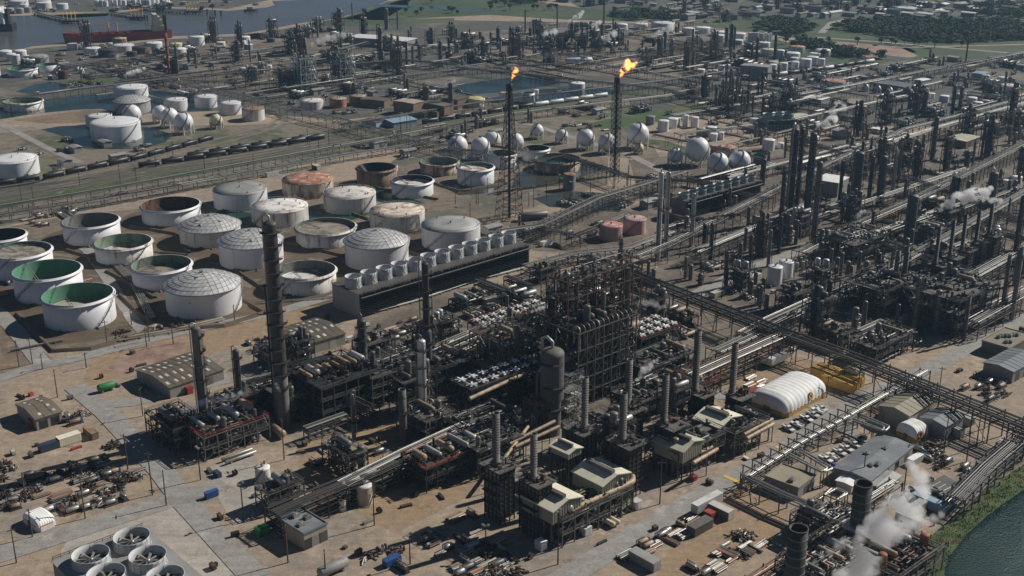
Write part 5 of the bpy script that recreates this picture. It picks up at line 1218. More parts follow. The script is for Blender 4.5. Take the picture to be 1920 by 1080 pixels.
# gabled burner houses, standing on steel
def gablehouse(A, B, d, z, label, wh=4.5, rise=1.9):
    a = Vector(G(*A, z)); b = Vector(G(*B, z)); u = b-a; rz = atan2(u.y, u.x); lx = u.length
    t = thing('burner_house', label, 'building', (a.x, a.y), rz, None, False)
    m = MB().prism([(0, 0), (lx, 0), (lx, d), (0, d)], z-wh, z)
    for y in (0.0, d): m.add([(0, y, z), (lx, y, z), (lx/2, y, z+rise)], [(0, 1, 2)])
    m.obj('wall', 'cream_wall', t)
    r = MB(); gable(r, lx, d, 0, z, rise, 'w', 0.6); r.obj('roof', 'cream', t)
    MB().bx(lx*0.40, 0.8, z+rise-0.3, lx*0.52, d-0.8, z+rise+1.3).obj('ridge_vent', 'steel_grey', t)
    s = MB()
    for k in range(int(lx/1.1)+1): s.bar((k*1.1, -0.06, z-wh), (k*1.1, -0.06, z+rise*(1-abs(2*k*1.1/lx-1))-0.1), 0.16)
    s.obj('wall_ribs', 'cream_wall', t)
    f = MB()
    for x in (0.3, lx/2, lx-0.3):
        for y in (0.3, d/2, d-0.3): f.bar((x, y, 0), (x, y, z-wh), 0.4)
    f.obj('support_frame', 'steel_dark', t)
    occbox(a, rz, lx, d); return t
gablehouse((1037, 960), (1090, 932), 13, 13, 'cream gabled burner house nearest, beside the front furnace tower')
gablehouse((1130, 912), (1180, 887), 13, 13, 'second cream gabled burner house, partly shaded by a furnace')
gablehouse((1281, 848), (1317, 826), 12, 11, 'cream gabled burner house, left of the inner pair')
gablehouse((1349, 803), (1390, 780), 11, 10, 'cream gabled burner house, right of the inner pair')
gablehouse((1066, 852), (1090, 840), 8, 16, 'small pale roofed shelter between two furnace towers', 2, 1)
blk(1054, 1027, 6, 2, 5.3, 5, [4.2, 8.6], 'dark open steel frame under the nearest cream gables, along the roadside', frame='steel_grey', cover=0.3, pipes=60, drums=3, verts=3, seed=1, near=False, pm=('pipe_dark', 'pipe_grey', 'pipe_light'), brace=0.5)
P0 = Vector(G(1032, 982, 9)); 
def bigpipe(pts, r, label, m='pipe_tan', n=14, posts=True, px=True):
    P = [Vector((*G(p[0], p[1], p[2]), p[2])) if px else Vector(p) for p in pts]; o = P[0].copy(); t = thing('large_pipe', label, 'pipe', (o.x, o.y), 0, None, False)
    Q = [Vector((p.x-o.x, p.y-o.y, p.z)) for p in P]; m_ = MB(); B = [Q[0]]
    for i in range(1, len(Q)-1):                      # rounded bends
        u = (Q[i-1]-Q[i]); v = (Q[i+1]-Q[i]); k = min(r*2.5, u.length*0.45, v.length*0.45); u.normalize(); v.normalize()
        for q in range(6): s = q/5; a = Q[i]+u*k*(1-s); b = Q[i]+v*k*s; B.append(a.lerp(b, s))
    B.append(Q[-1]); m_.path(B, r, n); m_.obj('pipe', m, t)
    f = MB()
    for i in range(len(Q)-1):
        d = Q[i+1]-Q[i]
        for j in range(1, int(d.length/4)): c = Q[i]+d*(j*4/d.length); dn = d.normalized(); f.tube(c-dn*0.15, c+dn*0.15, r*1.06, n)
    if f.v: f.obj('flanges', 'steel_grey', t)
    if posts:
        f = MB()
        for i in range(len(Q)-1):
            d = Q[i+1]-Q[i]
            if abs(d.z) > d.length*0.5: continue
            for j in range(int(d.length/8)+1):
                c = Q[i]+d*min(1, j*8/d.length)
                if c.z > 2: f.bar((c.x, c.y, 0), (c.x, c.y, c.z-r), 0.3)
        if f.v: f.obj('post', 'steel_grey', t)
    return t
bigpipe([(1020, 962, 10), (1034, 974, 9.5), (1187, 903, 9.5), (1186, 893, 9.5)], 0.95, 'large pale insulated pipe in front of the nearest cream gables', 'pipe_tan')
bigpipe([(930, 880, 8), (990, 800, 9)], 0.6, 'thin tan pipe crossing in front of the stout vessel')
bigpipe([(955, 832, 9), (1040, 790, 10)], 0.7, 'tan pipe left of the red topped scaffold'); bigpipe([(966, 838, 9), (1048, 800, 10)], 0.7, 'second tan pipe left of the red topped scaffold')
# units left
blk(386, 866, 5, 4, 5.2, 5.2, [4.5, 9], 'open steel deck carrying four horizontal drums and red floor, left front', frame='steel_grey', deck='steel', topm='steel_rust', top='drums', drums=4, verts=2, pipes=40, seed=2, near=False, edge='red', pm=('pipe_dark', 'pipe_grey', 'pipe_light'))
blk(330, 855, 3, 5, 4.5, 4.5, [5, 9], 'dark tangled pipe unit at the road corner, left of the red drum deck', frame='steel_dark', deck='steel_dark', drums=2, pipes=70, verts=3, seed=3, near=False, pm=('pipe_dark', 'pipe_grey'))
blk(415, 800, 8, 2, 5, 5, [5, 8.5], 'long low pipe unit behind the red drum deck up to the dark stack', frame='steel', drums=3, pipes=80, verts=3, seed=4, near=False, pm=('pipe_grey', 'pipe_light', 'pipe_dark'))
blk(607, 800, 5, 5, 5.4, 5.4, [5, 10, 15], 'three storey open steel frame with horizontal drums on top', frame='steel_grey', drums=8, top='drums', topm='steel_dark', pipes=60, verts=2, seed=5, near=False, cover=0.8, deck='steel_dark', vm='steel')
blk(540, 800, 3, 4, 5, 5, [5, 10], 'dark steel unit round the foot of the tallest column', frame='steel_dark', drums=2, pipes=50, verts=2, seed=6, near=False)
blk(505, 700, 5, 3, 4, 4, [4, 7], 'low rusty pipe skid behind the tallest column', frame='steel_dark', drums=2, pipes=40, verts=2, seed=7, near=False)
blk(622, 728, 4, 3, 4.5, 4.5, [5], 'small fin fan cooler bank beside the right brown warehouse', top='fans', pipes=20, drums=0, verts=0, seed=8, near=False)
rack([(600, 745), (700, 700), (860, 640), (930, 605)], 9, 9, 9, 'long pipe rack running up right behind the pale grey column', lv=2, loops=0.15)
blk(700, 770, 5, 3, 5, 5, [5, 9, 13], 'dark steel unit between the banded column and the pale column', frame='steel_grey', drums=3, pipes=60, verts=3, seed=9, near=False, pm=('pipe_grey', 'pipe_light', 'pipe_dark'))
blk(820, 745, 4, 4, 5, 5, [6, 11], 'dark frame with a tilted roof deck right of the two stage column', frame='steel', drums=2, pipes=50, verts=3, seed=10, near=False, deck='steel_dark')
blk(800, 836, 3, 4, 4.5, 4.5, [5, 9], 'pipe manifold deck at the foot of the pale grey column', frame='steel_grey', drums=1, pipes=50, verts=1, seed=11, near=False, pm=('pipe_light', 'pipe_grey'))
rack([(560, 706), (640, 735), (700, 762)], 8, 6, 6, 'cross rack between the tallest column and the pale column', lv=3, frame='steel', mats=('pipe_dark', 'pipe_grey'))
rack([(690, 700), (800, 655), (900, 612)], 12, 6, 6, 'high upper rack along the rear star fan bank', lv=3, frame='steel', mats=('pipe_dark', 'pipe_grey', 'pipe_light'))
rack([(850, 655), (905, 680), (960, 705)], 10, 6, 6, 'cross rack in front of the orange floored frame', lv=3, frame='steel', mats=('pipe_dark', 'pipe_grey', 'pipe_light'))
blk(760, 790, 3, 2, 5, 5, [5, 10, 15], 'narrow dark frame between the rusted stack and the pale column', frame='steel', deck='steel_dark', drums=2, pipes=60, verts=2, seed=61, near=False)
blk(925, 700, 4, 2, 5, 5, [6, 12, 17], 'dark three level frame behind the star fan deck', frame='steel', deck='steel_dark', drums=3, pipes=90, verts=2, seed=62, near=False, cover=0.3)
blk(1035, 690, 3, 3, 5, 5, [7, 14, 22], 'dark frame behind the stout vessel', frame='steel_grey', deck='steel_dark', drums=2, pipes=70, verts=2, seed=63, near=False, cover=0.3)
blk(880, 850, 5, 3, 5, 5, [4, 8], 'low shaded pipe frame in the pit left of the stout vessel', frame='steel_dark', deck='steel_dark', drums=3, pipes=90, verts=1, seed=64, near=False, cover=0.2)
# fan banks
blk(885, 800, 8, 2, 4.6, 6, [7, 14], 'dark air cooler bank with white star fans, left of the stout vessel', top='fans', frame='steel_dark', deck='steel_dark', topm='steel_dark', pipes=40, drums=3, verts=0, seed=12, near=False, brace=0.7)
bigpipe([(880, 748, 13.5), (1006, 690, 13.5)], 0.8, 'tan header pipe along the front of the star fan deck', 'pipe_tan', 12, False)
blk(905, 645, 8, 2, 5, 5, [7], 'air cooler bank with star fans and a red edge, behind the orange floored frame', top='fans', pipes=30, drums=1, verts=0, seed=13, near=False, edge='red')
bigpipe([(905, 612, 8.5), (1000, 576, 8.5)], 0.5, 'red header pipe along the rear star fan bank', 'steel_rust', 8, False)
blk(1200, 690, 5, 3, 5, 5, [6, 12], 'air cooler bank with star fans and red header, right of the tall steel bay', top='fans', pipes=40, drums=1, verts=0, seed=14, near=False, edge='red')
# tall steel bays in the middle
blk(955, 740, 3, 4, 6, 6, [7, 14, 20], 'tall open frame with orange floor behind the star fans', frame='steel_grey', deck='steel_dark', topm='steel_rust', drums=3, pipes=50, verts=2, seed=15, near=False, cover=0.12, brace=0.5)
m_ = blk(966, 735, 2, 3, 6, 6, [15.2], 'orange painted floor with orange equipment inside the tall open frame', frame='steel_rust', topm='orange', drums=0, pipes=10, verts=0, seed=16, near=False, cl=30, occr=False, pm=('orange', 'steel_rust'))
blk(1082, 768, 7, 3, 4.6, 6, [6, 12, 18, 24, 31], 'tallest open steel bay with many levels of beams, right of the stout vessel', frame='steel_grey', deck='steel_dark', cover=0.15, drums=6, pipes=110, verts=3, seed=17, near=False, brace=0.5, th=0.42, topm='steel_dark', pm=('pipe_dark', 'pipe_grey', 'steel_rust'), rail=False)
blk(1062, 742, 8, 2, 5.2, 6, [8, 16, 24, 32, 40, 47], 'rust brown high lattice frame behind the inverted pipe row', frame='steel_rust', deck='steel', cover=0.12, drums=3, pipes=50, verts=1, seed=18, near=False, brace=0.6, th=0.4, rail=False)
bigpipe([(1022, 690, 20), (1195, 606, 22)], 1.6, 'thick tan overhead pipe crossing the tall steel bay', 'pipe_tan', 16, False)
bigpipe([(1018, 706, 20), (1028, 655, 24)], 1.6, 'thick rusty elbow pipe into the stout vessel', 'pipe_rust', 14, False)
ao = Vector(G(1082, 768)); ca, sa = cos(UA), sin(UA)
for i in range(12):                                   # row of inverted U pipes
    s = 1.5+i*2.6; hh = 31.5; q = (ao.x+ca*s-sa*0.8, ao.y+sa*s+ca*0.8); t = thing('riser_pipe', 'grey inverted U pipe in the row of twelve on the tall steel bay', 'pipe', q, UA, 'inverted U pipes', False)
    P = [(0, 0, 22)]+[(0, 1.6-1.6*cos(a), hh+1.6*sin(a)) for a in [pi*k/8 for k in range(9)]]+[(0, 3.2, hh-6)]
    MB().path(P, 0.38, 8).obj('pipe', 'pipe_grey' if i % 4 else 'pipe_light', t); MB().lathe([(0.7, 0), (0.7, 0.3)], 8, (0, 0, 23)).disc(0.7, 23.3, 8).obj('flange', 'steel_grey', t)
    MB().path([(0, 0, 22), (0, 0, 0)], 0.2, 6).obj('downcomer', 'steel_grey', t)
for k in range(5):
    blk(1062+k*1, 800-k*7, 2, 2, 4, 5, [3+2.6*j for j in range(5+k % 2)], 'pale scaffold tower with many plank levels right of the stout vessel', frame='galv', deck='offwhite', topm='galv', cover=0.7, drums=0, pipes=0, verts=0, cl=2, seed=20+k, th=0.2, near=False, occr=False, brace=0.9) if k in (0, 3) else None
blk(1006, 828, 2, 2, 3.5, 3.5, [5, 10, 14], 'slender scaffold with a red top rail beside a ribbed chimney', frame='steel_grey', edge='red', topm='red', drums=0, pipes=12, verts=0, seed=26, near=False)
blk(800, 925, 6, 3, 4.6, 4.6, [4.5, 8.5], 'rust red decked unit with drums and spiral pipes, front centre', frame='steel', deck='steel_dark', topm='steel_rust', edge='red', drums=5, top='drums', pipes=80, verts=2, seed=27, near=False, pm=('pipe_dark', 'pipe_grey', 'pipe_light'))
blk(655, 905, 2, 4, 4, 4, [6, 9], 'steel tower with a tan plank roof behind the cream tank', frame='steel', topm='tan_roof', drums=1, pipes=40, verts=2, seed=28, near=False)
rack([(640, 905), (760, 845), (870, 795), (935, 766)], 8, 7, 8, 'pipe rack leading from the tan plank roof up to the stout vessel', lv=2)
rack([(510, 958), (600, 920), (700, 880), (760, 852)], 8, 9, 10, 'wide dark pipe rack at the front beside the small white tanks', lv=3, frame='steel', mats=('pipe_dark', 'pipe_grey', 'steel', 'pipe_dark'))
blk(505, 968, 3, 2, 4.5, 4, [4, 7.5], 'dark end frame of the front pipe rack next to the pump house', frame='steel_grey', drums=1, pipes=40, verts=1, seed=29, near=False)
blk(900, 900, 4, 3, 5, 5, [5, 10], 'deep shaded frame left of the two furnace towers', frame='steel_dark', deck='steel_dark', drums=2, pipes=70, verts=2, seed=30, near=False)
blk(1110, 870, 4, 3, 5, 5, [5, 10], 'dark pipe frame between the cream gables and the tall steel bay', frame='steel', drums=3, pipes=90, verts=2, seed=31, near=False)
blk(1200, 800, 6, 3, 5, 5, [5, 9], 'dark pipe unit below the tall steel bay at right', frame='steel_dark', drums=4, pipes=120, verts=3, seed=32, near=False, pm=('pipe_dark', 'pipe_grey', 'pipe_light'))
blk(1270, 900, 5, 3, 5, 5, [5, 9.5], 'roadside steel frame below the inner cream gables', frame='steel_grey', cover=0.3, drums=3, pipes=70, verts=2, seed=33, near=False)
blk(1375, 860, 4, 3, 5, 5, [5, 9.5], 'roadside steel frame with tan pipes left of the big tent', frame='steel_grey', cover=0.3, drums=2, pipes=50, verts=1, seed=34, near=False, pm=('pipe_grey', 'pipe_tan'))
blk(1280, 768, 5, 3, 4.6, 5, [6], 'deck with rusty orange tube bundles and a red rim beside the sandy yard', frame='steel', edge='red', top='drums', drums=6, topm='steel_dark', pipes=40, verts=1, seed=35, near=False)
bigpipe([(1300, 868, 8), (1345, 842, 8)], 0.7, 'tan pipe on the frame left of the inner gable'); bigpipe([(1270, 868, 6), (1335, 838, 6)], 0.7, 'lower tan pipe on the frame left of the inner gable'); bigpipe([(1395, 815, 8), (1448, 786, 8)], 0.7, 'pair tan pipe near the big tent, upper'); bigpipe([(1400, 822, 7), (1450, 795, 7)], 0.7, 'pair tan pipe near the big tent, lower')
blk(1212, 740, 6, 3, 5, 5, [5, 10], 'grey pipe unit in front of the long light pipe rack', frame='steel', drums=3, pipes=110, verts=4, seed=36, near=False, pm=('pipe_grey', 'pipe_light', 'pipe_dark'))
rack([(1290, 700), (1335, 680), (1468, 622)], 10, 9, 7, 'pipe rack topped by bright cream pipes, up to the big rack crossing', lv=3, mats=('pipe_tan', 'pipe_light', 'pipe_grey', 'pipe_dark', 'pipe_rust'))
# main racks
rack([(1095, 478), (1200, 515), (1330, 565), (1478, 622)], 11, 9, 8, 'broad dark elevated rack descending right to the rack crossing', lv=2, step=8, frame='steel', mats=('pipe_dark', 'pipe_grey', 'steel'), )
rack([(1478, 622), (1600, 665), (1745, 722), (1940, 800)], 11, 9, 7, 'elevated rack from the crossing down to the right edge', lv=2, step=7, frame='steel_grey', mats=('pipe_dark', 'pipe_grey', 'pipe_grey', 'pipe_light'))
rack([(1340, 655), (1400, 628), (1560, 548), (1680, 492), (1800, 425), (1940, 345)], 8, 9, 8, 'bright bundle of pipes running up right from the rack crossing', lv=1, mats=('pipe_mid', 'pipe_grey', 'pipe_mid', 'pipe_dark', 'pipe_dark', 'pipe_light'), rmax=0.24, loops=0.1)
rack([(1500, 470), (1580, 430), (1700, 378), (1930, 262)], 9, 9, 8, 'bright pipe bundle behind the white steam plume column row', lv=1, rmax=0.24, mats=('pipe_mid', 'pipe_dark', 'pipe_grey', 'pipe_mid', 'pipe_dark', 'pipe_light'), loops=0.1)
rack([(1390, 622), (1430, 600), (1530, 555)], 9, 5, 5, 'short rack of white pipes beside the two white upright tanks', mats=('pipe_mid', 'pipe_grey', 'pipe_light', 'pipe_dark'))
rack([(1400, 890), (1500, 826), (1600, 770), (1735, 692)], 6.5, 4.5, 4, 'roadside rack with many short cross arms, left of the slate roof', lv=1, step=8, rmax=0.24, mats=('pipe_light', 'pipe_grey', 'pipe_dark', 'galv'), frame='steel_grey')
rack([(1400, 892), (1470, 925), (1560, 962), (1640, 1005)], 6.5, 5, 5, 'pipe rack passing the moss stained roof toward the green chimneys', mats=('pipe_light', 'pipe_grey', 'galv'))
a, b = Vector(G(1400, 890, 6.5)), Vector(G(1600, 770, 6.5)); d = (b-a).normalized(); n = Vector((-d.y, d.x))
for k in range(13):
    c = a.lerp(b, (k+0.3)/12.5); t = thing('cross_arm_frame', 'short goal post frame standing over the roadside rack', 'frame', (c.x, c.y), atan2(d.y, d.x), 'cross arms of the roadside rack')
    MB().bar((0, 2.6, 0), (0, 2.6, 8.6), 0.35).obj('post', 'steel_grey', t); MB().bar((0, -2.8, 8.4), (0, 3.2, 8.4), 0.35).obj('arm', 'steel_grey', t)
for A, B, Cc, D, l in [((1480, 850), (1545, 885), (1562, 878), (1500, 842), 'expansion loop of pale pipes by parked pickups'), ((1600, 785), (1660, 808), (1668, 800), (1612, 776), 'expansion loop of pale pipes by the small tent'), ((1545, 950), (1590, 925), (1570, 915), (1525, 940), 'expansion loop of cream pipes left of a green chimney')]:
    for q, o in enumerate((0, 5)): bigpipe([(A[0], A[1]+o, 6), (B[0]-o, B[1], 6), (Cc[0]-o*2, Cc[1], 6), (D[0], D[1]+o, 6)], 0.4, l+(', outer pipe' if q == 0 else ', inner pipe'), 'pipe_light', 8)
rack([(1690, 1036), (1713, 1017), (1827, 929), (1940, 846)], 1.6, 3, 4, 'pipe rack of silver pipes along the grassy lagoon bank', mats=('galv', 'pipe_grey', 'pipe_grey', 'pipe_dark'))
rack([(1790, 930), (1850, 870), (1950, 785)], 7, 7, 7, 'tall grey pipe rack above the lagoon bank', lv=2, mats=('galv', 'pipe_grey', 'pipe_dark', 'pipe_grey'))
rack([(1190, 480), (1260, 450), (1360, 400), (1500, 330), (1700, 240), (1930, 180)], 9, 10, 7, 'long pipe rack from the pink tanks to the right distance', lv=1, step=9, rmax=0.24, mats=('pipe_mid', 'pipe_grey', 'pipe_dark', 'pipe_grey', 'pipe_light'), loops=0.1)
rack([(985, 497), (1080, 472), (1180, 462), (1260, 432)], 6, 7, 7, 'pipe rack from the long cooling tower past the pink tanks', lv=2, frame='steel', step=7)
rack([(1000, 300), (1060, 290), (1180, 330), (1320, 340), (1440, 372)], 9, 10, 6, 'dark rack with round duct passing below the sphere row', lv=1, step=8, frame='steel', mats=('pipe_dark', 'pipe_grey'))
rack([(890, 475), (940, 430), (1010, 420), (1120, 368), (1280, 320)], 9, 8, 5, 'open steel rack around the flare bases', lv=2, step=6, frame='steel_grey', mats=('pipe_grey', 'pipe_dark'))
rack([(1010, 425), (1080, 440), (1180, 400)], 7, 6, 5, 'bent rack in front of the pond by the flares', lv=1, frame='steel_grey')
# distance racks
for i in range(95):
    for _ in range(30):
        x, y = R.choice(((R.uniform(150, 860), R.uniform(95, 190)), (R.uniform(860, 1330), R.uniform(60, 150)), (R.uniform(1200, 1910), R.uniform(120, 300)), (R.uniform(1270, 1910), R.uniform(300, 480))))
        X, Y = G(x, y)
        if free(X, Y, 3): break
    L_ = R.uniform(35, 150); a = UA+R.choice((0, 0, -pi/2)); h_ = R.choice((3, 4, 6, 7))
    rack([(X, Y), (X+L_*cos(a), Y+L_*sin(a))], h_, R.uniform(3, 6), 4, R.choice(('low', 'narrow', 'pale', 'weathered'))+' distant pipe rack', step=12, near=True, group='distant pipe racks', loops=0.2, occr=False, rmin=0.2, rmax=0.5, pxs=False, brace=False, frame=R.choice(('steel_grey', 'steel_pale', 'steel')), mats=('pipe_mid', 'pipe_grey', 'pipe_mid', 'pipe_dark', 'pipe_light'))
for i, (P, h, w, n, l) in enumerate([([(-20, 388), (200, 352), (560, 286), (760, 250), (960, 212), (1250, 178), (1400, 140)], 6, 9, 6, 'long pale pipe rack along the railway'), ([(-20, 405), (130, 382), (420, 330), (640, 290), (820, 262)], 5, 6, 5, 'lower pipe rack between railway and tank farm'),
  ([(-20, 188), (150, 165), (320, 146), (520, 128), (760, 112), (860, 120)], 7, 10, 6, 'pipe rack passing behind the left pond'), ([(210, 118), (300, 142), (360, 158), (640, 225), (780, 262), (900, 290)], 7, 14, 5, 'broad dark covered rack slanting from the channel to the sphere row'), ([(640, 232), (900, 190), (1240, 150), (1500, 112)], 6, 7, 5, 'rack behind the parked tank cars at centre'),
  ([(330, 148), (600, 160), (860, 128), (1100, 115), (1300, 150)], 6, 8, 5, 'rack in front of the far column forest'), ([(855, 125), (1000, 140), (1240, 165), (1420, 210)], 7, 9, 5, 'dark rack slanting right behind the centre pond'), ([(1260, 215), (1500, 175), (1640, 150), (1930, 95)], 6, 8, 6, 'rack on the far right passing the rusty topped tank'), ([(1270, 250), (1480, 225), (1700, 178)], 6, 8, 5, 'rack in front of the small cooling tower'),
  ([(560, 112), (700, 75), (860, 92)], 6, 7, 4, 'far rack at the kiln stacks'), ([(1050, 100), (1280, 92), (1450, 105)], 6, 8, 4, 'far rack at the riverside tanks'), ([(1560, 300), (1700, 255), (1930, 190)], 8, 9, 6, 'rack in the right distance beyond the white flat roof'), ([(1480, 250), (1620, 300), (1760, 350), (1940, 420)], 8, 8, 5, 'dark cross rack descending right through the columns'),
  ([(1600, 430), (1720, 470), (1860, 530)], 8, 8, 5, 'dark cross rack through the right units'), ([(1740, 560), (1830, 510), (1940, 450)], 9, 9, 6, 'rack along the furnace chimney row'), ([(1820, 600), (1930, 540)], 9, 8, 6, 'rack at the right edge above the road'), ([(40, 130), (200, 110), (420, 96), (560, 90)], 5, 6, 4, 'thin rack on the channel bank'), ([(1300, 470), (1420, 420), (1520, 375)], 8, 9, 6, 'rack beneath the fan topped cooler')]):
    rack(P, h, w, n, l, step=10 if i < 10 else 8, lv=1 if i < 12 else 2, loops=0.12, occr=i > 1, rmin=0.15, rmax=0.38)
for p, n, l in [([(190, 470), (250, 530), (285, 600)], 5, 'low pipe run between the front tanks'), ([(120, 395), (180, 430), (240, 500)], 4, 'low pipe run behind the open tanks'), ([(220, 640), (330, 622), (420, 600)], 5, 'low pipe run along the tank farm road'), ([(480, 570), (620, 560), (660, 548)], 2, 'white pipes on the slope by the long cooling tower'), ([(20, 660), (120, 640)], 2, 'short pipe run at the left bund'), ([(690, 590), (780, 566), (900, 525), (1000, 500)], 3, 'pipe run along the foot of the long cooling tower'), ([(600, 465), (680, 452), (740, 440)], 2, 'pipe run between two grey roofed tanks'), ([(40, 415), (110, 400), (150, 425)], 6, 'pump manifold pipes at the far left')]:
    groundpipe(p, n, l, near=False)
# bottom right plant with the green chimneys
def bigstack(xt, yt, xb, yb, w, label):
    X, Y = G(xb, yb); h = topz(Y, yt); r = w/2/ppm(Y, h); occ(X, Y, r*2)
    t = thing('chimney', label, 'chimney', (X, Y), 0, None, False)
    MB().lathe([(r*1.45, 0), (r*1.45, h*0.3), (r*1.02, h*0.42), (r, h), (r*0.9, h), (r*0.88, h*0.5)], 28).disc(r*0.88, h*0.5, 28).obj('shell', 'stack_green', t)
    MB().lathe([(r*0.995, h+0.01), (r*1.03, h+0.05), (r*1.03, h+0.35), (r*0.9, h+0.35), (r*0.9, h-0.5)], 28).obj('rim', 'steel_rust', t)
    for k in range(5): z = h*(0.45+0.11*k); MB().lathe([(r*1.01, z), (r*1.06, z), (r*1.06, z+0.4), (r*1.01, z+0.4)], 28).obj('band', 'chimney_grey', t)
    m = MB(); platform(m, r*1.45, h*0.32, -3, 0.6, 1.5); m.obj('platform', 'steel_grey', t)
    return t
bigstack(1612, 908, 1604, 1040, 34, 'broad greenish chimney with a black mouth, right of two'); bigstack(1492, 992, 1484, 1135, 36, 'broad greenish chimney with a black mouth, left and nearer of two')
blk(1560, 1150, 6, 4, 5, 5, [4, 8], 'dense pipe unit at the bottom edge between the green chimneys', frame='steel', drums=6, pipes=200, verts=4, seed=40, near=False, pm=('pipe_light', 'pipe_grey', 'pipe_dark', 'pipe_tan'), cover=0.2)
blk(1680, 1130, 5, 4, 5, 5, [4, 8], 'dense pipe unit with copper domed drums by the lagoon', frame='steel_grey', drums=5, pipes=150, verts=4, seed=41, near=False, pm=('pipe_dark', 'pipe_grey', 'pipe_rust'), cover=0.3, vm='pipe_rust')
blk(1555, 1040, 4, 3, 4.5, 5, [4, 7.5], 'pipe unit behind the nearer green chimney', frame='steel', drums=3, pipes=110, verts=2, seed=42, near=False, pm=('pipe_light', 'pipe_grey', 'pipe_dark'), cover=0.2)
rack([(1380, 1110), (1450, 1065), (1540, 1005)], 4, 7, 7, 'copper and cream pipe loops at the bottom edge', lv=1, mats=('pipe_tan', 'pipe_light', 'offwhite', 'pipe_rust'))
rack([(1540, 980), (1600, 950), (1680, 900)], 5, 5, 5, 'pale pipe rack right of the dusty yard', lv=1, mats=('pipe_tan', 'pipe_light', 'offwhite'))
# furnace rows at right
for i, (x, y, xt, yt) in enumerate([(1760, 560, 1763, 424), (1786, 545, 1790, 412), (1810, 530, 1812, 402), (1835, 515, 1838, 394), (1859, 500, 1862, 382)]):
    furnace(x, y, 5, 6, 16, (xt, yt, 7), ['first', 'second', 'third', 'fourth', 'fifth'][i]+' furnace from left in the row of five with dark chimneys', 'col_slate', 'steel_grey', 'col_slate')
blk(1730, 600, 8, 3, 6, 6, [6, 12], 'long dark unit in front of the row of five furnaces', frame='steel', drums=6, pipes=120, verts=5, seed=43, near=False)
blk(1790, 640, 6, 4, 6, 6, [6, 12, 18], 'dark tall unit at the right road with drum row beneath', frame='steel', drums=6, pipes=120, verts=6, seed=44, near=False)
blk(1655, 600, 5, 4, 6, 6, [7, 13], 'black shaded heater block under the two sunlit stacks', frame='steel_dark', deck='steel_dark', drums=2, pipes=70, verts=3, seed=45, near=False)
blk(1640, 690, 6, 3, 5, 4.5, [4, 8], 'pipe and exchanger unit left of the right road', frame='steel', drums=6, pipes=110, verts=5, seed=46, near=False, pm=('pipe_grey', 'pipe_light', 'pipe_dark'))
blk(1535, 640, 2, 2, 5, 5, [6, 12, 18], 'pair of dark gridded heater towers under the rack, left', frame='steel', drums=1, pipes=40, verts=2, seed=47, near=False)
blk(1600, 500, 6, 4, 6, 6, [6, 11], 'unit with large white looped pipes beyond the two upright tanks', frame='steel', drums=5, pipes=120, verts=4, seed=48, near=False, pm=('pipe_light', 'pipe_grey', 'galv'))
# lattice frames far left
for A, s, l in [((566, 170), 51, 'pale steel lattice tower frame, left of two'), ((640, 158), 52, 'pale steel lattice tower frame, right of two')]:
    X, Y = G(*A); w = 15; block((X, Y), 3, 3, 5.5, 5.5, [7, 14, 21, 28], l, frame='steel_pale', deck='steel', cover=0.3, drums=2, pipes=40, verts=2, seed=int(A[0]), near=False, brace=0.9, th=0.5, rail=False)
block(G(533, 170), 4, 3, 6, 6, [8, 14], 'dark shaded unit left of the pale lattice frames', frame='steel', deck='steel_dark', drums=3, pipes=60, verts=2, seed=51, near=False)

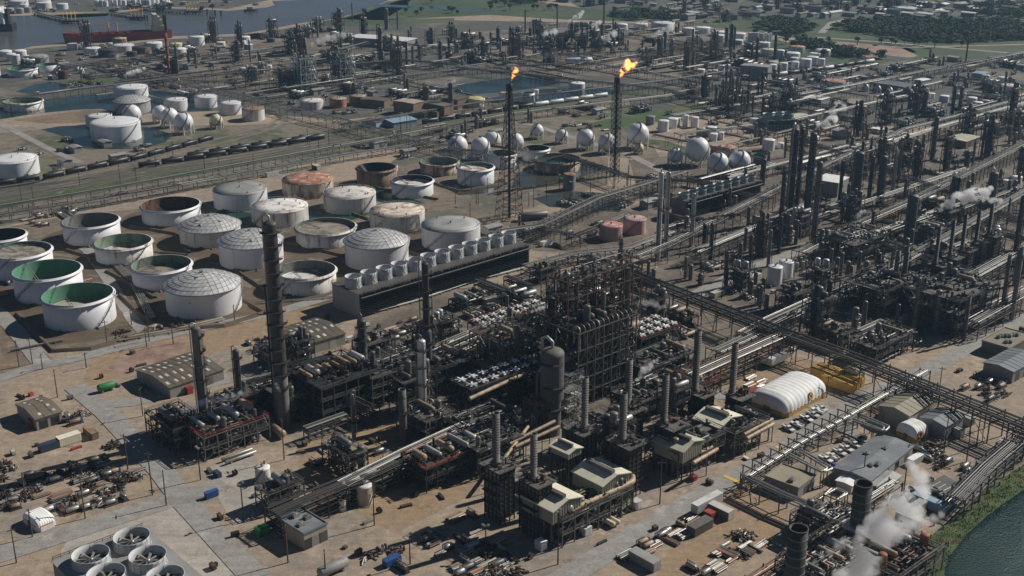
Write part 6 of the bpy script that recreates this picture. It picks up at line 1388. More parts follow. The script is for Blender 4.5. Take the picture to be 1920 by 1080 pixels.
# ================================================================== tents
def tent(A, B, C, h, label, ribs=12, near=False, low='yellow', band='red', emblem=True):
    a, rz, lx, ly = tri(A, B, C, 0); occbox(a, rz, lx, ly)
    t = thing('fabric_tent', label, 'tent', (a[0], a[1]), rz, None, near)
    def prof(x):
        e = min(x, lx-x)/(lx*0.16); s = 1 if e >= 1 else math.sqrt(max(0.0, 1-(1-e)**2)); return s
    K = 64; n = 20; m = MB(); vs = []
    for i in range(K+1):
        x = lx*i/K; s = 0.55+0.45*prof(x); puff = 1+0.022*abs(sin(pi*ribs*i/K))
        for j in range(n+1):
            q = pi*j/n; yy = -cos(q); zz = sin(q)
            yy = math.copysign(abs(yy)**0.75, yy); zz = abs(zz)**0.75
            vs.append((x, ly/2+yy*ly/2*(0.8+0.2*prof(x))*puff, max(1.7, 1.7+(h-1.7)*zz*s*puff)))
    m.add(vs, [(i*(n+1)+j, (i+1)*(n+1)+j, (i+1)*(n+1)+j+1, i*(n+1)+j+1) for i in range(K) for j in range(n)], True)
    for e in (0, K): m.add(vs[e*(n+1):(e+1)*(n+1)], [tuple(range(n+1))])
    m.obj('canopy', 'tent_white', t)
    def skirt(z0, z1, ex):
        b = MB(); L = [(-ex, -ex, ), (lx+ex, -ex), (lx+ex, ly+ex), (-ex, ly+ex)]; c = ly*0.1
        L = [(0-ex, c), (c*1.0, -ex), (lx-c, -ex), (lx+ex, c), (lx+ex, ly-c), (lx-c, ly+ex), (c, ly+ex), (-ex, ly-c)]
        b.prism(L, z0, z1); return b
    skirt(0, 1.75, 0.05).obj('lower_wall', low, t); skirt(1.76, 2.05, 0.10).obj('stripe', band, t)
    MB().bx(-0.25, ly*0.42, 0, -0.1, ly*0.58, 2.6).obj('door', 'steel_grey', t)
    if not emblem: return t
    # scallop shell emblem on the long side
    def sy(z):
        q = max(0.0, min(1.0, (z-1.7)/(h-1.7)))**(1/0.75); return ly/2-(math.sqrt(max(0, 1-q*q))**0.75)*ly/2*1.03-0.12
    ex, ez, er = (lx*0.56, h*0.55, h*0.19) if lx > 20 else (lx*0.3, h*0.55, h*0.24)
    yb = 0.02*ly
    def fan(r, y, nm, mt):
        pts = [(-0.28*r, -0.95*r), (0.28*r, -0.95*r)]+[(r*cos(q)*1.08, r*sin(q)*0.95-0.1*r) for q in [-0.35+k*(pi+0.7)/14 for k in range(15)]]
        b = MB(); f = [(ex+p[0], sy(ez+p[1])+y, ez+p[1]) for p in pts]; k = len(f); b.add(f+[(p[0], y+0.12, p[2]) for p in f], [tuple(range(k)), tuple(range(2*k-1, k-1, -1))]+[(i, (i+1) % k, (i+1) % k+k, i+k) for i in range(k)])
        return b.obj(nm, mt, t)
    e = fan(er, -0.04, 'emblem', 'red'); e2 = fan(er*0.88, -0.14, 'emblem_face', 'yellow'); e2.parent = e
    rb = MB()
    for q in [0.5+k*0.3 for k in range(8)]: rb.bar((ex, sy(ez-er*0.7)-0.16, ez-er*0.7), (ex+er*0.78*cos(q), sy(ez+er*0.7*sin(q)-0.1*er)-0.16, ez+er*0.7*sin(q)-0.1*er), 0.06)
    rb.obj('emblem_ribs', 'red', t).parent = e
    return t
tent((1474, 786), (1552, 741), (1414, 752), 7.6, 'big white ribbed inflatable tent with yellow lower wall and red stripe')
tent((1716, 833), (1741, 822), (1679, 815), 6, 'small white inflatable tent with yellow lower wall beside the slate roof', 6)
tent((72, 1000), (107, 985), (52, 975), 4, 'white striped shelter tent at the edge of the scrap yard', 8, False, 'tent_white', 'orange', False)

# ================================================================== vehicles, boxes, poles
def pickup(px, py, rz, body, label, bed=True, group='parked pickups', z=0.0):
    x, y = G(px, py); occ(x, y, 3); t = thing('pickup_truck' if bed else 'car', label, 'car', (x, y), rz, group, True, z)
    m = MB(); L = 5.6 if bed else 4.6
    m.prism([(-L/2, -0.95), (L/2-0.3, -0.95), (L/2, -0.7), (L/2, 0.7), (L/2-0.3, 0.95), (-L/2, 0.95)], 0.5, 1.05)
    if bed:
        for q in ((-L/2, -0.95, -0.6, -0.8), (-L/2, 0.8, -0.6, 0.95), (-L/2, -0.79, -L/2+0.15, 0.79)): m.bx(q[0], q[1], 1.06, q[2], q[3], 1.4)
    c0, c1 = (-0.6, 1.3) if bed else (-1.9, 1.1)
    m.add([(c0, -0.9, 1.05), (c1, -0.9, 1.05), (c1, 0.9, 1.05), (c0, 0.9, 1.05), (c0+0.2, -0.75, 1.8), (c1-0.7, -0.75, 1.8), (c1-0.7, 0.75, 1.8), (c0+0.2, 0.75, 1.8)], [(4, 5, 6, 7), (0, 4, 7, 3), (0, 1, 5, 4), (3, 7, 6, 2), (1, 2, 6, 5)])
    m.obj('body', body, t)
    g = MB(); g.add([(c1-0.05, -0.75, 1.17), (c1-0.05, 0.75, 1.17), (c1-0.6, 0.68, 1.73), (c1-0.6, -0.68, 1.73)], [(0, 1, 2, 3)]); g.v = [(p[0]+0.05, p[1], p[2]+0.03) for p in g.v]
    for s in (-1, 1): g.add([(c0+0.25, s*0.88, 1.15), (c1-0.3, s*0.88, 1.15), (c1-0.75, s*0.79, 1.7), (c0+0.35, s*0.79, 1.7)], [(0, 1, 2, 3)])
    g.obj('window', 'glass', t)
    for sx in (-L/2+1.05, L/2-1.0):
        for sy in (-0.92, 0.92): MB().tube((sx, sy-0.12, 0.4), (sx, sy+0.12, 0.4), 0.4, 12).obj('wheel', 'tyre', t)
    return t
A1 = UA-pi/2-0.15
for i, (x, y) in enumerate([(1494, 799), (1512, 788), (1524, 780), (1533, 773), (1587, 844), (1602, 836), (1561, 859), (1777, 937)]): pickup(x, y, A1+R.uniform(-0.1, 0.1)+(pi if i % 3 == 0 else 0), 'white', 'white pickup truck')
for i, (x, y) in enumerate([(1478, 806), (1500, 796), (1548, 864), (1574, 851), (1540, 769), (1760, 926), (1715, 925)]): pickup(x, y, A1+R.uniform(-0.1, 0.1), R.choice(('white', 'offwhite', 'black_car', 'galv')), R.choice(('parked pickup truck', 'parked work pickup')))
pickup(1734, 932, UA, 'white', 'white saloon car in the lagoon car park', False); pickup(1741, 904, UA, 'black_car', 'dark parked car by the lagoon rack', False); pickup(1450, 647, UA+0.2, 'white', 'white car in the shadow of the rack', False); pickup(1461, 649, UA+0.2, 'white', 'white van in the shadow of the rack', False); pickup(1490, 654, UA+0.2, 'white', 'white pickup beneath the crossing rack'); pickup(1615, 826, UA, 'black_car', 'dark pickup beside the loop of pipes')
def container(px, py, L, W_, h, m, label, rz=UA, cat='container', name='shipping_container', stripe=None, group=None, near=True, wheels=False, roof=None):
    x, y = G(px, py); occ(x, y, L/2); z0 = 1.2 if wheels else 0.15; t = thing(name, label, cat, (x, y), rz, group, near)
    b = MB().bx(-L/2, -W_/2, z0, L/2, W_/2, z0+h)
    k = int(L/0.6)
    for i in range(k):
        for s in (-1, 1): b.bx(-L/2+0.15+i*(L-0.3)/k, s*W_/2-0.04, z0+0.15, -L/2+0.15+(i+0.5)*(L-0.3)/k, s*W_/2+0.04, z0+h-0.15)
    b.obj('body', m, t)
    MB().bx(-L/2-0.06, -W_/2-0.06, z0+h, L/2+0.06, W_/2+0.06, z0+h+0.08).obj('roof', roof or m, t)
    MB().bx(L/2, -W_*0.42, z0+0.1, L/2+0.07, W_*0.42, z0+h*0.92).obj('door', roof or m, t)
    if wheels:
        MB().bx(-L/2, -0.4, 0.8, L/2, 0.4, 1.18).obj('chassis', 'steel_dark', t)
        for sx in (-L/2+1, -L/2+2.2):
            for sy in (-1, 1): MB().tube((sx, sy-0.15, 0.5), (sx, sy+0.15, 0.5), 0.5, 12).obj('wheel', 'tyre', t)
    return t
for a in [(1446, 679, 12, 2.6, 3, 'white', 'white box trailer, left of a pair'), (1458, 683, 12, 2.6, 3, 'white', 'white box trailer, right of a pair'), (1325, 955, 13, 2.6, 3, 'white', 'long white trailer with blue end at the dusty yard')]: container(*a, near=False, name='box_trailer', cat='trailer', wheels=True)
for a in [(1540, 709, 9, 3.4, 3.6, 'yellow', 'yellow container, front of the shorter pair'), (1552, 702, 9, 3.4, 3.6, 'yellow', 'yellow container, back of the shorter pair'), (1571, 727, 14, 2.7, 3.4, 'yellow', 'yellow container, nearest of a row of three'), (1580, 721, 14, 2.7, 3.4, 'yellow', 'yellow container, middle of a row of three'), (1589, 715, 14, 2.7, 3.4, 'yellow', 'yellow container, last of a row of three'),
          (1412, 742, 6, 2.6, 2.6, 'red', 'red container by the sandy yard'), (1349, 965, 9, 3, 3, 'slate_roof', 'dark green roofed container behind the long trailer'), (1312, 995, 9, 3.4, 3, 'steel_grey', 'grey site container at the dusty yard'), (1208, 1058, 10, 3.4, 3, 'grey_roof', 'grey and maroon container at the bottom edge'), (1330, 972, 3, 2.4, 2.4, 'red', 'small red box between trailer and container'),
          (345, 731, 11, 2.6, 2.8, 'red', 'long red container in front of the left warehouse'), (72, 797, 6, 3, 3, 'red', 'red container under the brown shed roof'), (130, 830, 8, 3.4, 3, 'cream', 'cream container on the bare yard'), (95, 842, 8, 2.6, 2.6, 'navy_tank', 'blue grey open container on the bare yard'), (171, 817, 8, 2.6, 2.4, 'rust_tank', 'rusty open container on the bare yard'), (735, 1057, 5.5, 2.4, 2, 'blue', 'blue skip at the bottom edge'), (492, 1000, 4, 3, 2.2, 'green', 'green skip beside the pump house'),
          (1271, 655, 7, 3, 2.8, 'grey_roof', 'small grey site cabin by the light pipe rack'), (1014, 1029, 3, 2.6, 2.8, 'white', 'white hut at the foot of the nearest furnace'), (1098, 1001, 3, 2.6, 2.6, 'white', 'white equipment cabin on the roadside verge'), (1193, 952, 3, 2.6, 2.6, 'white', 'white cabin at the right end of the cream gables'), (397, 932, 4.5, 1.6, 2.2, 'blue', 'blue portable toilet row on the concrete yard'), (408, 893, 3.4, 1.6, 1.6, 'navy_tank', 'blue skip by a lamp mast'), (667, 682, 5, 2.4, 2.4, 'offwhite', 'white generator cabin by the banded column'), (657, 640, 3, 2, 2, 'white', 'white truck box by the right warehouse'),
          (1300, 900, 2, 2, 1.6, 'red', 'red box at the roadside'), (1413, 525, 9, 3, 2.6, 'cream', 'cream roofed cabin left of the two upright tanks'), (1345, 555, 8, 3, 2.4, 'cream', 'cream roofed cabin near the dark rack'), (1428, 458, 6, 3, 2.5, 'white', 'white cabin under the fan topped cooler'), (1480, 448, 6, 3, 2.5, 'white', 'white cabin among the dark columns'), (1552, 612, 4, 3, 2.6, 'cream', 'cream roofed box between heater towers'), (1740, 950, 11, 3, 3, 'pale_blue', 'pale blue long cabin at the lagoon'), (1716, 962, 9, 3, 3, 'grey_roof', 'grey long cabin at the lagoon'), (1703, 982, 8, 3, 3, 'offwhite', 'white and blue cabin at the lagoon'), (1715, 868, 7, 2.4, 2.4, 'white', 'white trailer beside the slate roof'), (1790, 815, 6, 3, 2.8, 'offwhite', 'white box body truck at the workshop'), (1880, 838, 6, 3, 2.4, 'grey_roof', 'grey cabin near the tall lagoon rack'),
          (1024, 460, 7, 2.4, 2.5, 'white', 'white roofed trailer near the cooling tower end'), (1112, 440, 4, 3, 2.4, 'offwhite', 'white box in front of the pink tanks'), (510, 330, 9, 3, 2.8, 'offwhite', 'white roofed shelter behind the rusty roofed tank'), (594, 318, 6, 4, 3, 'maroon_tank', 'maroon box behind the rusty roofed tank'), (1055, 342, 5, 3, 2.5, 'green', 'small green box beside the flooded bund')]:
    x, y, L, W_, h, m, l = a; container(x, y, L, W_, h, m, l, UA-pi/2 if 'yellow' in l else R.choice((UA, UA, UA-pi/2)) if 'row' not in l and 'pair' not in l else UA, near=False, cat='container' if 'container' in l else 'cabin', name='shipping_container' if 'container' in l else 'skip' if 'skip' in l else 'site_cabin', roof='offwhite' if 'roofed' in l else None)
def hdrum(px, py, L, r, rz, m, label, z=0.6):
    x, y = G(px, py); occ(x, y, L/2); t = thing('horizontal_tank', label, 'tank', (x, y), rz, None, False)
    MB().drum((-L/2, 0, z+r), (L/2, 0, z+r), r, 18).obj('shell', m, t)
    for s in (-0.32, 0.32): MB().bx(s*L-0.3, -r*0.8, 0, s*L+0.3, r*0.8, z+r*0.5).obj('saddle', 'concrete', t)
    return t
for a in [(200, 733, 6, 1.5, UA, 'green', 'green horizontal tank on the bare yard by the road'), (267, 732, 3, 1, UA, 'green', 'small green machine behind the road corner'), (1140, 985, 5, 0.8, UA-pi/2, 'cream_tank', 'cream drum, left of two in the curbed pit'), (1149, 981, 5, 0.8, UA-pi/2, 'cream_tank', 'cream drum, right of two in the curbed pit'), (445, 857, 12, 0.55, UA, 'pipe_light', 'silver pipe spool, rear of two lying on the sandy road'), (452, 862, 12, 0.55, UA, 'pipe_light', 'silver pipe spool, front of two lying on the sandy road'),
          (1000, 412, 16, 2.2, UA-0.4, 'col_grey', 'large grey horizontal drum by the left flare base'), (1668, 410, 15, 2.4, UA, 'orange', 'orange horizontal drum on the right rack'), (1595, 475, 14, 1.8, UA-1.2, 'pipe_light', 'pale horizontal drum with looped pipes'), (520, 815, 9, 1.4, -0.9, 'pipe_tan', 'tan ended exchanger lying at the foot of the tallest column'), (565, 790, 9, 1.4, -0.9, 'steel', 'dark exchanger lying right of the tallest column'), (1085, 120, 26, 3, 0.2, 'white', 'long white bullet tank far behind the centre pond'), (625, 1075, 9, 1.6, UA, 'grey_tank', 'grey drum by the small dome at the bottom edge')]: hdrum(*a)
for x, y in ((340, 178), (350, 180), (362, 174), (330, 165)): hdrum(x, y, 14, 1.6, radians(-48), 'white', 'white bullet tank behind the pond tanks')
# tank cars
TC = None
def tankcars(pts, n, cols, label, group):
    global TC
    P = [Vector(G(*p)) for p in pts]; seg = [(P[i+1]-P[i]).length for i in range(len(P)-1)]; tot = sum(seg); step = 16.2; n = min(n, int(tot/step))
    for k in range(n):
        d = step*(k+0.5); i = 0
        while i < len(seg)-1 and d > seg[i]: d -= seg[i]; i += 1
        p = P[i].lerp(P[i+1], d/seg[i]); v = P[i+1]-P[i]; rz = atan2(v.y, v.x); c = cols(k)
        if TC is None: TC = {}
        if c not in TC:
            t = thing('tank_car', label, 'rail car', p, rz, group, True); TC[c] = t
            MB().drum((-6.6, 0, 2.6), (6.6, 0, 2.6), 1.6, 16).obj('tank_body', c, t)
            MB().lathe([(0.7, 0), (0.7, 0.8)], 10, (0, 0, 4.1)).disc(0.7, 4.9, 10).obj('dome', c, t)
            MB().bx(-7.4, -0.6, 0.95, 7.4, 0.6, 1.25).obj('frame', 'steel_dark', t)
            m = MB()
            for s in (-1, 1): m.bar((-1.5, s*0.7, 4.9), (1.5, s*0.7, 4.9), 0.12); m.bar((-1.5, s*0.7, 4.0), (-1.5, s*0.7, 4.9), 0.12); m.bar((1.5, s*0.7, 4.0), (1.5, s*0.7, 4.9), 0.12)
            m.obj('walkway', 'steel_grey', t)
            for sx in (-5.6, 5.6):
                w = MB()
                for q in (-0.9, 0.9): w.tube((sx+q, -0.85, 0.5), (sx+q, 0.85, 0.5), 0.45, 10)
                w.bx(sx-1.4, -0.95, 0.45, sx+1.4, 0.95, 0.9); w.obj('bogie', 'steel_dark', t)
        else: dup(TC[c], p, rz, label, group)
bl = lambda k: 'black_car'
for i, (P, n) in enumerate([([(-20, 352), (100, 334), (260, 300), (412, 259)], 30), ([(258, 316), (450, 287), (640, 255)], 40), ([(350, 297), (480, 277), (618, 257)], 30), ([(790, 234), (960, 207), (1150, 180)], 30), ([(1430, 147), (1540, 133), (1640, 117)], 20)]):
    tankcars(P, n, bl if i < 3 else (lambda k: 'white' if 6 < k < 13 else 'black_car') if i == 3 else (lambda k: 'white' if k % 4 == 1 else 'black_car'), ['black tank car on the curved left siding', 'black tank car on the front siding', 'black tank car on the second siding', 'tank car on the siding beside the centre pond', 'tank car on the riverside siding'][i], 'tank cars on the sidings')
for P in ([(-20, 362), (180, 332), (450, 283), (640, 250), (900, 214)], [(-20, 376), (250, 330), (460, 296), (640, 266), (900, 227), (1150, 187), (1430, 152), (1640, 121)], [(-20, 380), (250, 334), (460, 300), (640, 270)], [(-20, 353), (100, 335), (260, 301), (412, 260), (500, 237), (526, 222), (515, 210), (480, 203)], [(-20, 358), (110, 341), (270, 309), (420, 268), (510, 243), (538, 224)], [(-20, 368), (258, 317), (450, 288), (640, 256), (790, 235), (960, 208), (1150, 181), (1430, 148), (1640, 118)], [(-20, 372), (262, 322), (460, 291), (640, 261), (800, 238), (1150, 184), (1430, 150)], [(340, 299), (480, 278), (640, 254)]):
    o = len(OCC); strip('railway_track', P, 4, zl(4), 'ballast')
    Pw = [G(*p) for p in P]; L, Rr = strip_pts(Pw, 1.5)
    for q in (L, Rr): m = MB().path([(p.x, p.y, 0.28) for p in q], 0.16, 4).obj('rail', 'rail'); struct(m)
# poles
def mkpole(kind):
    def f(px, py, h, label, group):
        x, y = G(px, py); t = thing('lamp_mast' if kind else 'utility_pole', label, 'lamp' if kind else 'pole', (x, y), R.uniform(0, 3), group, True)
        MB().tube((0, 0, 0), (0, 0, h), 0.24, 6, 0.16).obj('pole', 'steel_dark' if kind else 'wood', t)
        m = MB()
        if kind:
            m.bx(-1, -0.25, h, 1, 0.25, h+0.25); m.bx(-1.2, -0.4, h+0.25, -0.5, 0.4, h+0.6); m.bx(0.5, -0.4, h+0.25, 1.2, 0.4, h+0.6); m.obj('lamp_head', 'galv', t)
        else: m.bar((-1.3, 0, h-0.8), (1.3, 0, h-0.8), 0.2); m.obj('cross_arm', 'wood', t)
        return t
    return f
pole, lamp = mkpole(0), mkpole(1)
for x, y, h in [(36, 688, 12), (61, 683, 12), (201, 645, 11), (247, 610, 9), (275, 598, 9), (280, 640, 12), (325, 645, 10), (275, 650, 9), (80, 692, 7), (162, 690, 7), (108, 745, 12), (268, 780, 12), (240, 882, 14), (312, 948, 13), (286, 928, 16), (160, 972, 15), (31, 1055, 12), (61, 1007, 10), (48, 936, 10), (540, 1055, 14), (611, 1085, 10), (376, 900, 12), (457, 976, 13), (533, 862, 16), (769, 1058, 10), (702, 985, 16), (826, 690, 9), (1445, 690, 13), (911, 1040, 10), (1046, 1058, 18), (1237, 945, 16), (357, 600, 8), (440, 602, 8), (500, 590, 9), (1710, 660, 9), (1760, 740, 12), (1731, 848, 11), (1770, 845, 14), (1830, 840, 14), (1812, 865, 12), (1618, 900, 11), (1694, 925, 12), (1835, 600, 10), (1353, 560, 9), (1413, 530, 10), (1565, 690, 9), (1550, 745, 9)]:
    (lamp if x in (376, 457, 769, 1445, 911, 1046, 357, 1710, 1353) else pole)(x, y, h, 'tall lamp mast' if x in (376, 457, 769, 1445, 911, 1046, 357, 1710, 1353) else 'wooden utility pole', 'poles and masts')
for i in range(70):
    u = R.random()
    x, y = (R.uniform(0, 900), 0) if u < 0.55 else (R.uniform(850, 1250), R.uniform(320, 420))
    if y == 0: y = 372-(x/900)*150+R.uniform(-22, 30)
    X, Y = G(x, y)
    if free(X, Y, 0.6): (pole if R.random() < 0.6 else lamp)(x, y, R.uniform(9, 15), 'thin dark pole along the rail yard', 'rail yard poles')
# ================================================================== ship, jetties
def ship(bow, stern, label, hull, beamk=0.16, house='cream', deckm='hull_red', fh=9):
    a, b = Vector(G(*bow)), Vector(G(*stern)); d = b-a; L = d.length; B = L*beamk; rz = atan2(d.y, d.x)
    t = thing('tanker_ship', label, 'ship', (a.x, a.y), rz, None, False)
    st = [(0, 0.02), (0.03, 0.35), (0.08, 0.75), (0.16, 1), (0.85, 1), (0.95, 0.85), (1, 0.6)]
    m = MB(); vs = []
    for q, w in st:
        x = L*q; hz = fh+(2.2 if q < 0.09 else 0)
        for y, z in ((-w*B/2, hz), (-w*B/2*0.93, 0.2), (w*B/2*0.93, 0.2), (w*B/2, hz)): vs.append((x+(0 if z > 1 or q > 0.5 else L*0.015), y, z))
    n = len(st); fs = [(i*4+j, i*4+j+1, (i+1)*4+j+1, (i+1)*4+j) for i in range(n-1) for j in range(3)]+[((n-1)*4, (n-1)*4+1, (n-1)*4+2, (n-1)*4+3)]
    m.add(vs, fs); m.obj('hull', hull, t)
    dk = MB().add([(L*q, s*w*B/2*0.97, fh-0.5+(2.2 if q < 0.09 else 0)) for q, w in st for s in (-1, 1)], [(i*2, i*2+1, i*2+3, i*2+2) for i in range(n-1)]); dk.obj('deck', deckm, t)
    p = MB()
    for y in (-0.12, -0.04, 0.05, 0.13): p.path([(L*0.1, y*B, fh+0.8), (L*0.8, y*B, fh+0.8)], 0.4, 6)
    for k in range(9): p.bx(L*(0.12+0.075*k), -B*0.4, fh-0.3, L*(0.12+0.075*k)+0.8, B*0.4, fh+1.2)
    p.obj('deck_piping', 'hull_red', t)
    for k in (0.42, 0.5):
        c = MB().tube((L*k, 0, fh-0.4), (L*k, 0, fh+11), 0.7, 8); c.bar((L*k, 0, fh+10.5), (L*k-12, 2, fh+8), 0.7); c.obj('deck_crane', 'yellow', t)
    h = MB().bx(L*0.82, -B*0.38, fh-0.4, L*0.93, B*0.38, fh+6)
    h.bx(L*0.83, -B*0.34, fh+6, L*0.92, B*0.34, fh+12); h.bx(L*0.835, -B*0.3, fh+12, L*0.9, B*0.3, fh+16); h.bx(L*0.835, -B*0.52, fh+16, L*0.875, B*0.52, fh+19)
    hh = h.obj('deckhouse', house, t)
    w = MB()
    for z in (2, 5, 8, 11, 14, 17.3): w.bx(L*0.82-0.1 if z < 6 else L*0.829, -B*0.28, fh+z, L*0.835, B*0.28, fh+z+0.9)
    w.obj('window', 'glass', hh)
    f = MB().prism([(L*0.93, -2.5), (L*0.96, -2.5), (L*0.965, 0), (L*0.96, 2.5), (L*0.93, 2.5)], fh-0.4, fh+17); f.obj('funnel', 'steel_dark', t)
    m = MB().bar((L*0.85, 0, fh+19), (L*0.85, 0, fh+27), 0.5).bar((L*0.85, -3, fh+24), (L*0.85, 3, fh+24), 0.3); m.obj('mast', 'steel_grey', t)
ship((119, 81), (322, 70), 'long red tanker ship moored at the channel bank', 'hull_red')
ship((-150, 54), (28, 58), 'dark tanker ship with white deckhouse cut by the left photo edge', 'steel_dark', 0.15, 'white', 'steel_rust')
def jetty(pts, label):
    P = [Vector(G(*p)) for p in pts]; o = P[0]; t = thing('jetty', label, 'jetty', (o.x, o.y), 0, 'jetties of the far bank', False); Q = [p-o for p in P]
    L, Rr = strip_pts(Q, 7); n = len(Q); m = MB().add([(p.x, p.y, 3) for p in L+Rr]+[(p.x, p.y, 2) for p in L+Rr], [(i, i+n, i+n+1, i+1) for i in range(n-1)]+[(i, i+1, i+1+2*n, i+2*n) for i in range(n-1)]+[(i+1+n, i+n, i+3*n, i+3*n+1) for i in range(n-1)]); m.obj('deck', 'concrete', t)
    g = MB()
    for i in range(n-1):
        d = Q[i+1]-Q[i]
        for j in range(int(d.length/12)+1): c = Q[i]+d*min(1, j*12/d.length); g.tube((c.x-2, c.y, 0), (c.x-2, c.y, 2.2), 0.8, 8); g.tube((c.x+2, c.y, 0), (c.x+2, c.y, 2.2), 0.8, 8)
    g.obj('piles', 'wood', t)
    e = Q[-1]; MB().bx(e.x-14, e.y-5, 2.1, e.x+8, e.y+5, 4).obj('head_platform', 'steel_dark', t)
    for k in range(4):
        c = MB().bar((e.x-12+k*5, e.y, 4), (e.x-12+k*5, e.y, 15), 0.7); c.bar((e.x-12+k*5, e.y, 15), (e.x-10+k*5, e.y-6, 12), 0.6); c.bar((e.x-10+k*5, e.y-6, 12), (e.x-10.5+k*5, e.y-6, 5), 0.45); c.obj('loading_arm', 'yellow', t)
    p = MB().path([(q.x, q.y, 3.6) for q in Q], 0.6, 6); p.obj('pipe', 'pipe_grey', t)
jetty([(68, 28), (100, 36), (138, 44)], 'leftmost jetty with loading arms on the far bank'); jetty([(212, 28), (240, 32), (264, 37)], 'middle jetty with loading arms on the far bank'); jetty([(268, 19), (320, 24), (368, 26)], 'right long jetty with yellow loading arms on the far bank')
for x, y in ((148, 47), (160, 52), (272, 38), (277, 39), (294, 44), (389, 28), (404, 29), (415, 30)):
    X, Y = G(x, y); t = thing('mooring_dolphin', 'dark mooring pile standing in the channel', 'mooring pile', (X, Y), 0, 'mooring piles in the channel'); MB().tube((0, 0, -0.5), (0, 0, 7), 1.2, 10).obj('pile', 'wood', t); MB().lathe([(1.6, 6.4), (1.6, 7.2)], 10).disc(1.6, 7.2, 10).obj('pile_cap', 'steel_grey', t)
X, Y = G(470, 21); t = thing('tug_boat', 'small white and blue boat off the far shore', 'boat', (X, Y), 0.2, None, False); MB().prism([(-9, -3), (6, -3), (10, 0), (6, 3), (-9, 3)], 0.1, 2.5).obj('hull', 'navy_tank', t); MB().bx(-5, -2, 2.5, 3, 2, 6).obj('cabin', 'white', t)

# ================================================================== trees
def crown(m, c, r, hgt, n, rng):
    """leaf clumps spread through an uneven volume"""
    lob = [(c[0]+rng.uniform(-0.45, 0.45)*r, c[1]+rng.uniform(-0.45, 0.45)*r, c[2]+rng.uniform(-0.3, 0.35)*hgt, r*rng.uniform(0.4, 0.7)) for _ in range(6)]
    for _ in range(n):
        l = rng.choice(lob); q = Vector((rng.gauss(0, 1), rng.gauss(0, 1), rng.gauss(0, 1))).normalized()*l[3]*rng.uniform(0.55, 1.05)
        p = Vector(l[:3])+Vector((q.x, q.y, q.z*hgt/r*0.9)); s = r*rng.uniform(0.10, 0.22)
        a = Vector((rng.uniform(-1, 1), rng.uniform(-1, 1), rng.uniform(-0.6, 0.6))).normalized(); b = a.cross(Vector((rng.uniform(-1, 1), rng.uniform(-1, 1), 1))).normalized()
        m.add([p+a*s, p+b*s, p-a*s*0.9, p-b*s*1.1], [(0, 1, 2, 3)])
TP = []
def tree(px, py, h, label, group):
    x, y = G(px, py)
    if len(TP) < 5:
        t = thing('broadleaf_tree', label, 'tree', (x, y), 0, group)
        k = MB().tube((0, 0, 0), (0, 0, 5), 0.45, 7, 0.28)
        for _ in range(5): a = R.uniform(0, 6.28); k.tube((0, 0, R.uniform(2.5, 4.5)), (2.5*cos(a), 2.5*sin(a), R.uniform(5.5, 8)), 0.22, 5, 0.08)
        k.obj('trunk', 'trunk', t); m = MB(); crown(m, (0, 0, 6.6), 4.2, 4.0, 260, R); m.obj('crown', 'leaf', t); TP.append(t); t.scale = (h/10,)*3
    else: dup(TP[R.randrange(5)], (x, y), R.uniform(0, 6.28), label, group, True, (h/10*R.uniform(0.9, 1.3), h/10*R.uniform(0.9, 1.3), h/10))
def inpoly(x, y, P):
    c = False; j = len(P)-1
    for i in range(len(P)):
        if (P[i][1] > y) != (P[j][1] > y) and x < (P[j][0]-P[i][0])*(y-P[i][1])/(P[j][1]-P[i][1])+P[i][0]: c = not c
        j = i
    return c
def samples(P, n, rng=R, tries=40):
    x0, x1 = min(p[0] for p in P), max(p[0] for p in P); y0, y1 = min(p[1] for p in P), max(p[1] for p in P); k = 0
    for _ in range(n*tries):
        if k >= n: return
        x, y = rng.uniform(x0, x1), rng.uniform(y0, y1)
        if inpoly(x, y, P): k += 1; yield x, y
WOOD = [[(1560, 55), (1600, 40), (1680, 38), (1930, 44), (1930, 76), (1800, 82), (1720, 78), (1640, 66)], [(1412, 52), (1440, 38), (1500, 42), (1532, 55), (1500, 66), (1440, 58)], [(1800, 18), (1850, 10), (1940, 12), (1940, 36), (1860, 30)], [(925, 5), (940, -12), (1030, -10), (1030, 6), (970, 8)], [(1150, 30), (1200, 22), (1280, 30), (1270, 42), (1180, 38)], [(1490, 72), (1520, 80), (1600, 100), (1660, 112), (1560, 104), (1500, 85)]]
rw = random.Random(3); m = MB()
for P, n in zip(WOOD, (900, 190, 200, 130, 130, 130)):
    for x, y in samples(P, n, rw):
        X, Y = G(x, y); r = rw.uniform(4, 7); crown(m, (X, Y, r*0.8), r, r*0.65, 70, rw)
o = m.obj('woods', 'leaf'); o['kind'] = 'stuff'
for P, n in (([(1400, 60), (1560, 80), (1700, 118), (1560, 110), (1440, 90)], 24), ([(1560, 75), (1930, 92), (1930, 100), (1600, 84)], 10), ([(1600, 44), (1650, 60), (1580, 66)], 14), ([(640, 36), (760, 4), (1000, 8), (1100, 24), (820, 30)], 22), ([(180, 30), (420, 22), (410, 18), (230, 24)], 10), ([(1300, 30), (1560, 20), (1900, 20), (1900, 5), (1300, 5)], 24)):
    for x, y in samples(P, n): tree(x, y, R.uniform(6, 10), 'dark green broadleaf tree', 'scattered trees')
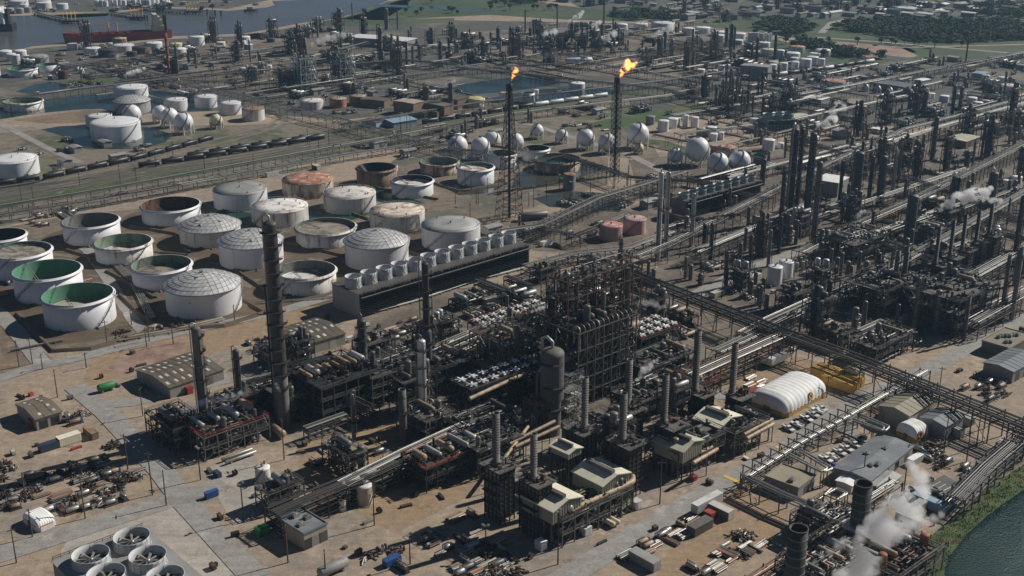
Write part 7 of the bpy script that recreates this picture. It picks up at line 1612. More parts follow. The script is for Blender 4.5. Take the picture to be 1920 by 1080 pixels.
# tufts on the lagoon bank
m = MB(); rw = random.Random(9)
for x, y in samples([(1730, 1030), (1850, 918), (1935, 862), (1990, 850), (1900, 940), (1818, 1003), (1780, 1060), (1750, 1090)], 900, rw):
    X, Y = G(x, y); s = rw.uniform(0.2, 0.5)
    for _ in range(5):
        a = rw.uniform(0, 6.28); w = 0.3*s; m.add([(X+w*cos(a), Y+w*sin(a), 0.05), (X-w*cos(a), Y-w*sin(a), 0.05), (X+rw.uniform(-0.5, 0.5)*s, Y+rw.uniform(-0.5, 0.5)*s, s*1.3)], [(0, 1, 2)]); X += rw.uniform(-1, 1); Y += rw.uniform(-1, 1)
o = m.obj('bank_grass', 'grass'); o['kind'] = 'stuff'

# ================================================================== scrap and stores in the yards
def pile(px, py, rz, kind, label, group, L=None):
    x, y = G(px, py)
    t = thing('pipe_stack' if kind == 0 else 'scrap_heap' if kind == 1 else 'equipment_skid', label, 'yard store', (x, y), rz, group); L = L or R.uniform(3.5, 7); n = R.randint(4, 8); r = R.uniform(0.14, 0.3)
    if kind == 0:
        k = 0
        for lay in range(2):
            for i in range(n-lay): MB().tube((-L/2+R.uniform(-0.4, 0.4), (i-(n-lay)/2)*2*r, 0.3+r+lay*1.8*r), (L/2, (i-(n-lay)/2)*2*r, 0.3+r+lay*1.8*r), r, 7).obj('stacked_pipe', R.choice(('pipe_light', 'pipe_grey', 'pipe_rust', 'galv')), t)
        MB().bx(-L*0.3, -n*r*1.1, 0, -L*0.3+0.25, n*r*1.1, 0.3).obj('bearer', 'wood', t); MB().bx(L*0.3, -n*r*1.1, 0, L*0.3+0.25, n*r*1.1, 0.3).obj('bearer', 'wood', t)
    elif kind == 1:
        for q, mm in enumerate(('steel_rust', R.choice(('pipe_dark', 'steel_grey', 'pipe_light')))):
            m = clutter(14, -L/2, -2, L/2, 2, 0.0, R, 0.7)
            for _ in range(6): p = (R.uniform(-L/2, L/2), R.uniform(-2, 2), R.uniform(0.2, 1)); m.tube(p, (p[0]+R.uniform(-2.5, 2.5), p[1]+R.uniform(-2.5, 2.5), R.uniform(0.1, 0.8)), R.uniform(0.1, 0.25), 5)
            o = m.obj('scrap', mm, t); o['kind'] = 'stuff'
    else:
        MB().bx(-L/2, -1.1, 0.1, L/2, 1.1, 0.35).obj('skid_base', R.choice(('steel_rust', 'steel')), t)
        MB().drum((-L*0.3, 0, 1.3), (L*0.3, 0, 1.3), 0.8, 10).obj('drum', R.choice(('pipe_grey', 'pipe_tan', 'galv', 'pipe_light')), t)
        MB().path([(-L*0.4, 0.8, 0.3), (-L*0.4, 0.8, 2), (L*0.2, 0.8, 2), (L*0.2, 0, 2)], 0.15, 5).obj('pipe', 'pipe_light', t)
        MB().bx(L*0.36, -0.6, 0.36, L*0.48, 0.6, 1.6).obj('motor', R.choice(('steel', 'steel_rust', 'blue', 'galv', 'steel_grey')), t)
LB = ['stack of steel pipes', 'heap of rusty scrap', 'machinery skid']
YARDS = [([(140, 872), (250, 868), (262, 905), (200, 925), (150, 905)], 26, 'in the fenced scrap yard', (1, 1, 0, 2)), ([(75, 925), (200, 915), (255, 930), (190, 960), (90, 965)], 24, 'in the front of the scrap yard', (1, 2, 0)), ([(0, 860), (80, 905), (70, 945), (20, 960), (-10, 900)], 16, 'at the left edge yard', (1, 2)), ([(60, 900), (140, 880), (210, 835), (215, 850), (110, 905)], 18, 'along the shaded strip at left', (0, 2, 1)), ([(110, 790), (150, 775), (165, 800), (135, 805)], 7, 'beside the brown roofed shed', (1, 2)),
         ([(1150, 1060), (1200, 1020), (1330, 950), (1345, 965), (1230, 1040)], 34, 'in rows along the right roadside', (0, 0, 2)), ([(1335, 1035), (1400, 995), (1440, 1020), (1380, 1060)], 20, 'on the dusty yard by the green chimney', (0, 0, 1)), ([(1290, 1070), (1330, 1045), (1350, 1070), (1320, 1085)], 6, 'on wrapped pallets at the bottom edge', (2, 0)), ([(790, 1000), (880, 960), (940, 1000), (960, 1080), (830, 1080)], 30, 'in the shadow at bottom centre', (0, 0, 1, 2)), ([(690, 1040), (760, 1030), (770, 1065), (720, 1075)], 8, 'around the blue skip', (1, 2)), ([(880, 1040), (960, 1040), (980, 1085), (880, 1085)], 10, 'at the bottom edge', (0, 1)),
         ([(690, 625), (800, 590), (830, 610), (720, 660)], 16, 'in front of the long cooling tower', (0, 0, 2)), ([(460, 640), (510, 632), (520, 670), (480, 680)], 9, 'beside the right warehouse', (1, 2)), ([(200, 630), (330, 600), (340, 612), (230, 640)], 12, 'by the tank farm pipe manifold', (2, 1)), ([(1560, 580), (1620, 575), (1640, 600), (1560, 610)], 10, 'on the sandy patch under the right rack', (1, 0)), ([(1380, 705), (1420, 700), (1450, 720), (1420, 735)], 10, 'beside the big white tent', (0, 0)), ([(1690, 850), (1760, 830), (1800, 860), (1720, 890)], 12, 'in the yard behind the slate roof', (1, 2)), ([(1840, 700), (1900, 720), (1880, 760), (1800, 730)], 12, 'at the right road yard', (1, 2)), ([(1790, 880), (1850, 850), (1870, 880), (1810, 910)], 9, 'by the tall lagoon rack', (1, 2)), ([(560, 880), (640, 850), (720, 850), (640, 880)], 6, 'on the sandy road by the small tanks', (2,)), ([(60, 400), (130, 388), (200, 420), (150, 440), (60, 425)], 18, 'at the far left pump manifold', (2, 2, 1)), ([(0, 520), (50, 550), (0, 560)], 5, 'between the left tanks', (2,)), ([(120, 520), (180, 500), (210, 560), (160, 575)], 10, 'between the two tank rows', (2, 0)), ([(1000, 440), (1130, 400), (1140, 440), (1030, 470)], 14, 'on the dark yard left of the pink tanks', (2, 1)), ([(1050, 230), (1170, 235), (1160, 250), (1060, 248)], 12, 'on the dirt behind the sphere row', (1, 0))]
for P, n, w, ks in YARDS:
    for x, y in samples(P, n, R, 8):
        k = R.choice(ks)
        if free(*G(x, y), 1.0): pile(x, y, (UA if R.random() < 0.8 else UA-pi/2)+R.uniform(-0.06, 0.06), k, LB[k]+' '+w, 'stores '+w); occ(*G(x, y), 1.2)

# small things lying about the yards
for P, n, w in [([(20, 740), (130, 740), (280, 860), (120, 900), (0, 840)], 30, 'on the left yard'), ([(380, 880), (560, 830), (700, 800), (880, 900), (720, 1010), (540, 930), (440, 970)], 44, 'on the sandy front yard'), ([(620, 1020), (960, 960), (1060, 1050), (700, 1085)], 26, 'at the bottom of the photo'), ([(1100, 1030), (1250, 950), (1500, 800), (1520, 815), (1300, 950), (1130, 1060)], 20, 'along the right roadside'), ([(1270, 690), (1420, 650), (1560, 680), (1440, 745)], 22, 'on the sandy yard by the tent'), ([(1560, 820), (1640, 790), (1800, 850), (1720, 930), (1540, 900)], 20, 'around the slate roof'), ([(480, 640), (700, 570), (820, 560), (660, 690)], 26, 'behind the brown warehouses'), ([(180, 690), (260, 650), (280, 700), (200, 740)], 10, 'by the road bend'), ([(1400, 520), (1480, 480), (1500, 560), (1380, 560)], 14, 'by the upright tanks'), ([(1750, 620), (1930, 560), (1930, 700), (1790, 730)], 16, 'at the right road'), ([(320, 985), (420, 950), (480, 1070), (400, 1080)], 8, 'beside the left road')]:
    for x, y in samples(P, n, R, 8):
        X, Y = G(x, y)
        if not free(X, Y, 0.8) or R.random() < 0.35: continue
        k = R.randrange(4); c = R.choice(('offwhite', 'steel_rust', 'steel_rust', 'pipe_grey', 'pipe_grey', 'steel', 'steel', 'wood', 'wood', 'galv', R.choice(('white', 'blue', 'red', 'yellow')))); cn = {'white': 'white', 'offwhite': 'cream', 'steel_rust': 'rusty', 'blue': 'blue', 'red': 'red', 'yellow': 'yellow', 'pipe_grey': 'grey', 'steel': 'dark', 'wood': 'brown', 'galv': 'silver'}[c]
        t = thing(('crate', 'cable_reel', 'plank_stack', 'generator')[k], cn+' '+('crate', 'cable reel', 'stack of planks', 'portable generator')[k]+' '+w, ('crate', 'reel', 'plank stack', 'generator')[k], (X, Y), R.choice((UA, UA+pi/2))+R.uniform(-0.3, 0.3), 'small stores '+w); a, b, h = R.uniform(1, 2.4), R.uniform(0.8, 1.6), R.uniform(0.7, 1.5)
        if k == 0: MB().bx(-a/2, -b/2, 0.1, a/2, b/2, h).obj('box', c, t); MB().bx(-a/2-0.06, -b/2-0.06, h, a/2+0.06, b/2+0.06, h+0.08).obj('lid', c, t)
        elif k == 1: MB().tube((0, -0.5, 1), (0, 0.5, 1), 0.6, 12).obj('drum', 'pipe_dark', t); [MB().tube((0, q-0.06, 1), (0, q+0.06, 1), 1.0, 16).obj('flange', c, t) for q in (-0.5, 0.5)]
        elif k == 2:
            m = MB()
            for q in range(3): m.bx(-2+R.uniform(-0.1, 0.1), -b/2, 0.1+q*0.25, 2, b/2, 0.32+q*0.25)
            m.obj('planks', c, t); MB().bx(-1.5, -b/2, 0, -1.3, b/2, 0.1).obj('bearer', 'wood', t); MB().bx(1.3, -b/2, 0, 1.5, b/2, 0.1).obj('bearer', 'wood', t)
        else: MB().bx(-1.3, -0.6, 0.4, 1.3, 0.6, 1.7).obj('housing', c, t); MB().tube((0.8, 0, 1.7), (0.8, 0, 2.1), 0.12, 6).obj('exhaust', 'steel', t); [MB().tube((q, -0.7, 0.35), (q, 0.7, 0.35), 0.35, 10).obj('wheel', 'tyre', t) for q in (-0.7, 0.7)]

# ================================================================== filler units, copied from a few prototypes
PROTO = {}
for a, b, r in [(1285, 890, 9), (1300, 875, 8), (1270, 905, 9), (1190, 960, 7), (1425, 792, 9), (1450, 803, 8), (1400, 778, 9), (1310, 325, 14), (1350, 338, 14), (1395, 338, 14), (1270, 322, 12), (1225, 300, 10), (1150, 478, 9), (1190, 468, 9), (1030, 838, 9), (1455, 560, 9), (1475, 548, 8), (1240, 505, 8), (1590, 885, 8), (1610, 870, 8), (1000, 330, 6), (1045, 350, 8), (220, 285, 10), (880, 215, 8), (1440, 262, 8), (1290, 262, 8), (1700, 800, 8), (1575, 745, 7)]: occ(*G(a, b), r)
def proto(k, loc, rz, label, group):
    fr = ('steel', 'steel_grey', 'steel_dark', 'steel_rust')
    if k < 8:
        lv = [[5], [4, 8], [5, 10], [6, 12, 17], [4], [5, 9, 13], [3.5], [7, 14, 21]][k]; nx, ny = [(3, 2), (3, 2), (2, 2), (2, 2), (5, 2), (3, 3), (4, 2), (2, 1)][k]
        return block(loc, nx, ny, 4.5, 4.5, lv, label, rz, fr[k % 4] if k != 3 else 'steel', cover=0.5, drums=3, pipes=34, verts=4 if k % 2 else 2, seed=100+k, group=group, top='fans' if k == 4 else 'drums' if k == 6 else None, pm=(('pipe_grey', 'pipe_light', 'pipe_dark'), ('pipe_dark', 'pipe_grey'))[k % 2], occr=False, rail=k < 4, vm=('col_grey', 'col_slate', 'col_light')[k % 3])
    t = thing(('pump_skid', 'exchanger_bank', 'vessel_pair', 'manifold', 'low_shed', 'small_tank', 'pipe_bridge')[k-8], label, ('pump skid', 'exchanger', 'vessel', 'manifold', 'building', 'tank', 'pipe rack')[k-8], loc, rz, group)
    if k == 8:
        MB().bx(-4, -2, 0, 4, 2, 0.3).obj('plinth', 'concrete', t); o = clutter(16, -3.6, -1.7, 3.6, 1.7, 0.3, R).obj('equipment', 'pipe_grey', t); o['kind'] = 'stuff'
        o = pipework(9, -4, -2, 0.4, 4, 2, 3, R).obj('pipework', 'pipe_light', t); o['kind'] = 'stuff'
    elif k == 9:
        for i in range(4): MB().drum((-3, (i-1.5)*2, 1.6), (3, (i-1.5)*2, 1.6), 0.7, 10).obj('exchanger_shell', R.choice(('pipe_grey', 'pipe_light', 'pipe_tan')), t)
        for x in (-2, 2): MB().bx(x-0.3, -4, 0, x+0.3, 4, 0.95).obj('plinth', 'concrete', t)
        o = pipework(8, -4, -4, 0.5, 4, 4, 4, R).obj('pipework', 'pipe_grey', t); o['kind'] = 'stuff'
    elif k == 10:
        for x, r, h in ((-2.2, 1.3, 9), (1.8, 1.0, 13)): v = MB().lathe([(r, 0), (r, h)], 14, (x, 0, 0)); v.cap(r, h, r*0.5, 14, (x, 0)); v.obj('vessel', R.choice(('col_light', 'col_grey')), t)
        o = pipework(8, -4, -2, 0.3, 4, 2, 8, R, 0.3, 0.6).obj('pipework', 'pipe_light', t); o['kind'] = 'stuff'
    elif k == 11:
        for i in range(6): MB().path([(-5, (i-2.5)*0.8, 0.3), (-5, (i-2.5)*0.8, 1.2+0.1*i), (5, (i-2.5)*0.8, 1.2+0.1*i), (5, (i-2.5)*0.8, 0.3)], R.uniform(0.18, 0.32), 6).obj('pipe', R.choice(('pipe_light', 'pipe_grey', 'pipe_dark')), t)
        o = clutter(12, -4, -2, 4, 2, 0.2, R).obj('equipment', 'steel_grey', t); o['kind'] = 'stuff'
    elif k == 12:
        MB().prism([(-5, -3), (5, -3), (5, 3), (-5, 3)], 0, 3.6).obj('wall', 'shed_wall', t); r = MB(); gable(r, 10, 6, 0, 3.6, 0.7); r.v = [(x-5, y-3, z) for x, y, z in r.v]; r.obj('roof', 'grey_roof', t); MB().bx(-1, -3.1, 0, 1, -2.9, 2.6).obj('door', 'steel_grey', t)
    elif k == 13:
        MB().lathe([(3, 0), (3, 6)], 20).obj('shell', 'white_tank', t); m = MB(); m.cap(3.05, 6, 0.7, 20); m.obj('roof', 'white_tank', t)
    elif k == 14:
        m = MB()
        for x in (-9, -3, 3, 9):
            for y in (-2, 2): m.bar((x, y, 0), (x, y, 6), 0.35)
            m.bar((x, -2, 5.7), (x, 2, 5.7), 0.35); m.bar((x, -2, 3.4), (x, 2, 3.4), 0.35)
        for y in (-2, 2):
            for z in (5.4, 3.1): m.bar((-9, y, z), (9, y, z), 0.25)
        m.obj('rack_frame', 'steel_grey', t)
        for z in (6, 3.75):
            for y in (-1.5, -0.8, 0, 0.7, 1.4): MB().path([(-9.5, y, z), (9.5, y, z)], R.uniform(0.15, 0.32), 6).obj('pipe', R.choice(('pipe_light', 'pipe_grey', 'pipe_dark', 'pipe_light')), t)
    return t
RAD = [9, 9, 7, 7, 12, 10, 10, 6, 4, 4.5, 4, 5, 5.5, 3.4, 8]
LBL = ['open steel pipe unit', 'two storey steel unit', 'boxy steel unit', 'tall steel unit', 'fan topped cooler', 'broad three storey unit', 'drum topped deck', 'narrow high frame', 'pump skid', 'bank of exchangers', 'pair of upright vessels', 'pipe manifold', 'low grey roofed shed', 'small white tank', 'short pipe bridge']
HEAVY = (0, 1, 2, 3, 5, 7, 1, 3, 8, 9, 10, 14, 4, 6); LOW = (8, 9, 11, 11, 14, 12, 8, 10, 6); FARM = (8, 11, 11, 9, 12)
ZONES = [([(1050, 0), (1930, -8), (1930, 34), (1560, 33), (1300, 44), (1120, 25)], 70, LOW+HEAVY, 'in the far right town'), ([(0, -5), (640, -14), (505, 8), (400, 16), (200, 22), (0, 27)], 60, LOW, 'on the far bank'), ([(60, 96), (240, 84), (460, 70), (600, 48), (690, 60), (690, 120), (560, 170), (300, 138)], 110, LOW+LOW+HEAVY, 'on the channel bank'), ([(520, 80), (860, 60), (880, 120), (700, 180), (520, 175)], 70, HEAVY+LOW, 'by the kiln stacks'), ([(860, 55), (1330, 38), (1480, 125), (1250, 150), (880, 118)], 110, HEAVY+LOW, 'in the far refinery'), ([(1300, 100), (1480, 138), (1640, 125), (1920, 110), (1930, 150), (1600, 170), (1400, 160)], 80, LOW, 'in the right distance'),
         ([(1250, 165), (1450, 185), (1600, 200), (1580, 290), (1400, 250), (1250, 225)], 90, LOW+HEAVY, 'around the close column cluster'), ([(1600, 200), (1930, 150), (1930, 320), (1700, 330), (1560, 290)], 100, LOW+HEAVY, 'beyond the right racks'), ([(1270, 330), (1500, 300), (1930, 300), (1930, 460), (1650, 560), (1500, 470), (1300, 480)], 160, HEAVY+LOW, 'among the right columns'), ([(1180, 470), (1480, 430), (1640, 560), (1480, 600), (1200, 500)], 60, HEAVY, 'by the two rackside tanks'),
         ([(1480, 560), (1720, 480), (1930, 460), (1930, 540), (1640, 680), (1500, 640)], 70, HEAVY, 'in the right process units'), ([(660, 640), (1000, 520), (1230, 500), (1290, 640), (1130, 800), (860, 900), (680, 790)], 220, HEAVY+LOW, 'in the central units'), ([(860, 470), (960, 410), (1240, 330), (1280, 380), (1150, 400), (1000, 460)], 45, LOW, 'near the flare bases'), ([(20, 100), (150, 110), (300, 150), (100, 175)], 40, LOW, 'by the left bank tanks'), ([(430, 180), (560, 170), (860, 150), (800, 230), (640, 215)], 50, LOW, 'left of the centre pond'),
         ([(1030, 860), (1250, 760), (1420, 740), (1430, 830), (1250, 920), (1130, 940)], 40, HEAVY, 'among the front furnaces'), ([(1420, 1000), (1560, 950), (1760, 1010), (1740, 1100), (1450, 1120)], 36, HEAVY, 'around the green chimneys'), ([(0, 270), (150, 250), (360, 290), (100, 330)], 26, FARM, 'along the left sidings'), ([(640, 270), (900, 220), (1180, 190), (1230, 215), (860, 270), (760, 300)], 40, LOW, 'along the centre racks'), ([(1180, 90), (1920, 120), (1900, 200), (1300, 200)], 60, LOW, 'in the right distance yards'), ([(500, 680), (760, 640), (800, 760), (700, 850), (540, 800)], 26, HEAVY, 'around the drum deck'), ([(640, 880), (760, 830), (900, 820), (800, 920), (660, 930)], 16, (8, 9, 10, 11), 'by the front pipe rack')]
for zi, (P, n, ks, w) in enumerate(ZONES):
    for x, y in samples(P, n, R, 6):
        k = R.choice(ks); X, Y = G(x, y); r = RAD[k]
        rz = UA+R.choice((0, pi/2, 0, -pi/2))
        if k < 8:                                   # origin is a corner: centre it
            nx, ny = [(3, 2), (3, 2), (2, 2), (2, 2), (5, 2), (3, 3), (4, 2), (2, 1)][k]; dx, dy = nx*2.25, ny*2.25
            L0 = (X-cos(rz)*dx+sin(rz)*dy, Y-sin(rz)*dx-cos(rz)*dy)
        else: L0 = (X, Y)
        if not free(X, Y, r*0.62): continue
        occ(X, Y, r*0.8)
        if k not in PROTO: PROTO[k] = proto(k, L0, rz, LBL[k]+' '+w, 'process units '+w)
        else: dup(PROTO[k], L0, rz, LBL[k]+' '+w, 'process units '+w, True, R.uniform(0.85, 1.2))
for P, n, w in [([(1270, 330), (1500, 300), (1930, 300), (1930, 520), (1650, 640), (1480, 600), (1200, 500)], 170, 'among the right columns'), ([(1250, 165), (1930, 150), (1930, 320), (1400, 270)], 90, 'beyond the right racks'), ([(660, 640), (1000, 520), (1230, 500), (1290, 640), (1130, 800), (860, 900), (680, 790)], 90, 'in the central units'), ([(520, 80), (1330, 45), (1480, 125), (880, 140), (520, 175)], 80, 'in the far refinery'), ([(1040, 860), (1240, 780), (1420, 760), (1420, 830), (1250, 910), (1140, 930)], 24, 'among the front furnaces')]:
    for x, y in samples(P, n, R, 6):
        k = R.choice((8, 9, 10, 11, 14, 10, 8)); X, Y = G(x, y)
        if not free(X, Y, RAD[k]*0.36): continue
        occ(X, Y, RAD[k]*0.5); dup(PROTO[k], (X, Y), UA+R.choice((0, pi/2)), LBL[k]+' '+w, 'process units '+w, True, R.uniform(0.75, 1.1))
# far town beyond the woods
HP = None
for x, y in samples([(1000, -12), (1960, -12), (1930, 30), (1700, 36), (1560, 34), (1480, 30), (1300, 42), (1100, 15)], 290, R, 8):
    X, Y = G(x, y); r = 8
    if not free(X, Y, r): continue
    occ(X, Y, r*0.8); s = (R.uniform(0.6, 2.2), R.uniform(0.6, 1.4), R.uniform(0.7, 1.6)); k = R.choice(('white', 'offwhite', 'grey_roof', 'tan_roof', 'brown_roof', 'slate_roof'))
    if HP is None: HP = {}
    lb = {'white': 'white', 'offwhite': 'cream', 'grey_roof': 'pale grey', 'tan_roof': 'tan', 'brown_roof': 'brown', 'slate_roof': 'slate'}[k]+' roofed far building beyond the woods'
    if k not in HP:
        t = thing('far_building', lb, 'building', (X, Y), UA, 'far town buildings'); MB().prism([(-6, -5), (6, -5), (6, 5), (-6, 5)], 0, 4).obj('wall', 'shed_wall', t); q = MB(); gable(q, 12, 10, 0, 4, 1); q.v = [(a-6, b-5, c) for a, b, c in q.v]; q.obj('roof', k, t); HP[k] = t; t.scale = s
    else: dup(HP[k], (X, Y), UA+R.choice((0, pi/2)), lb, 'far town buildings', True, s)

# ================================================================== steam, smoke, haze
def plume(pts, Y, label, dens, colr=(1, 1, 1), name='steam_plume', gain=1.0, soft=0.5, ns=1.0, aniso=0.2, emit=0.0, det=5):
    """pts: pixel x, y, radius; a soft volume inside a close hull"""
    rp = random.Random(int(pts[0][0]*7+pts[0][1])); E = []
    for i in range(len(pts)-1):
        a, b = pts[i], pts[i+1]; mid = tuple((a[k]+b[k])/2 for k in range(3)); w = mid[2]*0.3; E += [a, (mid[0]+rp.uniform(-w, w), mid[1]+rp.uniform(-w, w), mid[2]*rp.uniform(0.8, 1.15))]
    pts = E+[pts[-1]]
    C = [atY(x, y, Y) for x, y, r in pts]; o = C[0].copy(); rr = [r/ppm(Y, C[0].z) for x, y, r in pts]; Q = [c-o for c in C]
    for i, q in enumerate(Q): q.y += rr[i]*0.35*sin(i*2.1)
    m = MB(); n = 14; vs = []; fine = []
    for i in range(len(Q)-1):
        for k in range(4): fine.append((Q[i].lerp(Q[i+1], k/4), rr[i]+(rr[i+1]-rr[i])*k/4))
    fine.append((Q[-1], rr[-1]))
    d0 = (Q[0]-Q[1]).normalized(); d1 = (Q[-1]-Q[-2]).normalized()
    fine = [(Q[0]+d0*rr[0]*0.95, rr[0]*0.35), (Q[0]+d0*rr[0]*0.55, rr[0]*0.85)]+fine+[(Q[-1]+d1*rr[-1]*0.55, rr[-1]*0.85), (Q[-1]+d1*rr[-1]*0.95, rr[-1]*0.35)]
    for i, (c, r) in enumerate(fine):
        t = (fine[min(len(fine)-1, i+1)][0]-fine[max(0, i-1)][0]).normalized(); a = t.cross(Vector((0, 1, 0.1))).normalized(); b = t.cross(a)
        for j in range(n):
            w = 2*pi*j/n; p = c+(a*cos(w)+b*sin(w))*r
            s = 1.0+0.28*mnoise.noise(p*(1.3/max(rr))+o*0.01); vs.append(c+(a*cos(w)+b*sin(w))*r*s)
    K = len(fine); m.add(vs, [(i*n+j, i*n+(j+1) % n, (i+1)*n+(j+1) % n, (i+1)*n+j) for i in range(K-1) for j in range(n)]+[tuple(range(n-1, -1, -1)), tuple(range((K-1)*n, K*n))], True)
    mt = bpy.data.materials.new(name); mt.use_nodes = True; N = mt.node_tree.nodes; L = mt.node_tree.links; N.remove(N['Principled BSDF'])
    pv = N.new('ShaderNodeVolumePrincipled'); pv.inputs['Color'].default_value = (*colr, 1); pv.inputs['Anisotropy'].default_value = aniso
    tc = N.new('ShaderNodeTexCoord'); acc = None
    for q, r in zip(Q, rr):
        dn = N.new('ShaderNodeVectorMath'); dn.operation = 'DISTANCE'; L.new(tc.outputs['Object'], dn.inputs[0]); dn.inputs[1].default_value = q
        mr = N.new('ShaderNodeMapRange'); mr.inputs[1].default_value = r*1.12; mr.inputs[2].default_value = r*0.3; L.new(dn.outputs['Value'], mr.inputs[0])
        if acc is None: acc = mr.outputs[0]
        else: mx = N.new('ShaderNodeMath'); mx.operation = 'MAXIMUM'; L.new(acc, mx.inputs[0]); L.new(mr.outputs[0], mx.inputs[1]); acc = mx.outputs[0]
    nz = N.new('ShaderNodeTexNoise'); nz.inputs['Scale'].default_value = ns*1.1/(sum(rr)/len(rr)); nz.inputs['Detail'].default_value = det; nz.inputs['Roughness'].default_value = 0.6; L.new(tc.outputs['Object'], nz.inputs['Vector'])
    ma = N.new('ShaderNodeMath'); ma.operation = 'MULTIPLY_ADD'; L.new(nz.outputs[0], ma.inputs[0]); ma.inputs[1].default_value = 2.4; ma.inputs[2].default_value = -1.2-soft*0.7
    ad = N.new('ShaderNodeMath'); ad.operation = 'MULTIPLY_ADD'; L.new(acc, ad.inputs[0]); ad.inputs[1].default_value = 1.5*gain; L.new(ma.outputs[0], ad.inputs[2])
    cl = N.new('ShaderNodeClamp'); L.new(ad.outputs[0], cl.inputs[0])
    mu = N.new('ShaderNodeMath'); mu.operation = 'MULTIPLY'; L.new(cl.outputs[0], mu.inputs[0]); mu.inputs[1].default_value = dens*1.6; L.new(mu.outputs[0], pv.inputs['Density'])
    if emit:
        cr = N.new('ShaderNodeValToRGB'); e = cr.color_ramp.elements; e[0].color = (0.9, 0.10, 0.01, 1); e[0].position = 0.1; e[1].color = (1, 0.50, 0.10, 1); e[1].position = 0.95; q = e.new(0.5); q.color = (1, 0.20, 0.02, 1)
        L.new(cl.outputs[0], cr.inputs[0]); L.new(cr.outputs[0], pv.inputs['Emission Color'])
        me_ = N.new('ShaderNodeMath'); me_.operation = 'MULTIPLY'; me_.inputs[1].default_value = emit; L.new(cl.outputs[0], me_.inputs[0]); L.new(me_.outputs[0], pv.inputs['Emission Strength'])
    L.new(pv.outputs[0], N['Material Output'].inputs['Volume']); MATS[label] = mt
    ob = m.obj(name, label, None, tuple(o)); reg(ob, label, 'steam' if name == 'steam_plume' else 'flame' if emit else 'smoke', None, False); return ob
def Yof(px, py): return G(px, py)[1]
Yb = Yof(1604, 1125)
plume([(1572, 1118, 28), (1612, 1060, 36), (1645, 1012, 40), (1670, 978, 42), (1698, 955, 38), (1720, 930, 30), (1728, 898, 22), (1705, 868, 12)], Yb-6, 'large white steam plume rising in front of the green chimneys', 0.3, soft=0.85, ns=1.5, det=8, gain=1.2)
plume([(1528, 1052, 7), (1555, 1036, 11), (1585, 1020, 16), (1612, 1010, 18)], Yb-5, 'thin steam trail running left from the large plume', 0.22, soft=0.8, ns=1.4, det=8)
plume([(1665, 1010, 10), (1700, 995, 15), (1735, 980, 14), (1765, 965, 9)], Yb-4, 'faint steam drifting right over the lagoon cabins', 0.2)
plume([(1764, 393, 6), (1778, 382, 11), (1798, 373, 15), (1820, 366, 16), (1842, 360, 13), (1858, 354, 7)], Yof(1765, 430), 'white steam plume over the right units', 0.35, soft=0.6, ns=1.1, det=8, gain=1.3)
plume([(1843, 372, 6), (1858, 376, 8), (1876, 377, 7)], Yof(1850, 440), 'small grey steam puff right of the white plume', 0.25)
plume([(1532, 238, 5), (1545, 232, 9), (1558, 226, 10), (1566, 222, 7)], Yof(1535, 245), 'dense white steam puff by the small cooling tower', 0.5)
plume([(1558, 222, 6), (1562, 208, 11), (1572, 197, 12), (1582, 203, 9)], Yof(1535, 247), 'ragged pale steam above the small cooling tower', 0.12, soft=0.65)
plume([(998, 584, 4), (1012, 578, 6), (1028, 576, 7), (1044, 580, 7), (1052, 574, 5)], Yof(1015, 690), 'white steam wisp drifting past the black hooked column', 0.5)
plume([(332, 776, 4), (352, 766, 9), (375, 757, 10), (400, 750, 10), (425, 743, 9), (450, 738, 7)], Yof(400, 830), 'bluish steam trail crossing the grey column at left', 0.18, (0.85, 0.92, 1))
plume([(446, 742, 6), (455, 733, 7), (462, 728, 5)], Yof(450, 810), 'small steam puff at the slim dark column', 0.15)
plume([(1188, 716, 3), (1200, 706, 6), (1207, 695, 9), (1220, 685, 8), (1232, 675, 4)], Yof(1200, 790), 'small grey steam puff right of a ribbed chimney', 0.45)
plume([(517, 720, 4), (521, 726, 5), (524, 734, 3)], Yof(530, 800)-8, 'tiny steam wisp on the tallest column', 0.15)
plume([(1195, 570, 6), (1212, 568, 9), (1230, 572, 9), (1245, 575, 6)], Yof(1215, 640), 'faint steam at the right end of the steel bay', 0.1)
plume([(235, 142, 4), (246, 138, 7), (258, 134, 6), (270, 128, 4)], Yof(240, 150), 'white steam puff by the channel bank rack', 0.45)
plume([(586, 82, 5), (605, 75, 8), (625, 70, 9), (645, 66, 7)], Yof(590, 100), 'pale steam drifting behind the kiln stacks', 0.1)
plume([(1066, 42, 3), (1075, 36, 5), (1086, 30, 6), (1093, 22, 4)], Yof(1080, 60), 'bright steam streak at the far refinery, left', 0.3)
plume([(1108, 56, 5), (1116, 48, 7), (1124, 42, 5)], Yof(1110, 66), 'bright steam streak at the far refinery, middle', 0.25)
plume([(1120, 84, 5), (1132, 74, 8), (1148, 66, 9), (1152, 60, 6)], Yof(1125, 96), 'pale steam cloud at the far refinery, right', 0.15)
plume([(1010, 70, 6), (1025, 64, 9), (1040, 60, 8)], Yof(1015, 84), 'white steam over the far column forest', 0.16)
plume([(1230, 66, 6), (1245, 58, 10), (1258, 50, 9)], Yof(1235, 72), 'white steam by the far domed tanks', 0.12)
plume([(836, 158, 3), (842, 156, 5), (852, 152, 4)], Yof(842, 205), 'thin steam at the twin chimney', 0.2)
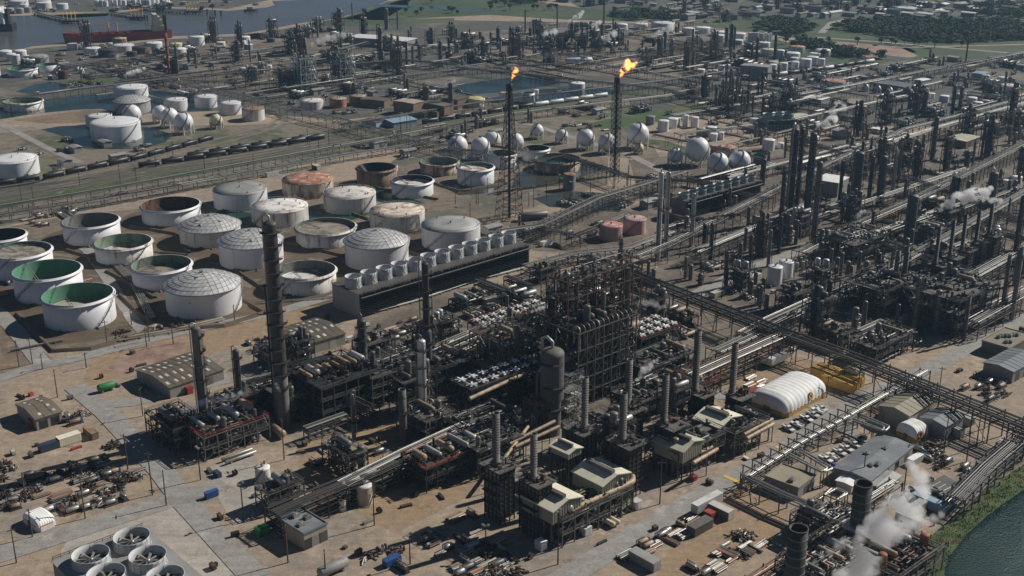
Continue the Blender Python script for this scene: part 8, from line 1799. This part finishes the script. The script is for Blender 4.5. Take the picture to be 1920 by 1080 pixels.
plume([(1600, 410, 4), (1610, 403, 6), (1622, 396, 4)], Yof(1605, 430), 'small steam wisp under the right columns', 0.25)
plume([(1025, 92, 12), (1045, 80, 18), (1068, 74, 20), (1092, 78, 18), (1115, 84, 12)], Yof(1060, 100), 'dark smoke cloud over the far refinery', 0.14, (0.03, 0.03, 0.035), 'smoke_cloud', 1.1, 0.35)
plume([(985, 112, 8), (1010, 106, 11), (1040, 103, 11), (1075, 104, 9), (1100, 100, 7)], fy+60, 'thin grey smoke trailing right from the left flame', 0.06, (0.3, 0.3, 0.3), 'smoke_cloud', 1.0, 0.45)
plume([(1200, 108, 10), (1225, 100, 15), (1260, 94, 19), (1300, 88, 22), (1345, 84, 20)], gy+70, 'brown grey smoke trailing right from the right flame', 0.06, (0.08, 0.08, 0.085), 'smoke_cloud', 1.1, 0.35)
plume([(959, 150, 1.5), (961, 145, 3.5), (964, 138, 6), (968, 132, 6), (966, 127, 3)], fy, 'small orange flame over the left flare tower', 0.05, (0.9, 0.5, 0.3), 'flame', 1.4, 0.75, 1.3, 0, 0.8, 6)
plume([(1163, 145, 2), (1166, 139, 5), (1171, 130, 9), (1178, 122, 10), (1177, 113, 5)], gy, 'large bright flame over the right flare tower', 0.05, (0.9, 0.5, 0.3), 'flame', 1.4, 0.8, 1.6, 0, 0.85, 6)
plume([(1180, 128, 5), (1187, 122, 7), (1193, 118, 4)], gy, 'side tongue of flame blowing right of the right flare', 0.05, (0.9, 0.5, 0.3), 'flame', 1.3, 0.8, 1.3, 0, 0.8, 6)
hm = bpy.data.materials.new('haze'); hm.use_nodes = True; N = hm.node_tree.nodes; N.remove(N['Principled BSDF'])
pv = N.new('ShaderNodeVolumePrincipled'); pv.inputs['Color'].default_value = (0.44, 0.73, 1, 1); pv.inputs['Density'].default_value = 0.00006; pv.inputs['Anisotropy'].default_value = 0.25
hm.node_tree.links.new(pv.outputs[0], N['Material Output'].inputs['Volume']); MATS['haze'] = hm
o = MB().bx(-S-50, -700, -1.5, S+50, S+50, 225).obj('haze', 'haze'); o['kind'] = 'stuff'
finish_labels()
